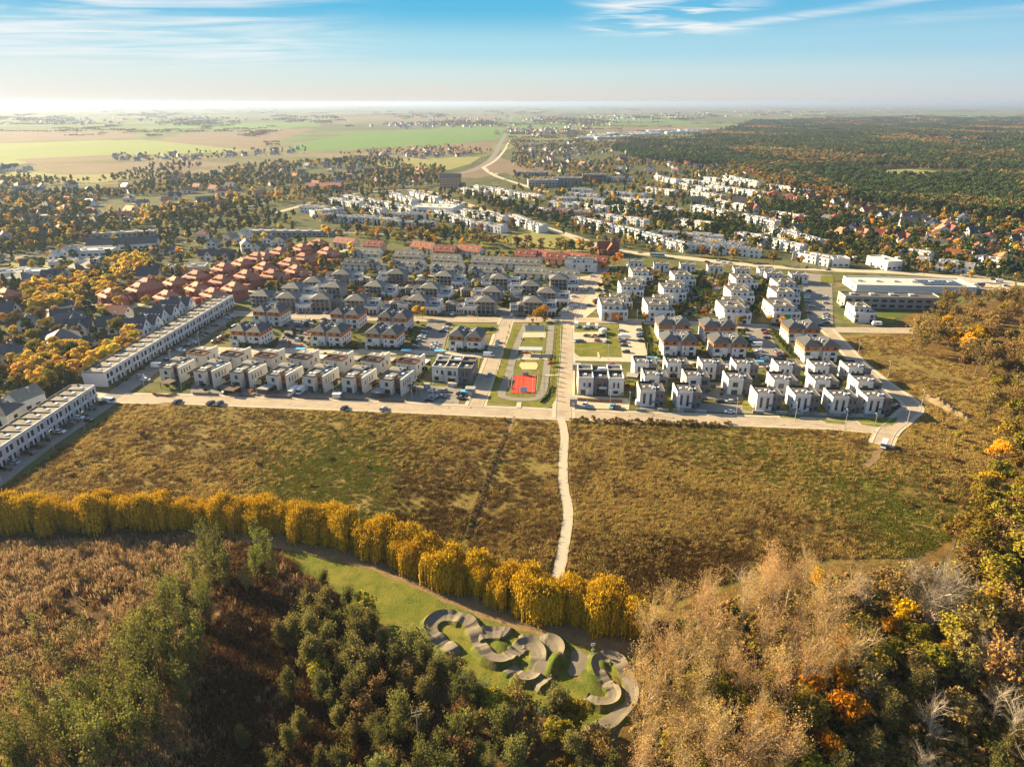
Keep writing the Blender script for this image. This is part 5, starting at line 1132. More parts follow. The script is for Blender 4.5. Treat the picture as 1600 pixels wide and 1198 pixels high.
at_px('bare_tree', [(1545, 1000), (1585, 1015), (1590, 1120)], 9, 'grey leafless tree at the right wood edge', 'grey bare trees of the right wood', .8, 1.05, 5)
at_px('maple_tree', [(1285, 882)], 9, 'orange-red maple crown showing behind the poplars', 'orange maples', .7, .8)
ro = [(1480, 880), (1520, 760), (1590, 640), (1640, 590), (1780, 600), (1800, 1000), (1640, 1010), (1580, 960), (1530, 930), (1470, 910)]
mixed(spread_px(ro, 150, 7, 4.9, 12, False), [('turning_tree', .55, 'olive-yellow tree on the wooded edge right of the meadow', .9, 1.35), ('maple_tree', .2, 'orange-yellow maple on the wooded edge right of the meadow', .9, 1.2), ('brown_tree', .25, 'bare brown tree on the wooded edge right of the meadow', .8, 1.1)], 'trees on the right wood edge', 13)
mixed(spread_px([(1535, 610), (1590, 555), (1780, 550), (1780, 660), (1620, 690), (1560, 680)], 60, 6, 5, 112, False), [('brown_tree', .6, 'bare tan tree on the rise beyond the spoil heap', .7, 1.05), ('turning_tree', .4, 'olive-gold tree on the rise beyond the spoil heap', .7, 1.05)], 'trees beyond the spoil heap', 14)
dk = [(1330, 1060), (1480, 1030), (1600, 1060), (1700, 1215), (1300, 1215)]
mixed(spread_px(dk, 34, 4, 7, 14, False), [('oak_tree', .4, 'brown oak in the shady wood below the poplars', .7, 1.0), ('scrub_tree', .4, 'dull green tree in the shady wood below the poplars', .8, 1.2), ('bare_tree', .2, 'bare tree in the shady wood below the poplars', .6, .9)], 'trees of the shady wood', 15)
ur = [(1418, 512), (1455, 480), (1520, 462), (1620, 455), (1780, 462), (1780, 660), (1660, 640), (1590, 590), (1500, 560), (1450, 545)]
mixed(spread_px(ur, 135, 7, 6.0, 16, True), [('brown_tree', .78, 'bare brown tree in the wood on the slope right of the estate', .85, 1.2), ('oak_tree', .14, 'brown leafy oak in the wood right of the estate', .9, 1.15), ('turning_tree', .08, 'olive tree in the wood right of the estate', .9, 1.2)], 'trees of the wood right of the estate', 17)
at_px('maple_tree', [(1489, 517), (1496, 528), (1525, 522), (1534, 532), (1518, 540), (1480, 505)], 7, 'bright yellow maple standing before the brown wood', 'yellow maples before the brown wood', 1.1, 1.4, 3)
mixed(spread_px([(890, 655), (1140, 662), (1140, 668), (890, 662)], 110, 0, 1.1, 18, False), [('brown_shrub', 1, 'low brown shrub along the kerb of the front road', .3, .8)], 'brown shrubs along the front road', 19)
for k_ in range(70):
    t_ = k_ / 69; x_, y_ = [(800, 650), (790, 680), (772, 720), (757, 760), (742, 805), (728, 842)][min(4, int(t_ * 5))]; x2_, y2_ = [(790, 680), (772, 720), (757, 760), (742, 805), (728, 842)][min(4, int(t_ * 5))]; f_ = t_ * 5 - min(4, int(t_ * 5)); q_ = P(x_ + (x2_ - x_) * f_, y_ + (y2_ - y_) * f_)
    if t_ > .16: add('garden_shrub' if k_ % 3 == 0 else 'brown_shrub', q_.x + rgw.uniform(-.5, .5), q_.y, rgw.uniform(.28, .55), 'dark shrub growing along the ditch through the meadow', 'dark shrubs along the ditch')
mixed(spread_px([(60, 720), (300, 640), (800, 655), (760, 830), (640, 830), (100, 750)], 26, 0, 6, 20, True), [('brown_shrub', 1, 'dark weedy shrub standing in the meadow', .5, .9)], 'weedy shrubs in the meadow', 21)
mixed(spread_px([(1430, 640), (1530, 640), (1560, 700), (1500, 820), (1440, 860), (1400, 760)], 24, 0, 6, 22, True), [('brown_shrub', .7, 'dark weedy shrub beside the wooded edge', .6, 1.1), ('turning_tree', .3, 'low olive bush beside the wooded edge', .22, .36)], 'shrubs beside the wooded edge', 23)
# --- birches and orange groups left of the estate
for k, (poly, n, gap, lab) in enumerate([([(40, 452), (130, 432), (182, 430), (178, 460), (120, 476), (45, 482)], 60, 4.2, 'golden birch in the big clump before the brick estate'), ([(165, 412), (232, 398), (238, 420), (180, 436)], 26, 4.5, 'golden birch in the clump beside the flat white hall'),
    ([(15, 565), (70, 542), (130, 538), (142, 580), (60, 602), (15, 595)], 40, 4.2, 'golden birch in the clump left of the long terrace'), ([(122, 585), (200, 522), (222, 532), (150, 600)], 30, 4.0, 'orange birch close behind the long terrace'),
    ([(168, 326), (330, 312), (400, 292), (482, 296), (470, 312), (350, 332), (262, 352), (180, 346)], 60, 7, 'orange birch in the belt beyond the railway'), ([(50, 362), (110, 352), (115, 368), (55, 375)], 16, 7, 'orange birch beside the old yard')]):
    mixed(spread_px(poly, n, 4, gap, 30 + k), [('birch_tree', 1, lab, .75, 1.15)], 'golden birches ' + lab.split(' in ')[-1].split(' beside ')[-1], 30 + k)
at_px('birch_tree', [(178, 470), (186, 476), (230, 474), (188, 466), (103, 545), (660, 398), (604, 414), (612, 418), (507, 362), (513, 365), (552, 396), (548, 390)], 4, 'golden birch standing alone among the houses', 'lone golden birches', .9, 1.2, 9)
at_px('maple_tree', [(651, 488), (660, 489), (838, 492), (847, 490), (950, 412), (960, 408), (968, 404), (944, 416)], 3.5, 'bright yellow maple by the grey houses', 'yellow maples in the estate', .62, .9, 9)
at_px('spruce_tree', [(440, 447), (437, 455), (445, 450)], 4, 'dark spruce beside the brick estate car park', 'spruces by the brick estate', .9, 1.2, 2)
at_px('brown_tree', [(60, 880), (120, 900), (180, 870), (250, 860), (90, 940), (150, 950), (210, 920), (30, 960), (290, 870), (240, 890), (10, 900), (130, 860), (70, 1010), (190, 990), (20, 1010)], 2, 'low russet brushwood standing out of the reeds', 'brushwood in the reeds', .28, .5, 7)
TR = [('pine_tree', .36, 'dark pine', .5, .95), ('oak_tree', .24, 'brown oak', .5, .95), ('birch_tree', .14, 'golden birch', .6, .95), ('maple_tree', .06, 'yellow maple', .6, .9), ('turning_tree', .12, 'olive tree', .7, 1.0), ('spruce_tree', .08, 'dark spruce', .8, 1.1)]
def zone(poly, n, gap, where, ws, seed, power=.6, pad=.3, clumpy=0):
    ks = [(k, w, f'{l} {where}', a, b) for (k, _, l, a, b), w in zip(TR, ws)]
    pts = spread_px(poly, n, 0, gap, seed, True, pad, power)
    if clumpy: pts = [q for q in pts if math.sin(q[0] * .021 + 2 * math.sin(q[1] * .009)) + math.sin(q[1] * .017 + 1.7 * math.sin(q[0] * .011)) > clumpy]
    mixed(pts, ks, 'trees ' + where, seed)
# ---------------------------------------------------------------- villages, other buildings, far woods
SH = {}
def sh(roof, wall, k, parts=True):
    key = (roof.name, wall.name, k, parts)
    if key not in SH: SH[key] = small_house(roof, wall, k, parts)
    return SH[key]
NW = {'dark_tiles': 'dark', 'grey_tiles': 'grey', 'red_tiles': 'red', 'rust_tiles': 'rust', 'weathered_tiles': 'weathered'}
WW = {'white_render': 'white', 'cream_render': 'cream', 'light_grey_render': 'grey'}
lst = [(88, 405, 3, R_white, 0, 1.1), (110, 398, 3, R_white, 0, 1.1), (50, 415, 2, R_dark, 0, 1.1), (118, 424, 1, R_dark, 1, 1.1), (142, 421, 1, R_dark, 1, 1.2), (83, 433, 2, R_dark, 1, 1.1), (234, 432, 0, R_dark, 0, 1.25), (243, 391, 1, R_rust, 1, 1.0), (266, 393, 3, R_dark, 0, .9), (318, 368, 1, R_rust, 1, 1.1),
       (326, 400, 2, R_dark, 0, 1.1), (355, 403, 2, R_dark, 1, 1.2), (335, 384, 3, R_olive, 0, 1.1), (362, 376, 3, R_olive, 0, 1.1), (383, 371, 3, R_white, 0, 1.1), (385, 386, 3, R_dark, 0, 1.1), (408, 392, 3, R_dark, 0, 1.1), (420, 378, 3, R_dark, 0, 1.0), (446, 380, 3, R_dark, 0, 1.0),
       (8, 490, 0, R_dark, 0, 1.2), (45, 508, 3, R_olive, 0, 1.0), (78, 494, 1, R_dark, 1, .9), (108, 493, 2, R_dark, 1, .95), (124, 512, 2, R_dark, 1, 1.1), (176, 509, 2, R_dark, 1, 1.15), (188, 491, 0, R_rust, 1, 1.0), (75, 531, 0, R_dark, 1, .9), (13, 556, 1, R_dark, 1, 1.2), (40, 628, 3, R_olive, 0, 1.05), (0, 648, 1, R_dark, 1, 1.1), (140, 530, 0, R_dark, 1, .6), (30, 536, 0, R_rust, 1, .8),
       (1380, 368, 2, R_red, 1, 1.2), (1411, 372, 2, R_red, 1, 1.1), (1481, 360, 2, R_red, 0, 1.2), (1546, 374, 1, R_red, 0, 1.2), (1545, 386, 1, R_red, 1, 1.0), (1295, 369, 1, R_red, 1, 1.0), (1346, 365, 2, R_rust, 0, 1.1), (1330, 339, 1, R_rust, 1, 1.2), (1305, 344, 1, R_red, 1, 1.2), (1250, 347, 1, R_red, 1, 1.3), (1271, 313, 2, R_red, 0, 1.5),
       (1234, 312, 1, R_red, 1, 1.4), (1210, 307, 1, R_red, 1, 1.4), (1461, 368, 1, R_rust, 0, 1.1), (1485, 380, 1, R_red, 1, 1.0), (1570, 406, 1, R_rust, 0, 1.2), (1528, 395, 1, R_dark, 1, 1.1), (1595, 399, 1, R_red, 1, 1.1), (1523, 368, 0, R_dark, 1, 1.4), (1505, 379, 1, R_dark, 1, 1.1), (1450, 350, 2, R_grey, 0, 1.2), (1590, 379, 2, R_dark, 0, 1.2),
       (1383, 341, 2, R_dark, 0, 1.4), (1463, 386, 0, R_grey, 0, 1.2), (1320, 300, 1, R_rust, 1, 1.4), (1155, 318, 0, R_dark, 0, 1.3), (1175, 327, 2, R_red, 1, 1.3), (1090, 318, 0, R_dark, 0, 1.4), (1420, 345, 0, R_dark, 0, 1.5), (1480, 352, 1, R_rust, 1, 1.2)]
for i, (x, y, k, rf, wl_, s) in enumerate(lst):
    w = (W_white, W_cream)[wl_]; side = 'left of the estate' if x < 460 else 'among the trees below the far wood'
    kd = ('gabled', 'hip-roofed', 'cross-gabled', 'tall gabled')[k]; rn = NW.get(rf.name, 'pale')
    put(sh(rf, w, k), x, y, 3, f'{kd} {"white" if wl_ == 0 else "cream"} house with {rn} roof {side}', 'house', f'{kd} {rn}-roofed houses {side}', rad(random.Random(i).uniform(-25, 25)), s, 7 * s)
# three white double-gabled houses beside the long terrace
def double_gable():
    t = proto('gabled_house'); part(MB().gable_walls(-6, 5, -6.4, .6, 0, 6.6, 10.6, 'x').gable_walls(-5, 6.6, .62, 7.4, 0, 6.6, 10.6, 'x'), 'wall', W_white, t)
    r = MB(); r.gable(-6, 5, -6.4, .6, 6.6, 10.6, 'x', 0, .12, .2); r.gable(-5, 6.6, .62, 7.4, 6.6, 10.6, 'x', 0, .12, .2); part(r, 'roof', R_dark, t)
    for a in (-4, -1.4, 1.2, 3.6): win(t, 'f', a, 3.6, -6.4, .8, 1.5)
    for y, x in ((-4.6, 5), (-1.4, 5), (2.2, 6.6), (5.6, 6.6)): win(t, 'r', y, 3.6, x, 1.0, 1.9); win(t, 'r', y, .4, x, 1.4, 2.1)
    win(t, 'r', -2.9, 7.2, 5, .8, 1.5); win(t, 'r', 4, 7.2, 6.6, .8, 1.5)
    for x in (-4.5, -2.5, -.5, 1.5, 3.5): part(MB().box(x - .4, x + .4, -5.1, -4.3, 7.5, 8.6), 'skylight', G_roofl, t)
    chim(t, -3, -1.6, 9.6, 1.2, 1.0); chim(t, 1.5, 2.6, 9.6, 1.2, 1.0); return t
DG = double_gable()
for i, (x, y) in enumerate([(222, 514), (250, 498), (276, 484)]):
    put(DG, x, y, 5, f'white double-gabled house behind the long terrace, {ORD[i]} of three from the near end', 'gabled house', 'white gabled houses behind the terrace', rad(-7), 1.12, 10)
def hall(px, py, L, D, H, wall, roof, label, name, rz=GR, kind='flat', extra=None, gh=4.0):
    t = proto(name)
    if kind == 'flat':
        part(MB().box(-L / 2, L / 2, -D / 2, D / 2, 0, H), 'wall', wall, t); flat_roof(t, -L / 2, L / 2, -D / 2, D / 2, H, roof, .7, wall, .5)
        for i in range(max(2, int(L / 12))): part(MB().box(-L / 2 + 5 + i * 12, -L / 2 + 8 + i * 12, -1, 2, H, H + 1.1), 'roof_unit', M_metal, t)
    else:
        part(MB().gable_walls(-L / 2, L / 2, -D / 2, D / 2, 0, H, H + gh, 'x'), 'wall', wall, t); part(MB().gable(-L / 2, L / 2, -D / 2, D / 2, H, H + gh, 'x', 0, .6, .4), 'roof', roof, t)
    n = max(3, int(L / 5)); nf = max(1, int(H / 3.4))
    for i in range(0 if name == 'supermarket' else n):
        for k in range(nf): win(t, 'f', -L / 2 + (i + .5) * L / n, 1 + 3.3 * k, -D / 2, L / n * .62, 1.7)
    for k in range(2):
        win(t, 'l', -D / 4 + k * D / 2, 1.2, -L / 2, 2, 1.8); win(t, 'r', -D / 4 + k * D / 2, 1.2, L / 2, 2, 1.8)
    if extra: extra(t)
    p = P(px, py, H / 2); place(t, p.x, p.y, rz, label, name.replace('_', ' '), None, 1.0, max(D, 8) * .7)
    for q in np.linspace(-.5, .5, int(L / 9) + 2): KEEP.append((p.x + q * L * math.cos(rz), p.y + q * L * math.sin(rz), D * .6))
def solar(t):
    for i in range(9):
        for k in range(3): part(MB().box(6 + i * 2.9, 8.5 + i * 2.9, -8 + k * 5, -4.4 + k * 5, 5.3, 5.45), 'solar_panel', S_solar, t)
hall(1418, 446, 78, 26, 4.6, W_white, R_white, 'long supermarket with pale flat roof and solar panels beside the avenue', 'supermarket', rad(-5), 'flat', solar)
hall(1388, 470, 58, 13, 7.0, W_lgrey, R_felt, 'grey and white terraced flats with roof terraces before the supermarket', 'flat_block', rad(-5))
put(stepped_block(None, 12, 16), 1345, 486, 5, 'white stepped house with garages before the supermarket flats', 'stepped house', None, GR, 1.0, 11)
hall(681, 326, 52, 34, 6, W_white, R_white, 'big white flat-roofed warehouse among the far terraces', 'warehouse', rad(-14))
hall(900, 335, 30, 16, 7, W_tan, R_felt, 'orange-brown flat-roofed school at the bend of the avenue', 'school', rad(-8)); hall(876, 331, 24, 14, 7, W_tan, R_felt, 'lower orange-brown school wing beside the bare trees', 'school_wing', rad(-12))
def tower(t):
    for i in range(6): part(MB().box(-13.6 + i * 5.2, -12.4 + i * 5.2, -9.7, -9.0, 0, 15), 'buttress', W_tan, t)
hall(704, 285, 32, 18, 15, W_tan, R_dark, 'tall tan brick church with steep dark roof by the railway', 'church', rad(3), 'gable', tower, 5)
hall(848, 286, 46, 24, 10, W_lgrey, R_grey, 'blue-grey office building with glazed corner behind the far terraces', 'office_building', rad(3)); hall(886, 283, 44, 26, 11, W_lgrey, R_felt, 'larger grey office hall to the right of the glazed office', 'office_building', rad(-3))
hall(928, 278, 38, 22, 11, W_grey, R_grey, 'dark grey office hall at the right end of the offices', 'office_building', rad(-4))
hall(830, 272, 60, 14, 5, W_lgrey, R_dark, 'long low dark hall behind the offices', 'hall', rad(0))
hall(194, 384, 56, 14, 5.5, W_white, R_dark, 'long white hall with dark pitched roof beside the railway', 'hall', rad(14), 'gable'); hall(118, 411, 34, 12, 5, W_white, R_gravel, 'low white flat-roofed building before the railway', 'flat_hall', rad(12))
hall(150, 394, 30, 16, 5, W_white, R_white, 'white flat hall between the pitched hall and the low building', 'flat_hall', rad(12)); hall(293, 420, 28, 14, 4.5, W_white, R_felt, 'flat white hall with dark roof above the brick estate', 'flat_hall', rad(12))
hall(24, 431, 44, 12, 6.5, W_white, R_white, 'long two-storey white block at the left edge', 'flat_hall', rad(14)); hall(72, 340, 30, 14, 5, W_lgrey, R_white, 'pale shed in the yard beyond the railway', 'shed', rad(10)); hall(128, 341, 24, 16, 5, W_white, R_white, 'white vaulted shed beside the brown field', 'shed', rad(20))
hall(218, 346, 26, 18, 4, W_white, R_white, 'white greenhouse hall among the orange birches', 'greenhouse', rad(10)); hall(510, 293, 56, 20, 5, W_tan, R_rust, 'rust-roofed school beyond the railway', 'school', rad(4), 'gable', None, 4); hall(450, 364, 90, 10, 4.5, W_lgrey, R_white, 'long pale platform roof above the brick estate', 'canopy_hall', rad(-2))
hall(190, 366, 60, 10, 4, M_conc, R_white, 'pale railway station canopy beside the tracks', 'station', rad(16)); hall(1310, 409, 13, 12, 6.5, W_white, R_white, 'white house with ribbed roof by the avenue', 'office_house', GR); hall(1381, 411, 13, 24, 6.5, W_white, R_white, 'white long house with ribbed roof, end on to the avenue', 'office_house', rad(12))
hall(1418, 343, 44, 14, 5, W_white, R_dark, 'white hall with long dark roof below the wood', 'hall', rad(-3), 'gable', None, 3.5)
# tall masts
def mast(px, py, h, label):
    p = P(px, py); mb = MB()
    for k in range(8): mb.tube((0, 0, h * k / 8), (0, 0, h * (k + 1) / 8), .7 - .06 * k, .64 - .06 * k, 6, k % 2)
    t = proto('radio_mast'); part(mb, 'pole', [M_metal, M_metal] if 'grey' in label else [plain('mast_red', (.5, .05, .03)), W_white], t); part(MB().box(-.9, .9, -.9, .9, h * .86, h * .9), 'platform', M_metal, t); place(t, p.x, p.y, 0, label, 'mast')
mast(627, 274, 40, 'tall grey radio mast beyond the church'); mast(830, 246, 36, 'red and white radio mast in the far village')
# small far houses
def far_houses(poly, n, gap, where, seed, roofs):
    rg = random.Random(seed); pts = spread_px(poly, n, 0, gap, seed, True, 5, .3)
    for x, y in pts:
        rf = rg.choice(roofs); w = rg.choice((W_white, W_cream, W_cream)); k = rg.choice((0, 1, 2, 3))
        place(sh(rf, w, k, False), x, y, rad(rg.uniform(-40, 40)), f'small {("gabled", "hip-roofed", "cross-gabled", "tall gabled")[k]} {WW[w.name]} house with {NW[rf.name]} roof {where}', 'house', f'village houses {where}', rg.uniform(.9, 1.35), 9)
far_houses([(-40, 290), (150, 292), (300, 276), (420, 262), (560, 246), (690, 268), (680, 288), (560, 296), (430, 312), (330, 330), (200, 350), (0, 395)], 95, 24, 'in the far village left of the church', 41, [R_dark, R_grey, R_red, R_rust, R_dark])
far_houses([(805, 250), (930, 232), (1150, 222), (1180, 270), (1130, 280), (960, 272), (860, 268)], 80, 26, 'in the far village before the wood', 42, [R_dark, R_grey, R_rust, R_dark])
far_houses([(1190, 305), (1290, 318), (1460, 345), (1640, 365), (1640, 420), (1520, 405), (1290, 392), (1200, 350)], 30, 17, 'among the pines right of the avenue', 43, [R_red, R_rust, R_dark])
far_houses([(180, 246), (380, 240), (470, 232), (470, 240), (300, 250), (190, 252)], 36, 22, 'in the hamlet beyond the fields', 44, [R_dark, R_grey, R_grey])
far_houses([(570, 242), (690, 232), (760, 243), (700, 248), (600, 248)], 26, 22, 'in the hamlet by the olive field', 45, [R_red, R_rust, R_dark])
far_houses([(-20, 262), (50, 262), (50, 270), (-20, 272)], 12, 20, 'in the hamlet at the left edge', 46, [R_grey, R_dark])
far_houses([(800, 228), (900, 222), (905, 240), (820, 246)], 40, 24, 'in the rows of houses beside the railway', 47, [R_dark, R_grey])
far_houses([(-60, 420), (30, 440), (100, 480), (190, 500), (150, 540), (60, 560), (-60, 620)], 12, 26, 'in the gardens left of the terrace', 48, [R_dark, R_grey])
# trees of the villages:         pine  oak birch maple olive spruce
zone([(-80, 276), (150, 286), (300, 272), (420, 256), (560, 240), (700, 266), (690, 292), (560, 302), (430, 320), (330, 340), (200, 362), (0, 408), (-80, 412)], 3600, 4.4, 'in the far village left of the church', (.60, .10, .10, .01, .14, .05), 51, .5, .3, -.55)
zone([(-60, 414), (200, 378), (430, 338), (500, 348), (400, 390), (250, 424), (150, 474), (195, 522), (110, 610), (40, 640), (-60, 660)], 330, 5, 'among the gardens left of the estate', (.36, .12, .16, .03, .26, .07), 52)
zone([(240, 352), (330, 338), (430, 330), (450, 352), (380, 366), (250, 384)], 130, 5.5, 'in the dark grove before the railway', (.75, .1, 0, 0, .05, .1), 53)
zone([(470, 318), (620, 300), (760, 296), (900, 292), (1000, 280), (1190, 284), (1290, 312), (1270, 402), (1080, 402), (960, 386), (840, 362), (690, 372), (520, 366)], 850, 5, 'between the far white terraces', (.52, .18, .10, .04, .08, .08), 54, .6, 1.5)
for k_, (pg_, n_) in enumerate([([(940, 322), (1010, 326), (1064, 344), (1030, 350), (960, 340)], 110), ([(1180, 320), (1260, 318), (1340, 345), (1330, 400), (1262, 385), (1200, 345)], 190), ([(1060, 344), (1150, 352), (1190, 372), (1120, 372)], 70), ([(700, 304), (760, 312), (850, 340), (800, 332)], 70)]): zone(pg_, n_, 4.2, 'in a dense pine clump by the far terraces', (.86, .05, .03, 0, .04, .02), 154 + k_, .2, .5)
zone([(740, 318), (800, 322), (890, 350), (880, 362), (820, 348), (740, 332)], 90, 5, 'in the pine belt along the avenue', (.85, .05, .05, 0, .05, 0), 55)
zone([(1185, 292), (1290, 312), (1350, 325), (1460, 335), (1560, 345), (1660, 360), (1660, 452), (1520, 432), (1300, 416), (1260, 402)], 900, 4.2, 'in the wooded suburb below the far wood', (.50, .20, .10, .03, .12, .05), 56)
zone([(800, 286), (800, 236), (930, 222), (1150, 214), (1190, 268), (1140, 284), (1000, 278), (900, 292)], 1500, 5, 'in the far village before the wood', (.40, .28, .16, .02, .10, .04), 57, .5, .3, -.6)
zone([(500, 366), (700, 360), (800, 384), (950, 388), (960, 404), (800, 392), (640, 384), (520, 372)], 130, 5, 'above the red-roofed row', (.16, .40, .12, .06, .22, .04), 58)
zone([(400, 470), (420, 420), (520, 388), (560, 400), (480, 440), (450, 460)], 60, 5, 'between brick and grey houses', (.3, .26, .16, .06, .16, .06), 59)
zone([(170, 470), (270, 425), (420, 395), (480, 380), (520, 395), (420, 430), (300, 475)], 50, 5, 'in the brick estate gardens', (.22, .30, .20, .04, .2, .04), 60)
zone([(240, 262), (290, 256), (320, 262), (270, 274), (180, 284), (150, 286), (200, 272)], 120, 8, 'in the dark copse by the brown field', (.9, .06, 0, 0, .04, 0), 61, .3)
zone([(560, 236), (700, 228), (770, 236), (760, 244), (600, 246), (560, 242)], 120, 10, 'around the hamlet by the olive field', (.3, .4, .2, .02, .08, 0), 62, .3)
zone([(180, 244), (380, 236), (480, 230), (480, 242), (300, 254), (180, 256)], 90, 10, 'around the hamlet beyond the fields', (.5, .3, .1, 0, .1, 0), 63, .3)
zone([(955, 396), (1060, 404), (1180, 418), (1300, 426), (1400, 430), (1560, 444), (1560, 438), (1400, 424), (1300, 419), (1180, 411), (1060, 397), (960, 390)], 70, 6, 'along the avenue', (0, .75, .1, .05, .1, 0), 64)
def shrubs(poly, n, gap, where, seed, w=(.55, .25, .2), lo=.6, hi=1.3, z=0):
    mixed(spread_px(poly, n, z, gap, seed, True, -2.5), [('garden_shrub', w[0], 'dark green shrub ' + where, lo, hi), ('autumn_shrub', w[1], 'autumn-coloured shrub ' + where, lo, hi), ('brown_shrub', w[2], 'bare brown shrub ' + where, lo, hi)], 'shrubs ' + where, seed)
shrubs([(400, 474), (420, 430), (560, 395), (820, 398), (900, 430), (870, 480), (640, 482)], 520, 2.8, 'in the gardens of the grey houses', 71, (.6, .2, .2), .7, 1.6)
shrubs([(940, 420), (1080, 422), (1250, 440), (1252, 500), (1000, 494), (930, 480)], 300, 2.6, 'between the white stepped houses', 72, (.6, .12, .28), .7, 1.5)
shrubs([(250, 590), (300, 545), (660, 556), (670, 600), (640, 626), (260, 612)], 120, 3.0, 'between the cream villas', 73, (.5, .3, .2), .4, 1.0)
shrubs([(360, 500), (660, 505), (650, 548), (330, 540)], 110, 2.8, 'around the left apartment houses', 74, (.66, .2, .14), .5, 1.0)
shrubs([(985, 570), (1350, 580), (1400, 640), (990, 628)], 46, 3.0, 'between the white and grey villas', 75, (.5, .35, .15), .35, .7)
shrubs([(1010, 510), (1160, 512), (1190, 556), (1020, 556)], 50, 2.8, 'around the right apartment houses', 76, (.7, .18, .12), .5, 1.0)
mixed(spread_px([(940, 425), (1250, 440), (1250, 500), (940, 490)], 60, 0, 5, 171, True, -1.5), [('scrub_tree', .5, 'small grey-green tree between the white stepped houses', .4, .65), ('turning_tree', .3, 'small yellowing tree between the white stepped houses', .35, .5), ('spruce_tree', .2, 'young spruce between the white stepped houses', .5, .8)], 'garden trees between the stepped houses', 3)
mixed(spread_px([(410, 478), (430, 432), (560, 398), (830, 402), (890, 430), (870, 480)], 90, 0, 5, 172, True, -2), [('scrub_tree', .4, 'small grey-green tree between the grey houses', .4, .65), ('turning_tree', .25, 'small yellowing tree between the grey houses', .35, .5), ('birch_tree', .2, 'small golden birch between the grey houses', .4, .6), ('spruce_tree', .15, 'young spruce between the grey houses', .5, .8)], 'garden trees between the grey houses', 4)
mixed(spread_px([(985, 560), (1350, 572), (1400, 640), (990, 622)], 30, 0, 5, 173, True, -2.5), [('birch_sapling', .5, 'thin young tree between the cube villas', .3, .5), ('turning_tree', .5, 'small yellow-green tree between the cube villas', .22, .36)], 'young trees between the cube villas', 5)
# --- far woods and the plain: masses no one could count
def px_pts(poly, n, seed, z=0):
    rg = np.random.default_rng(seed); P0 = np.asarray(poly, float); lo, hi = P0.min(0), P0.max(0); x = rg.uniform(lo[0], hi[0], n * 3); y = rg.uniform(lo[1], hi[1], n * 3); k = in_poly(x, y, poly); x, y = x[k][:n], y[k][:n]
    X, Y = arr_P(x, y); return X, Y, rg
HOLES = [[(1330, 266), (1420, 263), (1510, 270), (1530, 279), (1400, 281)], [(1400, 215), (1500, 218), (1640, 223), (1640, 229), (1480, 225)], [(1200, 232), (1300, 236), (1290, 239), (1210, 236)]]
def wood(name, polys, label, ws, sz, meshes, seed):
    out = []
    for poly, n in polys:
        X, Y, rg = px_pts(poly, n, seed); seed += 1
        k = free(X, Y, 1, 4); X, Y = X[k], Y[k]; px_, py_ = PX(X, Y)
        for hole in HOLES: k = ~in_poly(px_, py_, hole); X, Y, px_, py_ = X[k], Y[k], px_[k], py_[k]
        nz_ = np.sin(X * .011 + 1.3 * np.sin(Y * .004)) + np.sin(Y * .0053 + 2 * np.sin(X * .006)) + rg.normal(size=len(X)) * .7
        t = (nz_ > ws).astype(int); v = rg.integers(0, 2, len(X)) + 2 * t
        out += list(zip(X, Y, np.zeros(len(X)), rg.uniform(*sz, len(X)), rg.uniform(0, 6.28, len(X)), v))
    scatter(name, meshes, out, label, 'wood')
def clump(seed, kinds, n, R):
    rg = np.random.default_rng(seed); parts_ = []
    for i in range(n):
        leaf, H, r, m = kinds[rg.integers(0, len(kinds))]; q, nr, _ = blob_points(rg, H * rg.uniform(.8, 1.15), H * .2, r, 7, m)
        off = np.array([[*(rg.normal(size=2) * R * .5), 0]]); parts_.append((cards(q + off, r * .52, rg, nr), quads(m), leaf))
    return np_mesh('clump', parts_)
L_forest = leafy('forest_needles', [(.034, .060, .018), (.060, .095, .028), (.095, .125, .038), (.045, .065, .022)], .25, .25); L_foak = leafy('forest_oak_leaves', [(.14, .10, .035), (.24, .155, .05), (.32, .20, .06), (.18, .15, .04)], .35, .3)
FP = [np_mesh('tree', list(t_blob(s, 14, 3.6, L_forest, 130, 1.5, 11, B_brown, 4.0, None, .4))) for s in (61, 62)]; FO = [np_mesh('tree', list(t_blob(s, 13, 4.4, L_foak, 140, 1.5, 11, B_grey, 2.5, None, .5))) for s in (63, 64)]
wood('pine_wood', [([(1180, 276), (1290, 262), (1420, 258), (1660, 262), (1800, 300), (1800, 380), (1640, 352), (1560, 345), (1450, 334), (1340, 318), (1270, 302)], 5200), ([(1140, 268), (1180, 250), (1290, 238), (1660, 240), (1760, 270), (1420, 262), (1290, 266), (1190, 280)], 3600)], 'dark pine wood with brown oak patches covering the far right', 1.0, (.75, 1.2), FP + FO, 81)
wood('autumn_wood', [([(1130, 262), (1180, 258), (1290, 290), (1340, 312), (1300, 318), (1240, 300)], 500), ([(1340, 312), (1450, 318), (1660, 330), (1660, 350), (1450, 332)], 700), ([(935, 225), (1050, 213), (1150, 218), (1170, 250), (1060, 245)], 420), ([(1180, 262), (1330, 256), (1340, 262), (1200, 270)], 300), ([(1540, 275), (1700, 285), (1700, 292), (1560, 284)], 160)], 'brown and rust autumn wood along the near edge of the pines', -9, (.7, 1.15), FO + FO, 85)
CP = [clump(s, [(L_forest, 14, 4.0, 60)], 26, 34) for s in (1, 2)]; CO = [clump(s, [(L_foak, 12, 4.4, 60), (L_foak, 12, 4, 60), (L_birch, 9, 3, 40)], 22, 34) for s in (3, 4)]
wood('distant_wood', [([(1110, 214), (1180, 190), (1400, 184), (1700, 184), (1800, 246), (1660, 242), (1290, 240), (1180, 252)], 2600), ([(930, 224), (1110, 213), (1180, 250), (1150, 262), (1000, 250)], 160)], 'distant wood stretching to the horizon on the right', .8, (.8, 1.3), CP + CO, 83)
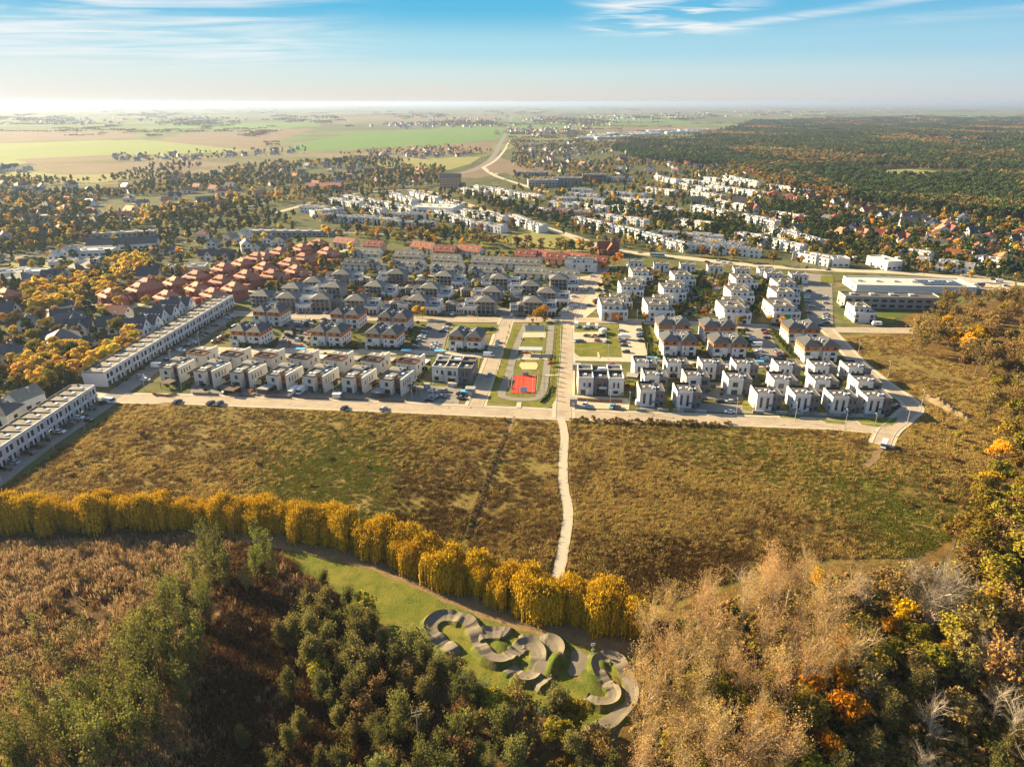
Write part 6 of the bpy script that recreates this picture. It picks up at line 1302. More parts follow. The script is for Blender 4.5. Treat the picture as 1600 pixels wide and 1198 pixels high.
wood('distant_autumn_wood', [([(1190, 206), (1480, 203), (1490, 210), (1200, 213)], 120), ([(1380, 213), (1640, 216), (1640, 224), (1400, 220)], 130), ([(1150, 236), (1330, 232), (1340, 240), (1170, 246)], 170), ([(1450, 240), (1640, 243), (1640, 252), (1470, 248)], 130), ([(1240, 192), (1600, 192), (1600, 196), (1250, 197)], 80)], 'rust-coloured strips of autumn trees in the distant wood', -9, (.7, 1.1), CO + CO, 87)
CM = [clump(s, [(L_pine, 11, 4.5, 40), (L_oak, 11, 5, 40)], 14, 40) for s in (5, 6)]
# tree lines and copses over the plain
rg = np.random.default_rng(5); pl = []
for i in range(150):
    y = 164 + 74 * rg.random() ** 1.6; x = rg.uniform(-100, 1000 if y > 195 else 1700); X, Y = arr_P(np.array([x]), np.array([y])); X, Y = X[0], Y[0]
    a = rg.uniform(-.5, .5) + (math.pi / 2 if rg.random() < .25 else 0); n = int(rg.uniform(5, 26)); st = 38
    for k in range(n):
        if rg.random() < .2: continue
        qx, qy = X + math.cos(a) * st * k + rg.normal() * 6, Y + math.sin(a) * st * k + rg.normal() * 6
        px_, py_ = PX(qx, qy)
        if qy < 1500 or (430 < px_ < 800 and py_ > 196) or (px_ < 420 and py_ > 214): continue
        pl.append((qx, qy, 0, rg.uniform(.35, .8), rg.uniform(0, 6.3), rg.integers(0, 2)))
for i in range(1500):
    y = 163 + 36 * rg.random(); x = rg.uniform(-100, 1100 if y > 185 else 1700)
    if math.sin(x * .013 + y * .31) + math.sin(x * .031 - y * .17) < .35: continue
    X, Y = arr_P(np.array([x]), np.array([y])); pl.append((X[0], Y[0], 0, rg.uniform(.6, 1.6), rg.uniform(0, 6.3), rg.integers(0, 2)))
scatter('distant_trees', CM, pl, 'tree lines and copses scattered over the hazy plain', 'trees')
hs = [sh(rf, w, k, False).data for rf, w, k in ((R_dark, W_white, 0), (R_rust, W_cream, 1), (R_grey, W_white, 3))]
vl = []
for x0, y0, w, h, n in [(640, 196, 60, 3, 60), (860, 186, 60, 4, 70), (980, 184, 80, 4, 110), (1060, 180, 70, 4, 90), (720, 188, 50, 3, 40), (850, 206, 60, 5, 90), (920, 193, 50, 3, 60), (300, 186, 80, 3, 50), (120, 190, 80, 4, 60), (1200, 176, 80, 3, 60), (700, 196, 60, 3, 60), (1380, 170, 60, 2, 50)]:
    for i in range(n):
        X, Y = arr_P(np.array([x0 + rg.normal() * w * .5]), np.array([y0 + rg.normal() * h * .6])); vl.append((X[0], Y[0], 0, rg.uniform(1.0, 1.7), rg.uniform(0, 6.3), rg.integers(0, 3)))
scatter('distant_villages', hs, vl, 'tiny pale houses of distant villages on the plain', 'villages')
# ---------------------------------------------------------------- pump track
def zt(L): return [(640 + a / 4.2105, 930 + b / 4.209) for a, b in L]
M_bank = blotchy('worn_grass_bank', (.075, .095, .014), [((.14, .13, .03), .3, .45, .65, .8), ((.17, .12, .06), .35, .52, .66, .9), ((.045, .06, .010), .8, .5, .7, .8)], 1, .6, 2.)
pump = bpy.data.objects.new('pump_track', None); COL.objects.link(pump); pump.location = P(820, 1040); tag(pump, 'winding grey asphalt pump track with banked turns and rollers on the lawn', 'pump track')
def ribbon(px, w, amp=.5, wave=6.5, base=.6, ph=0.0):
    pts = smooth([P(x, y) for x, y in zt(px)], 10); n = len(pts); o0 = pump.location; s = 0; deck = MB(); emb = MB(); rows = []
    for i, p in enumerate(pts):
        a = pts[max(0, i - 3)]; b = pts[min(n - 1, i + 3)]; d = (b - a).normalized(); nn = Vector((-d.y, d.x, 0))
        if i: s += (p - pts[i - 1]).length
        d1 = (p - a); d2 = (b - p); k = (d1.x * d2.y - d1.y * d2.x) / (max(d1.length * d2.length * (d1.length + d2.length) / 2, 1e-3))
        k = max(-.16, min(.16, k * .8)); h = base + amp * math.sin(s / wave * 6.283 + ph) * (1 - min(1, abs(k) * 7)); e = min(1, min(i, n - 1 - i) / 5)
        bl = max(0, -k) * 5.5; br = max(0, k) * 5.5; h *= .25 + .75 * e
        L_ = p + nn * (w / 2); R2 = p - nn * (w / 2)
        rows.append((p + nn * (w / 2 + .3 + .8 * (h + bl)), L_ + Vector((0, 0, h + bl)), p + nn * (w * .18) + Vector((0, 0, h + bl * .22)), p - nn * (w * .18) + Vector((0, 0, h + br * .22)), R2 + Vector((0, 0, h + br)), p - nn * (w / 2 + .3 + .8 * (h + br))))
    z0 = Vector((o0.x, o0.y, -.10))
    rows = [[q - z0 for q in r] for r in rows]
    for r, q in zip(rows, rows[1:]):
        for j in (1, 2, 3): deck.poly([r[j], r[j + 1], q[j + 1], q[j]][::-1])
        emb.poly([r[0], r[1], q[1], q[0]][::-1]); emb.poly([r[4], r[5], q[5], q[4]][::-1])
    for r in (rows[0], rows[-1]): emb.poly([r[0], r[1], r[4], r[5]])
    for mb, nm, mt in ((deck, 'riding_surface', M_pump), (emb, 'embankment', M_bank)):
        o = mb.build(nm, mt, pump); o.data.polygons.foreach_set('use_smooth', [True] * len(o.data.polygons))
ribbon([(300, 400), (255, 350), (205, 310), (150, 262), (142, 205), (190, 160), (260, 150), (330, 165), (390, 190), (425, 240), (455, 310), (480, 365), (530, 418), (600, 435), (660, 410), (705, 372), (760, 340), (820, 350), (850, 395), (845, 450), (830, 500), (800, 545), (740, 548), (690, 515), (650, 480)], 3.3)
ribbon([(440, 280), (500, 262), (560, 258), (620, 265), (640, 275)], 3.6, .35, 6.5, .6, 1)
ribbon([(720, 320), (790, 318), (860, 322), (930, 330), (955, 370), (925, 430), (890, 500), (850, 570), (800, 600)], 4.6, .4, 8, .7, 2)
ribbon([(1180, 440), (1240, 425), (1310, 415), (1370, 440), (1410, 500), (1445, 570), (1462, 640), (1450, 700), (1400, 770), (1330, 830), (1250, 880), (1170, 905)], 3.0, .3, 7, .45, 0)
ribbon([(1300, 420), (1245, 440), (1235, 490), (1270, 550), (1310, 600), (1345, 650), (1335, 695), (1280, 715), (1210, 705), (1150, 680)], 2.8, .3, 6, .45, 2)
sheet('start_plaza', zt([(1090, 340), (1180, 400), (1215, 430), (1190, 460), (1150, 520), (1060, 530), (1040, 500), (1065, 430), (1060, 380)]), .16, M_pump)
sheet('worn_earth', zt([(1340, 520), (1400, 560), (1440, 640), (1440, 700), (1400, 700), (1400, 620), (1360, 580)]), .16, M_litter)
def mound(px, h, rx, ry, rz, name='grass_mound'):
    p = P(*px); mb = MB(); N = 18; M_ = 8
    for j in range(M_ + 1):
        for i in range(N):
            t = 6.283 * i / N; r = j / M_; mb.v.append((rx * r * math.cos(t) * (1 + .12 * math.sin(3 * t)), ry * r * math.sin(t), h * (math.cos(math.pi * r) * .5 + .5) * (1 if name == 'grass_mound' else .65 + .35 * math.sin(5 * t + 9 * r) + .25 * math.sin(11 * t - 6 * r)) - .05))
    for j in range(M_):
        for i in range(N):
            k = (i + 1) % N
            if j == 0: mb.f.append((i, (j + 1) * N + i, (j + 1) * N + k)); mb.m.append(0)
            else: mb.f.append((j * N + i, (j + 1) * N + i, (j + 1) * N + k, j * N + k)); mb.m.append(0)
    o = mb.build(name, M_bank if name == 'grass_mound' else M_sand2); o.location = (p.x, p.y, .1); o.rotation_euler.z = rz; o['kind'] = 'structure'; o.data.polygons.foreach_set('use_smooth', [True] * len(o.data.polygons))
M_sand2 = blotchy('heaped_sand', (.25, .18, .10), [((.22, .16, .08), .4, .45, .65, .8), ((.12, .11, .03), .3, .55, .7, .7)], 1, .6, 1.)
mound((866, 1040), 2.2, 3.0, 7.5, rad(-24)); mound((700, 1022), .8, 3.5, 5, .4); mound((783, 1012), .7, 3, 4, .4); mound((926, 1065), .8, 4, 6, .2); mound((940, 1040), .9, 2.5, 3.5, .2)
for px, h, a, b in [((1470, 630), 2.2, 9, 5), ((1486, 640), 1.6, 8, 4), ((1505, 650), 1.8, 7, 4), ((1455, 622), 1.2, 6, 4)]: mound(px, h, a, b, .2 * a, 'spoil_heap')
# ---------------------------------------------------------------- cars and other vehicles
def paint(nm, c): 
    m = plain('paint_' + nm, c, .25, .03, .5, .0, .5, .03); m.node_tree.nodes['Principled BSDF'].inputs['Coat Weight'].default_value = .6; return m
PAINT = {'white': paint('white', (.72, .72, .71)), 'silver': paint('silver', (.38, .39, .40)), 'grey': paint('grey', (.13, .135, .14)), 'black': paint('black', (.018, .018, .02)), 'blue': paint('blue', (.03, .10, .32)), 'red': paint('red', (.36, .025, .02)), 'light blue': paint('light_blue', (.10, .30, .48)), 'yellow': paint('yellow', (.55, .38, .04)), 'dark': paint('dark', (.03, .032, .038))}
M_tyre = plain('tyre_rubber', (.02, .02, .02), .9, .1, 2); M_lampw = plain('headlight_glass', (.7, .7, .68), .15, .05, 1, spec=.6); M_lampr = plain('tail_light', (.35, .02, .015), .3, .05, 1)
def extr(mb, prof, w0, w1, m=0):
    """closed side outline, narrower on top; runs across the car"""
    zs = [q[1] for q in prof]; a, b = min(zs), max(zs)
    def wd(z): return w0 + (w1 - w0) * (z - a) / (b - a + 1e-9)
    n = len(prof); k = len(mb.v); mb.v += [(x, -wd(z), z) for x, z in prof] + [(x, wd(z), z) for x, z in prof]
    for i in range(n):
        j = (i + 1) % n; mb.f.append((k + i, k + n + i, k + n + j, k + j)); mb.m.append(m)
    mb.f.append(tuple(range(k, k + n))); mb.m.append(m); mb.f.append(tuple(range(k + 2 * n - 1, k + n - 1, -1))); mb.m.append(m)
def vehicle(kind, col):
    t = proto({'car': 'parked_car', 'estate': 'parked_car', 'van': 'delivery_van', 'bus': 'city_bus', 'truck': 'truck', 'camper': 'camper_van', 'caravan': 'caravan'}[kind]); b = MB(); g = MB(); P_ = PAINT[col]
    if kind in ('car', 'estate'):
        extr(b, [(-2.15, .3), (2.15, .3), (2.2, .55), (2.1, .78), (1.1, .93), (-2.0, .98), (-2.2, .7)], .86, .84)
        rear = -1.55 if kind == 'car' else -2.05
        extr(g, [(1.15, .9), (.35, 1.36), (rear + .55, 1.38), (rear, .95)], .80, .62); extr(b, [(.35, 1.34), (.2, 1.46), (rear + .75, 1.47), (rear + .5, 1.36)], .66, .58)
        wx = (-1.35, 1.35); wr = .33; wy = .78; lx = 2.2; lz = .62
    elif kind in ('van', 'camper'):
        extr(b, [(-2.8, .35), (2.6, .35), (2.75, .9), (2.55, 1.15), (1.7, 2.3), (-2.75, 2.4), (-2.82, 1.2)], .98, .88); extr(g, [(2.6, 1.18), (1.85, 2.12), (1.0, 2.12), (1.0, 1.2)], .985, .93)
        if kind == 'camper': extr(b, [(-2.8, 2.3), (2.0, 2.3), (1.5, 2.9), (-2.7, 2.9)], .95, .9)
        wx = (-1.75, 1.75); wr = .36; wy = .86; lx = 2.74; lz = .8
    elif kind == 'bus':
        b.box(-6, 6, -1.25, 1.25, .4, 3.0); g.box(-5.7, 6.06, -1.29, 1.29, 1.4, 2.4); wx = (-3.6, 3.6); wr = .48; wy = 1.1; lx = 6; lz = .8
    elif kind == 'truck':
        b.box(1.2, 2.9, -1., 1., .5, 2.3); b.box(-3.2, 1.1, -1.1, 1.1, .8, 2.9); g.box(2.2, 2.95, -.92, .92, 1.35, 2.1); wx = (-1.9, 2.0); wr = .42; wy = .95; lx = 2.9; lz = .8
    else:
        extr(b, [(-2.6, .5), (2.4, .5), (2.7, 1.2), (2.2, 2.4), (-2.3, 2.45), (-2.7, 1.5)], 1.05, 1.0); g.box(-.9, .9, -1.1, 1.1, 1.4, 1.95); wx = (0,); wr = .34; wy = .95; lx = 2.5; lz = .8
    part(b, 'body', P_, t); part(g, 'windows', G_glass, t)
    for x in wx:
        for s in (-1, 1): part(MB().tube((x, s * (wy - .11), wr), (x, s * (wy + .11), wr), wr, wr, 10), 'wheel', M_tyre, t)
    if kind != 'caravan':
        for s in (-1, 1): part(MB().box(lx - .06, lx + .03, s * .6 - .17, s * .6 + .17, lz - .08, lz + .1), 'headlight', M_lampw, t); part(MB().box(-lx - .03, -lx + .06, s * .62 - .14, s * .62 + .14, lz, lz + .2), 'tail_light', M_lampr, t)
    return t
VEH = {}
CARS = []
def car(px, py, col, where, kind='car', ang=0.0, z=.16):
    p = P(px, py, .7); nm = {'car': 'car', 'estate': 'car', 'van': 'van', 'bus': 'bus', 'truck': 'truck', 'camper': 'camper van', 'caravan': 'caravan'}[kind]
    CARS.append((p.x, p.y, col, kind, nm, where, GR + rad(ang), z))
def cars(L, where, ang=0.0, kind='car'):
    for i, q in enumerate(L): car(q[0], q[1], q[2], where, q[3] if len(q) > 3 else ('estate' if i % 3 == 1 else kind), ang + random.Random(q[0] * 7 + q[1]).uniform(-4, 4))
cars([(538, 637, 'dark'), (599, 638, 'silver'), (277, 627, 'dark'), (329, 629, 'black'), (342, 630, 'dark')], 'pulled up on the grass verge of the front road', 75)
cars([(676, 610, 'white'), (695, 610, 'silver'), (689, 619, 'grey'), (671, 624, 'black'), (674, 621, 'dark'), (720, 615, 'dark'), (721, 621, 'grey')], 'in the small lot before the white and grey flats')
cars([(765, 585, 'light blue')], 'driving on the park street', 84); car(764, 555, 'white', 'at the crossing of the park street', 'van', 0); cars([(776, 540, 'white'), (777, 534, 'grey')], 'along the park street kerb', 84); cars([(770, 513, 'dark')], 'on the short drive by the lone apartment house')
cars([(701, 506, 'dark'), (697, 512, 'white'), (692, 517, 'dark'), (670, 512, 'grey'), (662, 519, 'grey'), (658, 527, 'white'), (656, 532, 'silver'), (649, 541, 'grey'), (679, 539, 'white'), (678, 544, 'white'), (681, 536, 'silver'), (660, 524, 'white')], 'in the lot left of the lone apartment house')
cars([(482, 500, 'white'), (476, 504, 'silver'), (468, 509, 'grey', 'truck'), (507, 499, 'blue'), (500, 504, 'white'), (453, 524, 'dark'), (444, 532, 'white'), (466, 531, 'white'), (488, 517, 'grey'), (464, 516, 'dark')], 'in the lot between the left apartment houses')
cars([(301, 535, 'silver'), (293, 540, 'dark'), (246, 572, 'white', 'van'), (227, 593, 'white'), (220, 588, 'silver'), (316, 524, 'grey'), (322, 520, 'dark'), (355, 497, 'silver'), (362, 496, 'grey'), (338, 508, 'grey'), (262, 562, 'dark'), (283, 547, 'white')], 'in a driveway of the long terrace')
cars([(171, 627, 'white', 'van'), (160, 628, 'dark'), (123, 652, 'white'), (137, 656, 'dark'), (93, 674, 'white'), (61, 696, 'dark'), (21, 722, 'silver'), (110, 662, 'grey'), (45, 706, 'dark')], 'in a driveway of the nearer terrace')
cars([(348, 525, 'blue'), (341, 529, 'grey'), (368, 509, 'white'), (335, 533, 'dark'), (354, 612, 'black')], 'at the kerb of the terrace street', 55)
cars([(459, 613, 'white', 'truck'), (470, 612, 'white', 'camper')], 'in a forecourt of the cream villas', 80)
cars([(93, 605, 'dark')], 'on the gravel lot behind the nearer terrace')
cars([(901, 509, 'white', 'camper'), (912, 512, 'white'), (919, 510, 'white', 'van'), (926, 512, 'dark'), (932, 511, 'white', 'van'), (938, 512, 'red'), (944, 512, 'light blue')], 'in the row along the edge of the square lawn', 86)
cars([(942, 519, 'white', 'truck'), (939, 524, 'silver'), (899, 532, 'white'), (907, 532, 'dark'), (933, 531, 'red'), (946, 533, 'white')], 'on the paved square of the lawn lot', 60)
cars([(972, 516, 'silver'), (974, 528, 'white', 'truck'), (973, 533, 'dark'), (975, 539, 'black'), (978, 549, 'black'), (975, 524, 'grey'), (999, 515, 'silver'), (1000, 525, 'blue'), (1002, 532, 'black'), (1000, 522, 'dark')], 'in the bay lot beside the square lawn')
cars([(914, 632, 'white'), (957, 635, 'light blue'), (965, 636, 'black')], 'in the lot before the flats on the main street', 70); cars([(955, 569, 'red'), (954, 575, 'silver'), (943, 573, 'grey')], 'behind the flats on the main street')
cars([(897, 477, 'white'), (890, 481, 'silver'), (884, 486, 'white'), (886, 483, 'white'), (922, 477, 'dark'), (941, 459, 'white'), (939, 463, 'black'), (931, 469, 'dark'), (897, 463, 'white'), (946, 454, 'blue'), (915, 453, 'yellow'), (922, 450, 'silver'), (938, 466, 'silver'), (926, 431, 'white'), (905, 444, 'dark')], 'on the paved yard before the white and black house')
car(1003, 631, 'white', 'before the first front-row cube villa', 'van', 8)
cars([(1125, 626, 'black'), (1140, 627, 'silver'), (1140, 643, 'white'), (1184, 637, 'silver'), (1243, 640, 'silver')], 'in the forecourt of the cube villas')
cars([(1138, 572, 'silver'), (1037, 570, 'dark'), (1205, 574, 'white'), (1088, 570, 'dark'), (1203, 576, 'dark'), (1257, 576, 'dark'), (1141, 574, 'white')], 'in the back lane behind the cube villas')
cars([(1165, 515, 'dark'), (1195, 516, 'black'), (1197, 520, 'red'), (1198, 527, 'dark'), (1175, 527, 'silver'), (1177, 530, 'silver'), (1178, 536, 'grey'), (1182, 539, 'white', 'van'), (1187, 548, 'white'), (1193, 556, 'grey'), (1195, 560, 'white'), (1217, 550, 'silver'), (1219, 552, 'red'), (1221, 555, 'dark'), (1214, 548, 'grey')], 'in the lot between the right apartment houses')
cars([(1097, 454, 'dark'), (1092, 461, 'white'), (1088, 466, 'black'), (1083, 474, 'silver'), (1080, 482, 'blue'), (1117, 459, 'white'), (1108, 472, 'black'), (1108, 477, 'grey'), (1120, 451, 'white'), (1122, 444, 'silver'), (1100, 447, 'grey')], 'in the lot between the stepped houses')
cars([(1263, 454, 'black'), (1262, 465, 'white'), (1261, 471, 'grey'), (1290, 464, 'white'), (1291, 473, 'silver'), (1290, 483, 'white'), (1291, 491, 'dark'), (1291, 494, 'silver'), (1291, 498, 'white'), (1291, 504, 'black'), (1263, 488, 'red'), (1262, 462, 'silver'), (1268, 478, 'yellow'), (1280, 507, 'dark'), (1317, 479, 'black')], 'in the lot before the supermarket flats')
car(1381, 696, 'white', 'standing at the end of the perimeter road', 'van', 60); car(1370, 507, 'white', 'on the grass by the wood', 'caravan', 0); cars([(1400, 634, 'dark')], 'beside the last cube villa', 30); car(1027, 400, 'white', 'on the avenue', 'bus', -8)
cars([(1040, 402, 'silver'), (1105, 409, 'red'), (1122, 407, 'white'), (1131, 410, 'white'), (1140, 411, 'white'), (1262, 417, 'dark'), (1294, 421, 'dark'), (1000, 394, 'silver'), (985, 388, 'dark'), (976, 386, 'dark'), (1180, 412, 'grey')], 'on the avenue', -8)
cars([(1520, 449, 'white', 'truck'), (1530, 447, 'dark', 'truck'), (1541, 455, 'red'), (1560, 440, 'white', 'van'), (1572, 446, 'silver'), (1552, 436, 'dark')], 'at the supermarket end of the avenue')
cars([(410, 486, 'white'), (438, 487, 'silver'), (452, 488, 'white'), (486, 487, 'silver'), (509, 488, 'white'), (548, 491, 'dark'), (610, 492, 'white'), (690, 490, 'dark'), (707, 490, 'white'), (800, 492, 'white'), (812, 492, 'dark'), (836, 489, 'silver'), (620, 491, 'dark'), (424, 487, 'dark'), (768, 490, 'grey'), (466, 488, 'silver'), (530, 489, 'grey')], 'before the garages of the grey houses', 80)
cars([(636, 451, 'black'), (654, 449, 'white'), (705, 450, 'white'), (740, 450, 'light blue'), (652, 445, 'grey'), (590, 452, 'silver'), (760, 452, 'white'), (850, 452, 'silver'), (862, 450, 'white')], 'on the lane between the rows of grey houses')
cars([(322, 474, 'red'), (330, 472, 'dark'), (345, 466, 'silver'), (356, 462, 'white'), (420, 446, 'white'), (368, 458, 'dark'), (390, 470, 'white'), (300, 478, 'dark')], 'in the car park of the brick estate', 20)
cars([(776, 273, 'white', 'truck'), (790, 281, 'white', 'truck'), (765, 268, 'dark'), (700, 306, 'silver'), (725, 318, 'white'), (742, 325, 'dark'), (712, 311, 'red')], 'on the road by the church', -30)
from collections import defaultdict
_by = defaultdict(list)
for c in CARS: _by[(c[2], c[4], c[5])].append(c)
for (col, nm, where), L in _by.items():
    L.sort(key=lambda c: c[0] / c[1])
    for i, (x, y, col_, kind, _, _, rz, z) in enumerate(L):
        if (kind, col) not in VEH: VEH[(kind, col)] = vehicle(kind, col)
        lab = f'{col} {nm} {where}'
        if len(L) > 1: lab += f', {ORD[i]} from the left' if len(lab.split()) < 13 else f', {ORD[i]} one'
        place(VEH[(kind, col)], x, y, rz + (math.pi if (int(x * 7) % 2) else 0), lab, nm, f'{nm}s {where}', 1.0, None, z)
# ---------------------------------------------------------------- lamps, hedges, fences, carports, park
def lamp_proto():
    t = proto('street_lamp'); part(MB().tube((0, 0, 0), (0, 0, 7.4), .11, .07, 8), 'pole', M_metal, t); part(MB().tube((0, 0, 7.3), (1.0, 0, 7.6), .05, .04, 6), 'arm', M_metal, t)
    part(MB().box(.7, 1.5, -.16, .16, 7.52, 7.68), 'lamp_head', M_metal, t); part(MB().tube((0, 0, 0), (0, 0, .9), .16, .16, 8), 'base', M_conc, t); return t
LP = lamp_proto()
for nm, L in [('along the front road', [(402, 620), (522, 620), (644, 625), (917, 637), (983, 640), (1060, 646), (1150, 650), (1242, 657), (1320, 668), (1365, 675), (1416, 667)]), ('along the perimeter road', [(1439, 636), (1387, 589), (1340, 556)]), ('along the terrace street', [(227, 611), (268, 571), (312, 541), (284, 609), (133, 672), (84, 702), (4, 757), (352, 512)]),
              ('in the small lots', [(651, 617), (677, 625), (953, 637)]), ('in the park', [(832, 619), (808, 556), (850, 550), (803, 590), (795, 606), (851, 525)]), ('along the cross street', [(440, 497), (478, 499), (560, 503), (655, 497), (746, 499), (908, 498), (995, 505), (1150, 510), (838, 499)]), ('in the back lane', [(950, 562), (1010, 560), (1187, 566)])]:
    for i, (x, y) in enumerate(sorted(L)):
        p = P(x, y); place(LP, p.x, p.y, rad(90) + GR, f'tall grey street lamp {nm}, {ORD[i]} from the left', 'street lamp', 'street lamps')
def hedge(px, w, h, label, leaf=None, seed=0):
    p = [P(*q) for q in px]; rg = np.random.default_rng(seed); pts = []
    for a, b in zip(p, p[1:]):
        n = int((b - a).length * 26); t = rg.random((n, 1)); d = np.array((b - a).normalized()); nn = np.array([-d[1], d[0], 0]); base = np.array(a) + t * np.array(b - a)
        pts.append(base + nn * rg.uniform(-w / 2, w / 2, (n, 1)) + np.array([[0, 0, 1]]) * (h * rg.uniform(0, 1, (n, 1)) ** .6))
    q = np.concatenate(pts); q0 = np.array(p[0]); q = q - q0; o = bpy.data.objects.new('hedge', np_mesh('hedge', [(cards(q, .5, rg, np.array([[0, 0, .6]])), quads(len(q)), leaf or L_green)])); COL.objects.link(o); o.location = p[0]; tag(o, label, 'hedge')
for i, (px, lab) in enumerate([([(1004, 508), (1009, 535), (1014, 558)], 'clipped green hedge along the right side of the bay lot'), ([(1203, 512), (1222, 538), (1240, 560)], 'clipped hedge slanting beside the right apartment lot'), ([(1010, 560), (1060, 561), (1150, 563)], 'hedge behind the right apartment gardens'), ([(697, 548), (730, 550), (762, 552)], 'hedge before the lone apartment house'),
        ([(742, 515), (770, 517)], 'short hedge right of the lone apartment house'), ([(372, 540), (430, 543)], 'hedge before the first left apartment house'), ([(490, 545), (560, 546)], 'hedge before the middle left apartment house'), ([(575, 546), (640, 548)], 'hedge before the right one of the left apartment houses'), ([(1205, 510), (1240, 512)], 'hedge at the kerb above the right gardens'),
        ([(636, 508), (650, 542)], 'hedge left of the parking lot'), ([(862, 498), (884, 476)], 'dark hedge beside the yard slope'), ([(1250, 560), (1300, 562)], 'hedge before the last apartment house'), ([(912, 527), (946, 527)], 'row of small dark spruces on the round bed'), ([(845, 630), (858, 618), (863, 604)], 'curved low hedge in the park corner'), ([(970, 600), (972, 620)], 'yellow hedge beside the main street flats')]):
    hedge(px, 1.2 if i != 13 else .8, 1.7 if i not in (13,) else .9, lab, L_birch if i == 14 else None, i)
def fence(px, label, h=1.3, mat=None, step=2.5, open_=False):
    p = [P(*q) for q in px]; t = bpy.data.objects.new('garden_fence', None); COL.objects.link(t); t.location = p[0]; tag(t, label, 'fence'); o0 = p[0]; rails = MB()
    for a, b in zip(p, p[1:]):
        d = b - a; n = max(1, int(d.length / step)); u = d.normalized(); k = Vector((-u.y, u.x, 0)) * .03
        for z0, z1 in (((.1, h * .45), (h * .5, h * .95)) if not open_ else ((.1, .16), (h * .33, h * .33 + .05), (h * .66, h * .66 + .05), (h - .08, h))):
            q0, q1 = a - o0, b - o0; pts = [q0 - k, q1 - k, q1 + k, q0 + k]; rails.prism([(v.x, v.y) for v in pts], z0, z1)
        for i in range(n + 1):
            q = a - o0 + d * i / n; MB().box(q.x - .07, q.x + .07, q.y - .07, q.y + .07, 0, h).build('post', mat or M_fence, t)
    rails.build('boards', mat or M_fence, t)
fv = [300, 356, 412, 470, 528, 590, 646]
for i in range(6):
    y = lambda x: 617 + (x - 300) * .036
    fence([(fv[i] + 2, y(fv[i])), (fv[i + 1] - 14, y(fv[i + 1] - 14))], f'dark slatted front fence of the {ORD[i]} villa forecourt from the terrace street')
fence([(896, 625), (940, 628), (972, 629)], 'pale brown fence before the flats on the main street', 1.4, T_brown); fence([(798, 616), (802, 586)], 'mesh fence left of the red court', 2.6, M_metal, 4, True); fence([(838, 616), (841, 586)], 'mesh fence right of the red court', 2.6, M_metal, 4, True); fence([(803, 586), (840, 586)], 'mesh fence behind the red court', 2.6, M_metal, 4, True)
fence([(234, 612), (242, 618), (262, 620), (276, 616)], 'curved fence around the corner villa garden', 1.2, T_brown)
def carport(mat, w=5.2, d=5.6, h=2.6):
    t = proto('carport'); part(MB().box(-w / 2, w / 2, -d / 2, d / 2, h, h + .22), 'roof', mat, t)
    for x in (-w / 2 + .2, w / 2 - .2):
        for y in (-d / 2 + .2, d / 2 - .2): part(MB().box(x - .1, x + .1, y - .1, y + .1, 0, h), 'post', M_fence, t)
    part(MB().box(-w / 2 + .3, w / 2 - .3, d / 2 - .25, d / 2 - .1, 0, h), 'back_wall', T_dark, t); return t
CPT = [carport(W_lgrey), carport(W_white), carport(T_dark)]
for i, (x, y, v, l) in enumerate([(343, 556, 1, 'pale'), (396, 557, 0, 'grey'), (449, 558, 0, 'grey'), (501, 559, 1, 'pale'), (555, 561, 0, 'grey'), (609, 563, 0, 'grey'), (662, 566, 1, 'pale'), (592, 612, 0, 'grey'), (363, 609, 2, 'dark'), (415, 607, 0, 'grey'), (264, 598, 2, 'dark'), (988, 588, 0, 'grey'), (1100, 585, 0, 'grey')]):
    p = P(x, y, 2); place(CPT[v], p.x, p.y, GR - rad(12), f'{l} flat-roofed carport between the villas, {ORD[i]} of the carports', 'carport', 'carports between the villas')

def box_thing(name, px, py, w, d, h, mat, label, top=None, rz=GR):
    t = proto(name); part(MB().box(-w / 2, w / 2, -d / 2, d / 2, 0, h), 'wall', mat, t); part(MB().box(-w / 2 - .12, w / 2 + .12, -d / 2 - .12, d / 2 + .12, h, h + .15), 'roof', top or mat, t); pan(t, 'f', 0, .05, -d / 2, w * .4, min(h * .85, 2), M_metal, 'door', .05)
    p = P(px, py, h / 2); place(t, p.x, p.y, rz, label, name.replace('_', ' '))
box_thing('transformer_box', 735, 611, 4.2, 3.2, 3.2, W_lgrey, 'grey utility cabin at the corner of the front road and park street'); box_thing('transformer_box', 901, 573, 3.6, 3, 2.8, W_lgrey, 'grey utility cabin at the main street bend'); box_thing('bin_house', 707, 601, 4, 2, 1.6, M_conc, 'low concrete bin enclosure before the white and grey flats')
box_thing('garden_shed', 527, 618, 3.6, 2.6, 2.2, W_white, 'small white shed at the fence of the cream villas'); box_thing('garden_shed', 896, 628, 3, 2.6, 3.4, W_lgrey, 'grey gatehouse block at the foot of the main street flats'); box_thing('garden_shed', 667, 603, 2.6, 2.2, 2.2, W_lgrey, 'grey shed beside the last cream villa')
for i, (x, y, l) in enumerate([(470, 545, 'by the left apartment lot'), (635, 547, 'by the hedge of the left lot'), (687, 548, 'by the lot of the lone apartment house'), (729, 611, 'behind the parked cars of the small lot'), (1019, 559, 'at the end of the bay lot'), (1185, 564, 'at the foot of the right apartment lot')]):
    t = proto('bin_shelter'); part(MB().box(-2.6, 2.6, -1.4, 1.4, 2.1, 2.25), 'roof', M_blue, t)
    for sx in (-1, 1):
        for sy in (-1, 1): part(MB().box(sx * 2.4 - .06, sx * 2.4 + .06, sy * 1.2 - .06, sy * 1.2 + .06, 0, 2.1), 'post', M_metal, t)
    part(MB().box(-2.4, 2.4, 1.15, 1.25, .2, 1.9), 'back_wall', M_metal, t); p = P(x, y, 2); place(t, p.x, p.y, GR, f'blue-roofed bin shelter {l}', 'bin shelter', 'blue-roofed bin shelters')
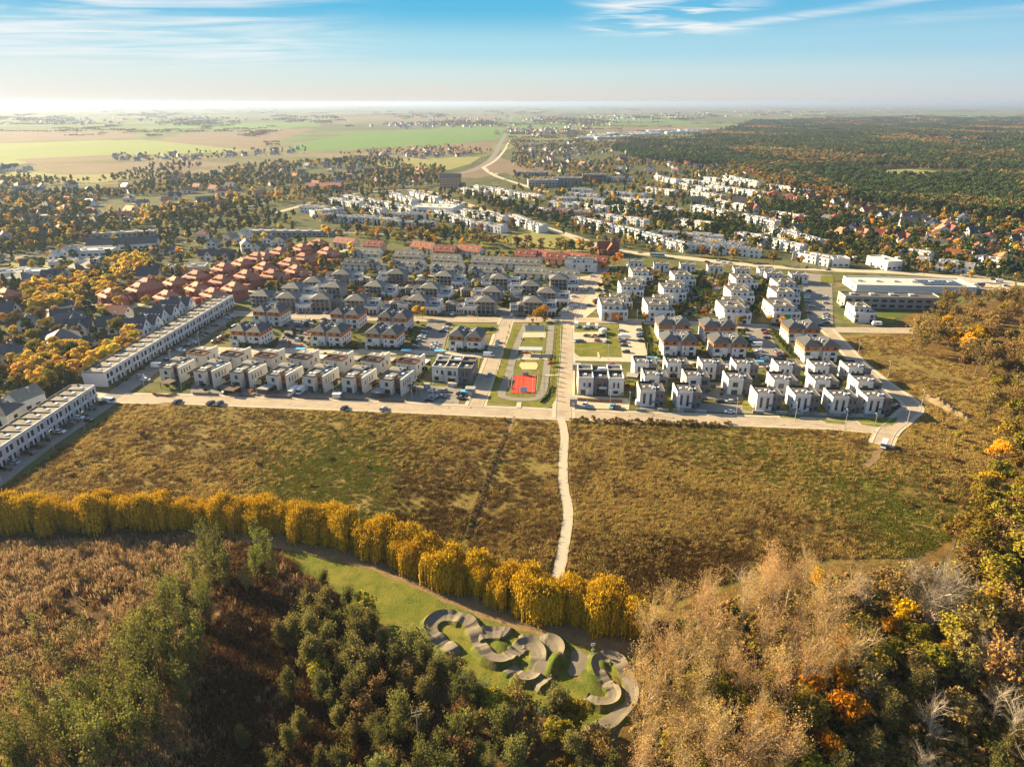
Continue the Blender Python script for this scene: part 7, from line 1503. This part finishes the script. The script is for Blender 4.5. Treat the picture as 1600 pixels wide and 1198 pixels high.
for i, (x, y) in enumerate([(1002, 643), (1036, 643), (1060, 644), (1095, 645), (1184, 646), (1221, 647), (1246, 648), (1282, 650), (1305, 650), (1340, 652), (1372, 652)]):
    t = proto('gate_wall'); part(MB().box(-2.2, 2.2, -.25, .25, 0, 1.3), 'wall', W_lgrey, t); part(MB().box(-2.3, 2.3, -.32, .32, 1.3, 1.4), 'coping', M_conc, t); part(MB().box(-1.8, -1.0, -.32, -.2, .7, 1.1), 'letter_box', G_frame, t)
    p = P(x, y); place(t, p.x, p.y, GR, f'low grey gate wall with letter boxes before the cube villas, {ORD[i]} from the left', 'gate wall', 'gate walls before the cube villas')
# park things
t = proto('pavilion'); part(MB().box(-6, 6, -2.6, 2.6, 3.0, 3.3), 'roof', M_metal, t)
for x in (-5.6, -1.9, 1.9, 5.6):
    for y in (-2.3, 2.3): part(MB().box(x - .12, x + .12, y - .12, y + .12, 0, 3.0), 'post', M_fence, t)
part(MB().box(-4.5, -1, .4, 1.6, 0, 1.0), 'counter', T_brown, t); p = P(829, 548, 2); place(t, p.x, p.y, rad(-4), 'open park pavilion with grey flat roof on posts', 'pavilion')
t = proto('stage_wall'); mb = MB(); mb.poly([(-5.6, -1.6, .1), (5.6, -1.6, .1), (5.6, 1.2, 2.6), (-5.6, 1.2, 2.6)]); mb.poly([(5.6, 1.5, 0), (-5.6, 1.5, 0), (-5.6, 1.2, 2.6), (5.6, 1.2, 2.6)]); mb.poly([(5.6, -1.6, .1), (5.6, 1.5, 0), (5.6, 1.2, 2.6)]); mb.poly([(-5.6, 1.5, 0), (-5.6, -1.6, .1), (-5.6, 1.2, 2.6)]); part(mb, 'wall', M_conc, t); p = P(836, 516); place(t, p.x, p.y, rad(-4), 'sloping grey stage wall at the head of the park', 'stage')
t = proto('heart_sign'); mb = MB(); hp = [(1.0 * (16 * math.sin(a) ** 3) / 16, (13 * math.cos(a) - 5 * math.cos(2 * a) - 2 * math.cos(3 * a) - math.cos(4 * a)) / 16) for a in [6.283 * k / 28 for k in range(28)]]
mb.poly([(x, -.1, z + 1.6) for x, z in hp]); mb.poly([(x, .1, z + 1.6) for x, z in hp][::-1])
for a, b in zip(hp, hp[1:] + hp[:1]): mb.poly([(b[0], -.1, b[1] + 1.6), (a[0], -.1, a[1] + 1.6), (a[0], .1, a[1] + 1.6), (b[0], .1, b[1] + 1.6)])
part(mb, 'heart', PAINT['red'], t); part(MB().box(-.6, .6, -.2, .2, 0, .7), 'base', W_white, t); p = P(832, 504); place(t, p.x, p.y, 0, 'red heart sign standing at the head of the park', 'sign')
for i, (x, y) in enumerate([(845, 531), (815, 531), (845, 562), (814, 563), (798, 608), (788, 590)]):
    t = proto('park_bench'); part(MB().box(-.9, .9, -.25, .25, .42, .48), 'seat', T_brown, t); part(MB().box(-.9, .9, .22, .28, .5, .95), 'backrest', T_brown, t)
    for q in (-.7, .7): part(MB().box(q - .05, q + .05, -.2, .2, 0, .42), 'leg', G_frame, t)
    p = P(x, y); place(t, p.x, p.y, rad(90 * (i % 2)), f'brown park bench beside the park paths, {ORD[i]} of six', 'bench', 'park benches', 1, None, .22)
for s in (0, 1):
    t = proto('football_goal'); 
    for x in (-1.5, 1.5): part(MB().tube((x, 0, 0), (x, 0, 2), .05, .05, 6), 'post', W_white, t)
    part(MB().tube((-1.5, 0, 2), (1.5, 0, 2), .05, .05, 6), 'crossbar', W_white, t); part(MB().poly([(-1.5, .9, 0), (1.5, .9, 0), (1.5, 0, 2), (-1.5, 0, 2)]), 'net', M_rail, t)
    p = P(*((818, 612) if s == 0 else (821, 588))); place(t, p.x, p.y, 0 if s else math.pi, f'white goal frame at the {"far" if s else "near"} end of the red court', 'goal', None, 1, None, .25)
mb = MB()
for s in (.1, .5, .9):
    a, b = P(799 + s * 37, 614), P(804 + s * 34, 586); d = (b - a).normalized(); k = Vector((-d.y, d.x, 0)) * .06; mb.poly([(*(a - k).xy, .30), (*(a + k).xy, .30), (*(b + k).xy, .30), (*(b - k).xy, .30)][::-1])
a, b = P(801.5, 600), P(837, 600); mb.poly([(a.x, a.y - .06, .302), (b.x, b.y - .06, .302), (b.x, b.y + .06, .302), (a.x, a.y + .06, .302)]); o = mb.build('court_marking', W_white); o['kind'] = 'structure'
sap = [(873, 512 + 7.5 * i) for i in range(16)] + [(866, 548 + 8 * i) for i in range(8)] + [(797 - 2.4 * i, 515 + 9 * i) for i in range(11)]
for i, (x, y) in enumerate(sap):
    p = P(x - (3 if i < 16 else 0) - (0.55 * i if i < 16 else 0), y); add('birch_sapling', p.x, p.y, .32, 'staked young tree on the park lawn', 'young trees on the park lawn')
at_px('autumn_shrub', [(827, 508), (840, 509), (851, 504), (852, 500), (859, 563), (860, 570), (240, 615), (975, 592), (972, 600), (981, 605)], .8, 'orange shrub in the park and street beds', 'orange shrubs', .5, 1.0, 5)
at_px('maple_tree', [(947, 496), (967, 499), (1009, 497), (1158, 502), (1203, 500), (1222, 503)], 2, 'small upright orange tree along the cross street', 'small orange street trees', .42, .5, 5)
def wood_pole(px, py, h, label, arms):
    t = proto('wooden_pole'); part(MB().tube((0, 0, 0), (0, 0, h), .16, .11, 8), 'pole', B_grey, t)
    if arms:
        for z in (h - .5, h - 1.3): part(MB().box(-1.0, 1.0, -.08, .08, z, z + .14), 'crossarm', B_grey, t)
        for x in (-.9, 0, .9): part(MB().tube((x, 0, h - .36), (x, 0, h), .06, .04, 6), 'insulator', W_white, t)
    p = P(px, py); place(t, p.x, p.y, .3, label, 'pole')
wood_pole(656, 1190, 13.5, 'wooden power pole with crossarms rising from the thicket', True)
t = proto('sign_post'); part(MB().tube((0, 0, 0), (0, 0, 3.2), .05, .05, 6), 'post', M_metal, t); part(MB().box(-.5, .5, -.06, 0, 2.4, 3.2), 'board', W_white, t); part(MB().box(-.35, .35, -.07, 0, 1.0, 1.5), 'board', W_white, t); p = P(926, 1021); place(t, p.x, p.y, .2, 'white notice board on a post at the pump track plaza', 'sign')

for (p0, p1, n, lab) in [(P(150, 604), P(354, 478), 19, 'long terrace'), (P(-68, 762), P(157, 606) + Vector((1.5, -14, 0)), 13, 'nearer terrace')]:
    d = (p1 - p0) / n; nn = Vector((d.y, -d.x, 0)).normalized(); rg_ = random.Random(n)
    for i in range(n):
        for k in (6.6, 8.4, 10.2):
            if rg_.random() < .85: q = p0 + d * (i + .02) + nn * (k + rg_.uniform(-.3, .3)); add(rg_.choice(['garden_shrub', 'garden_shrub', 'brown_shrub']), q.x, q.y, rg_.uniform(.4, .62), 'dark shrub between the driveways of the ' + lab, 'shrubs before the ' + lab)
# ---------------------------------------------------------------- reeds and tufts
def noise2(x, y, s, seed):
    rg = np.random.default_rng(seed); v = np.zeros(x.shape)
    for i in range(5):
        a = rg.uniform(0, 6.28); k = s * rg.uniform(.6, 1.8); v += np.sin((x * math.cos(a) + y * math.sin(a)) * k + rg.uniform(0, 6.28))
    return v / 2.2
F_straw = leafy('straw_blades', [(.33, .225, .07), (.48, .345, .12), (.25, .18, .045), (.41, .28, .085)], .35, .15)
F_weed = leafy('weed_stems', [(.105, .064, .023), (.175, .108, .040), (.23, .145, .055)], .3, .2)
F_grass = leafy('green_blades', [(.08, .095, .014), (.135, .14, .022), (.19, .165, .035)], .35, .2)
F_reed = leafy('reed_blades', [(.25, .16, .072), (.39, .265, .13), (.47, .33, .17), (.17, .11, .05)], .3, .15)
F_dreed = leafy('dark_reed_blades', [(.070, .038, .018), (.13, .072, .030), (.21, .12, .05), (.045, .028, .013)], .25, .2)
mead = [(-60, 800), (20, 752), (200, 630), (420, 634), (870, 654), (1370, 672), (1440, 645), (1340, 562), (1310, 528), (1410, 524), (1480, 560), (1570, 610), (1620, 660), (1560, 760), (1500, 830), (1440, 870), (1290, 872), (1150, 905), (1040, 940), (940, 945), (800, 905), (640, 850), (560, 845), (430, 815), (300, 805), (100, 805)]
X, Y, rg = px_pts(mead, 60000, 91); k = free(X, Y, 0, .6); X, Y = X[k], Y[k]
a = noise2(X, Y, .055, 1) * .7 + noise2(X, Y, .30, 2) * .9 + (X > 20) * .35; b = noise2(X, Y, .05, 3); k = (a + rg.normal(size=len(X)) * .9) > -.75
X, Y, a, b = X[k], Y[k], a[k], b[k]; t = np.where(b + rg.normal(size=len(X)) * .6 > .85, 2, np.where(a + rg.normal(size=len(X)) * .6 > -.05, 0, 1)); px_, py_ = PX(X, Y); zn = np.exp(-((px_ - 1060) / 190) ** 2 - ((py_ - 895) / 55) ** 2) + .75 * np.exp(-((px_ - 660) / 130) ** 2 - ((py_ - 790) / 60) ** 2); t = np.where((rg.random(len(X)) < zn * .95) & (b < 1.2), 3, t)
dd = [(800, 650), (790, 680), (772, 720), (757, 760), (742, 805), (728, 842)]; nd = np.interp(py_, [q[1] for q in dd], [q[0] for q in dd]); k = (np.abs(px_ - nd) > 3.2) | (py_ < 650); X, Y, t = X[k], Y[k], t[k]
v = t * 2 + rg.integers(0, 2, len(X))
F_dark = leafy('dark_weed_stems', [(.052, .030, .012), (.090, .052, .019), (.13, .078, .029)], .25, .2)
TM = [t_tuft(1, F_straw, 26, 1.0, .4, .95, .11), t_tuft(2, F_straw, 34, 1.5, .3, .8, .12), t_tuft(3, F_weed, 26, 1.1, .5, 1.1, .08), t_tuft(4, F_weed, 34, 1.6, .4, .9, .09), t_tuft(5, F_grass, 26, 1.2, .2, .5, .12), t_tuft(6, F_grass, 36, 1.8, .2, .45, .13), t_tuft(7, F_dark, 30, 1.2, .4, .95, .09), t_tuft(8, F_dark, 38, 1.7, .3, .8, .10)]
scatter('meadow_grass', TM, list(zip(X, Y, np.full(len(X), .04), rg.uniform(.35, 1.0, len(X)), rg.uniform(0, 6.28, len(X)), v)), 'straw tufts and brown weeds of the open meadow', 'grass')
mar = [(-120, 862), (0, 856), (140, 848), (300, 838), (400, 862), (450, 880), (520, 930), (560, 990), (640, 1080), (760, 1215), (-120, 1215)]
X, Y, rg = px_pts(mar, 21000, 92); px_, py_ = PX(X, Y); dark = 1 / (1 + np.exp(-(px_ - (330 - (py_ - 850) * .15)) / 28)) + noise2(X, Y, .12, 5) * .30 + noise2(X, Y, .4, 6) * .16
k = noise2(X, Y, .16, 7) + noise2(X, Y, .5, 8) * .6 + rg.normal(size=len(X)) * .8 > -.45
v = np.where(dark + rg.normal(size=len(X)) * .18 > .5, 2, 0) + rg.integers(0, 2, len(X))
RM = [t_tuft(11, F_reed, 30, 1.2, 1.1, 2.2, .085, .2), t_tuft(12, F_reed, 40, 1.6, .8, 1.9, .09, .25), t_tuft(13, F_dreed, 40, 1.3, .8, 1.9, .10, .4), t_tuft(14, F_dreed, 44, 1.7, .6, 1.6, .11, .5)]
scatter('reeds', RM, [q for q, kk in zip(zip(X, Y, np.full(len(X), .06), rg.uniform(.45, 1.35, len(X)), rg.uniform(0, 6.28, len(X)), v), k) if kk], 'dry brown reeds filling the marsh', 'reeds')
# leaf litter and undergrowth of the wood floor
wf = [(1000, 1000), (1100, 950), (1300, 900), (1500, 880), (1700, 800), (1760, 1215), (985, 1215)]
X, Y, rg = px_pts(wf, 6000, 93); UM = [np_mesh('bush', [t_blob(s, 1.3, 1.0, m, 70, .34, 6, B_dark, .05, .03)[0]]) for s, m in ((1, L_oak), (2, L_olive), (3, L_green), (4, L_tan))]
scatter('undergrowth', UM, list(zip(X, Y, np.full(len(X), .08), rg.uniform(.5, 1.2, len(X)), rg.uniform(0, 6.28, len(X)), rg.choice([0, 0, 0, 1, 2, 3], len(X)))), 'brown undergrowth on the wood floor', 'undergrowth')
# ---------------------------------------------------------------- plant all registered trees
for kind, L in REG.items():
    L.sort(key=lambda q: q[0] ** 2 + q[1] ** 2); near = None; far = None; rg = random.Random(len(kind)); cut = 300; cat = kind.replace('_', ' ')
    for i, (x, y, s, label, group, rot) in enumerate(L[:cut]):
        d = math.hypot(x, y); r = rg.uniform(0, 6.28); wd = {'alder_tree': .72, 'scrub_tree': .84}.get(kind, 1.0); sz = (s * wd * rg.uniform(.92, 1.08), s * wd * rg.uniform(.92, 1.08), s * (1.08 if wd < 1 else 1))
        if d < 560 or VAR[kind]['far'] is None:
            if near is None: near = VAR[kind]['near']()
            c, t, w = rg.choice(near)
            if d < 300:
                o = bpy.data.objects.new(kind, None); COL.objects.link(o)
                for nm, me in (('crown', c), ('trunk', t)):
                    q = bpy.data.objects.new(nm, me); COL.objects.link(q); q.parent = o
            else: o = bpy.data.objects.new(kind, w); COL.objects.link(o)
        else:
            if far is None: far = VAR[kind]['far']()
            o = bpy.data.objects.new(kind, rg.choice(far)); COL.objects.link(o)
        o.location = (x, y, 0); o.rotation_euler = (rg.uniform(-.05, .05), rg.uniform(-.05, .05), r); o.scale = sz; tag(o, label, cat, group)
    if len(L) > cut:
        if far is None: far = VAR[kind]['far']() if VAR[kind]['far'] else [w for c, t, w in near]
        scatter('distant_' + kind + 's', far, [(x, y, 0, s, rg.uniform(0, 6.28), rg.randrange(len(far))) for x, y, s, *_ in L[cut:]], f'the many {cat}s too far off to count', cat)
# ---------------------------------------------------------------- haze
hz = MB().box(-45000, 45000, -2500, 45000, -1.5, 131).build('haze', None); hz['kind'] = 'stuff'; hz['label'] = 'pale autumn haze lying over the whole plain'; hz['category'] = 'haze'
hz.data.materials.clear()
m = bpy.data.materials.new('haze'); m.use_nodes = True; nt = m.node_tree; nt.nodes.clear(); o_ = nt.nodes.new('ShaderNodeOutputMaterial'); pv = nt.nodes.new('ShaderNodeVolumePrincipled')
pv.inputs['Color'].default_value = (.36, .46, .68, 1); pv.inputs['Density'].default_value = 7e-5; pv.inputs['Anisotropy'].default_value = .32
nt.links.new(pv.outputs[0], o_.inputs['Volume']); hz.data.materials.append(m)
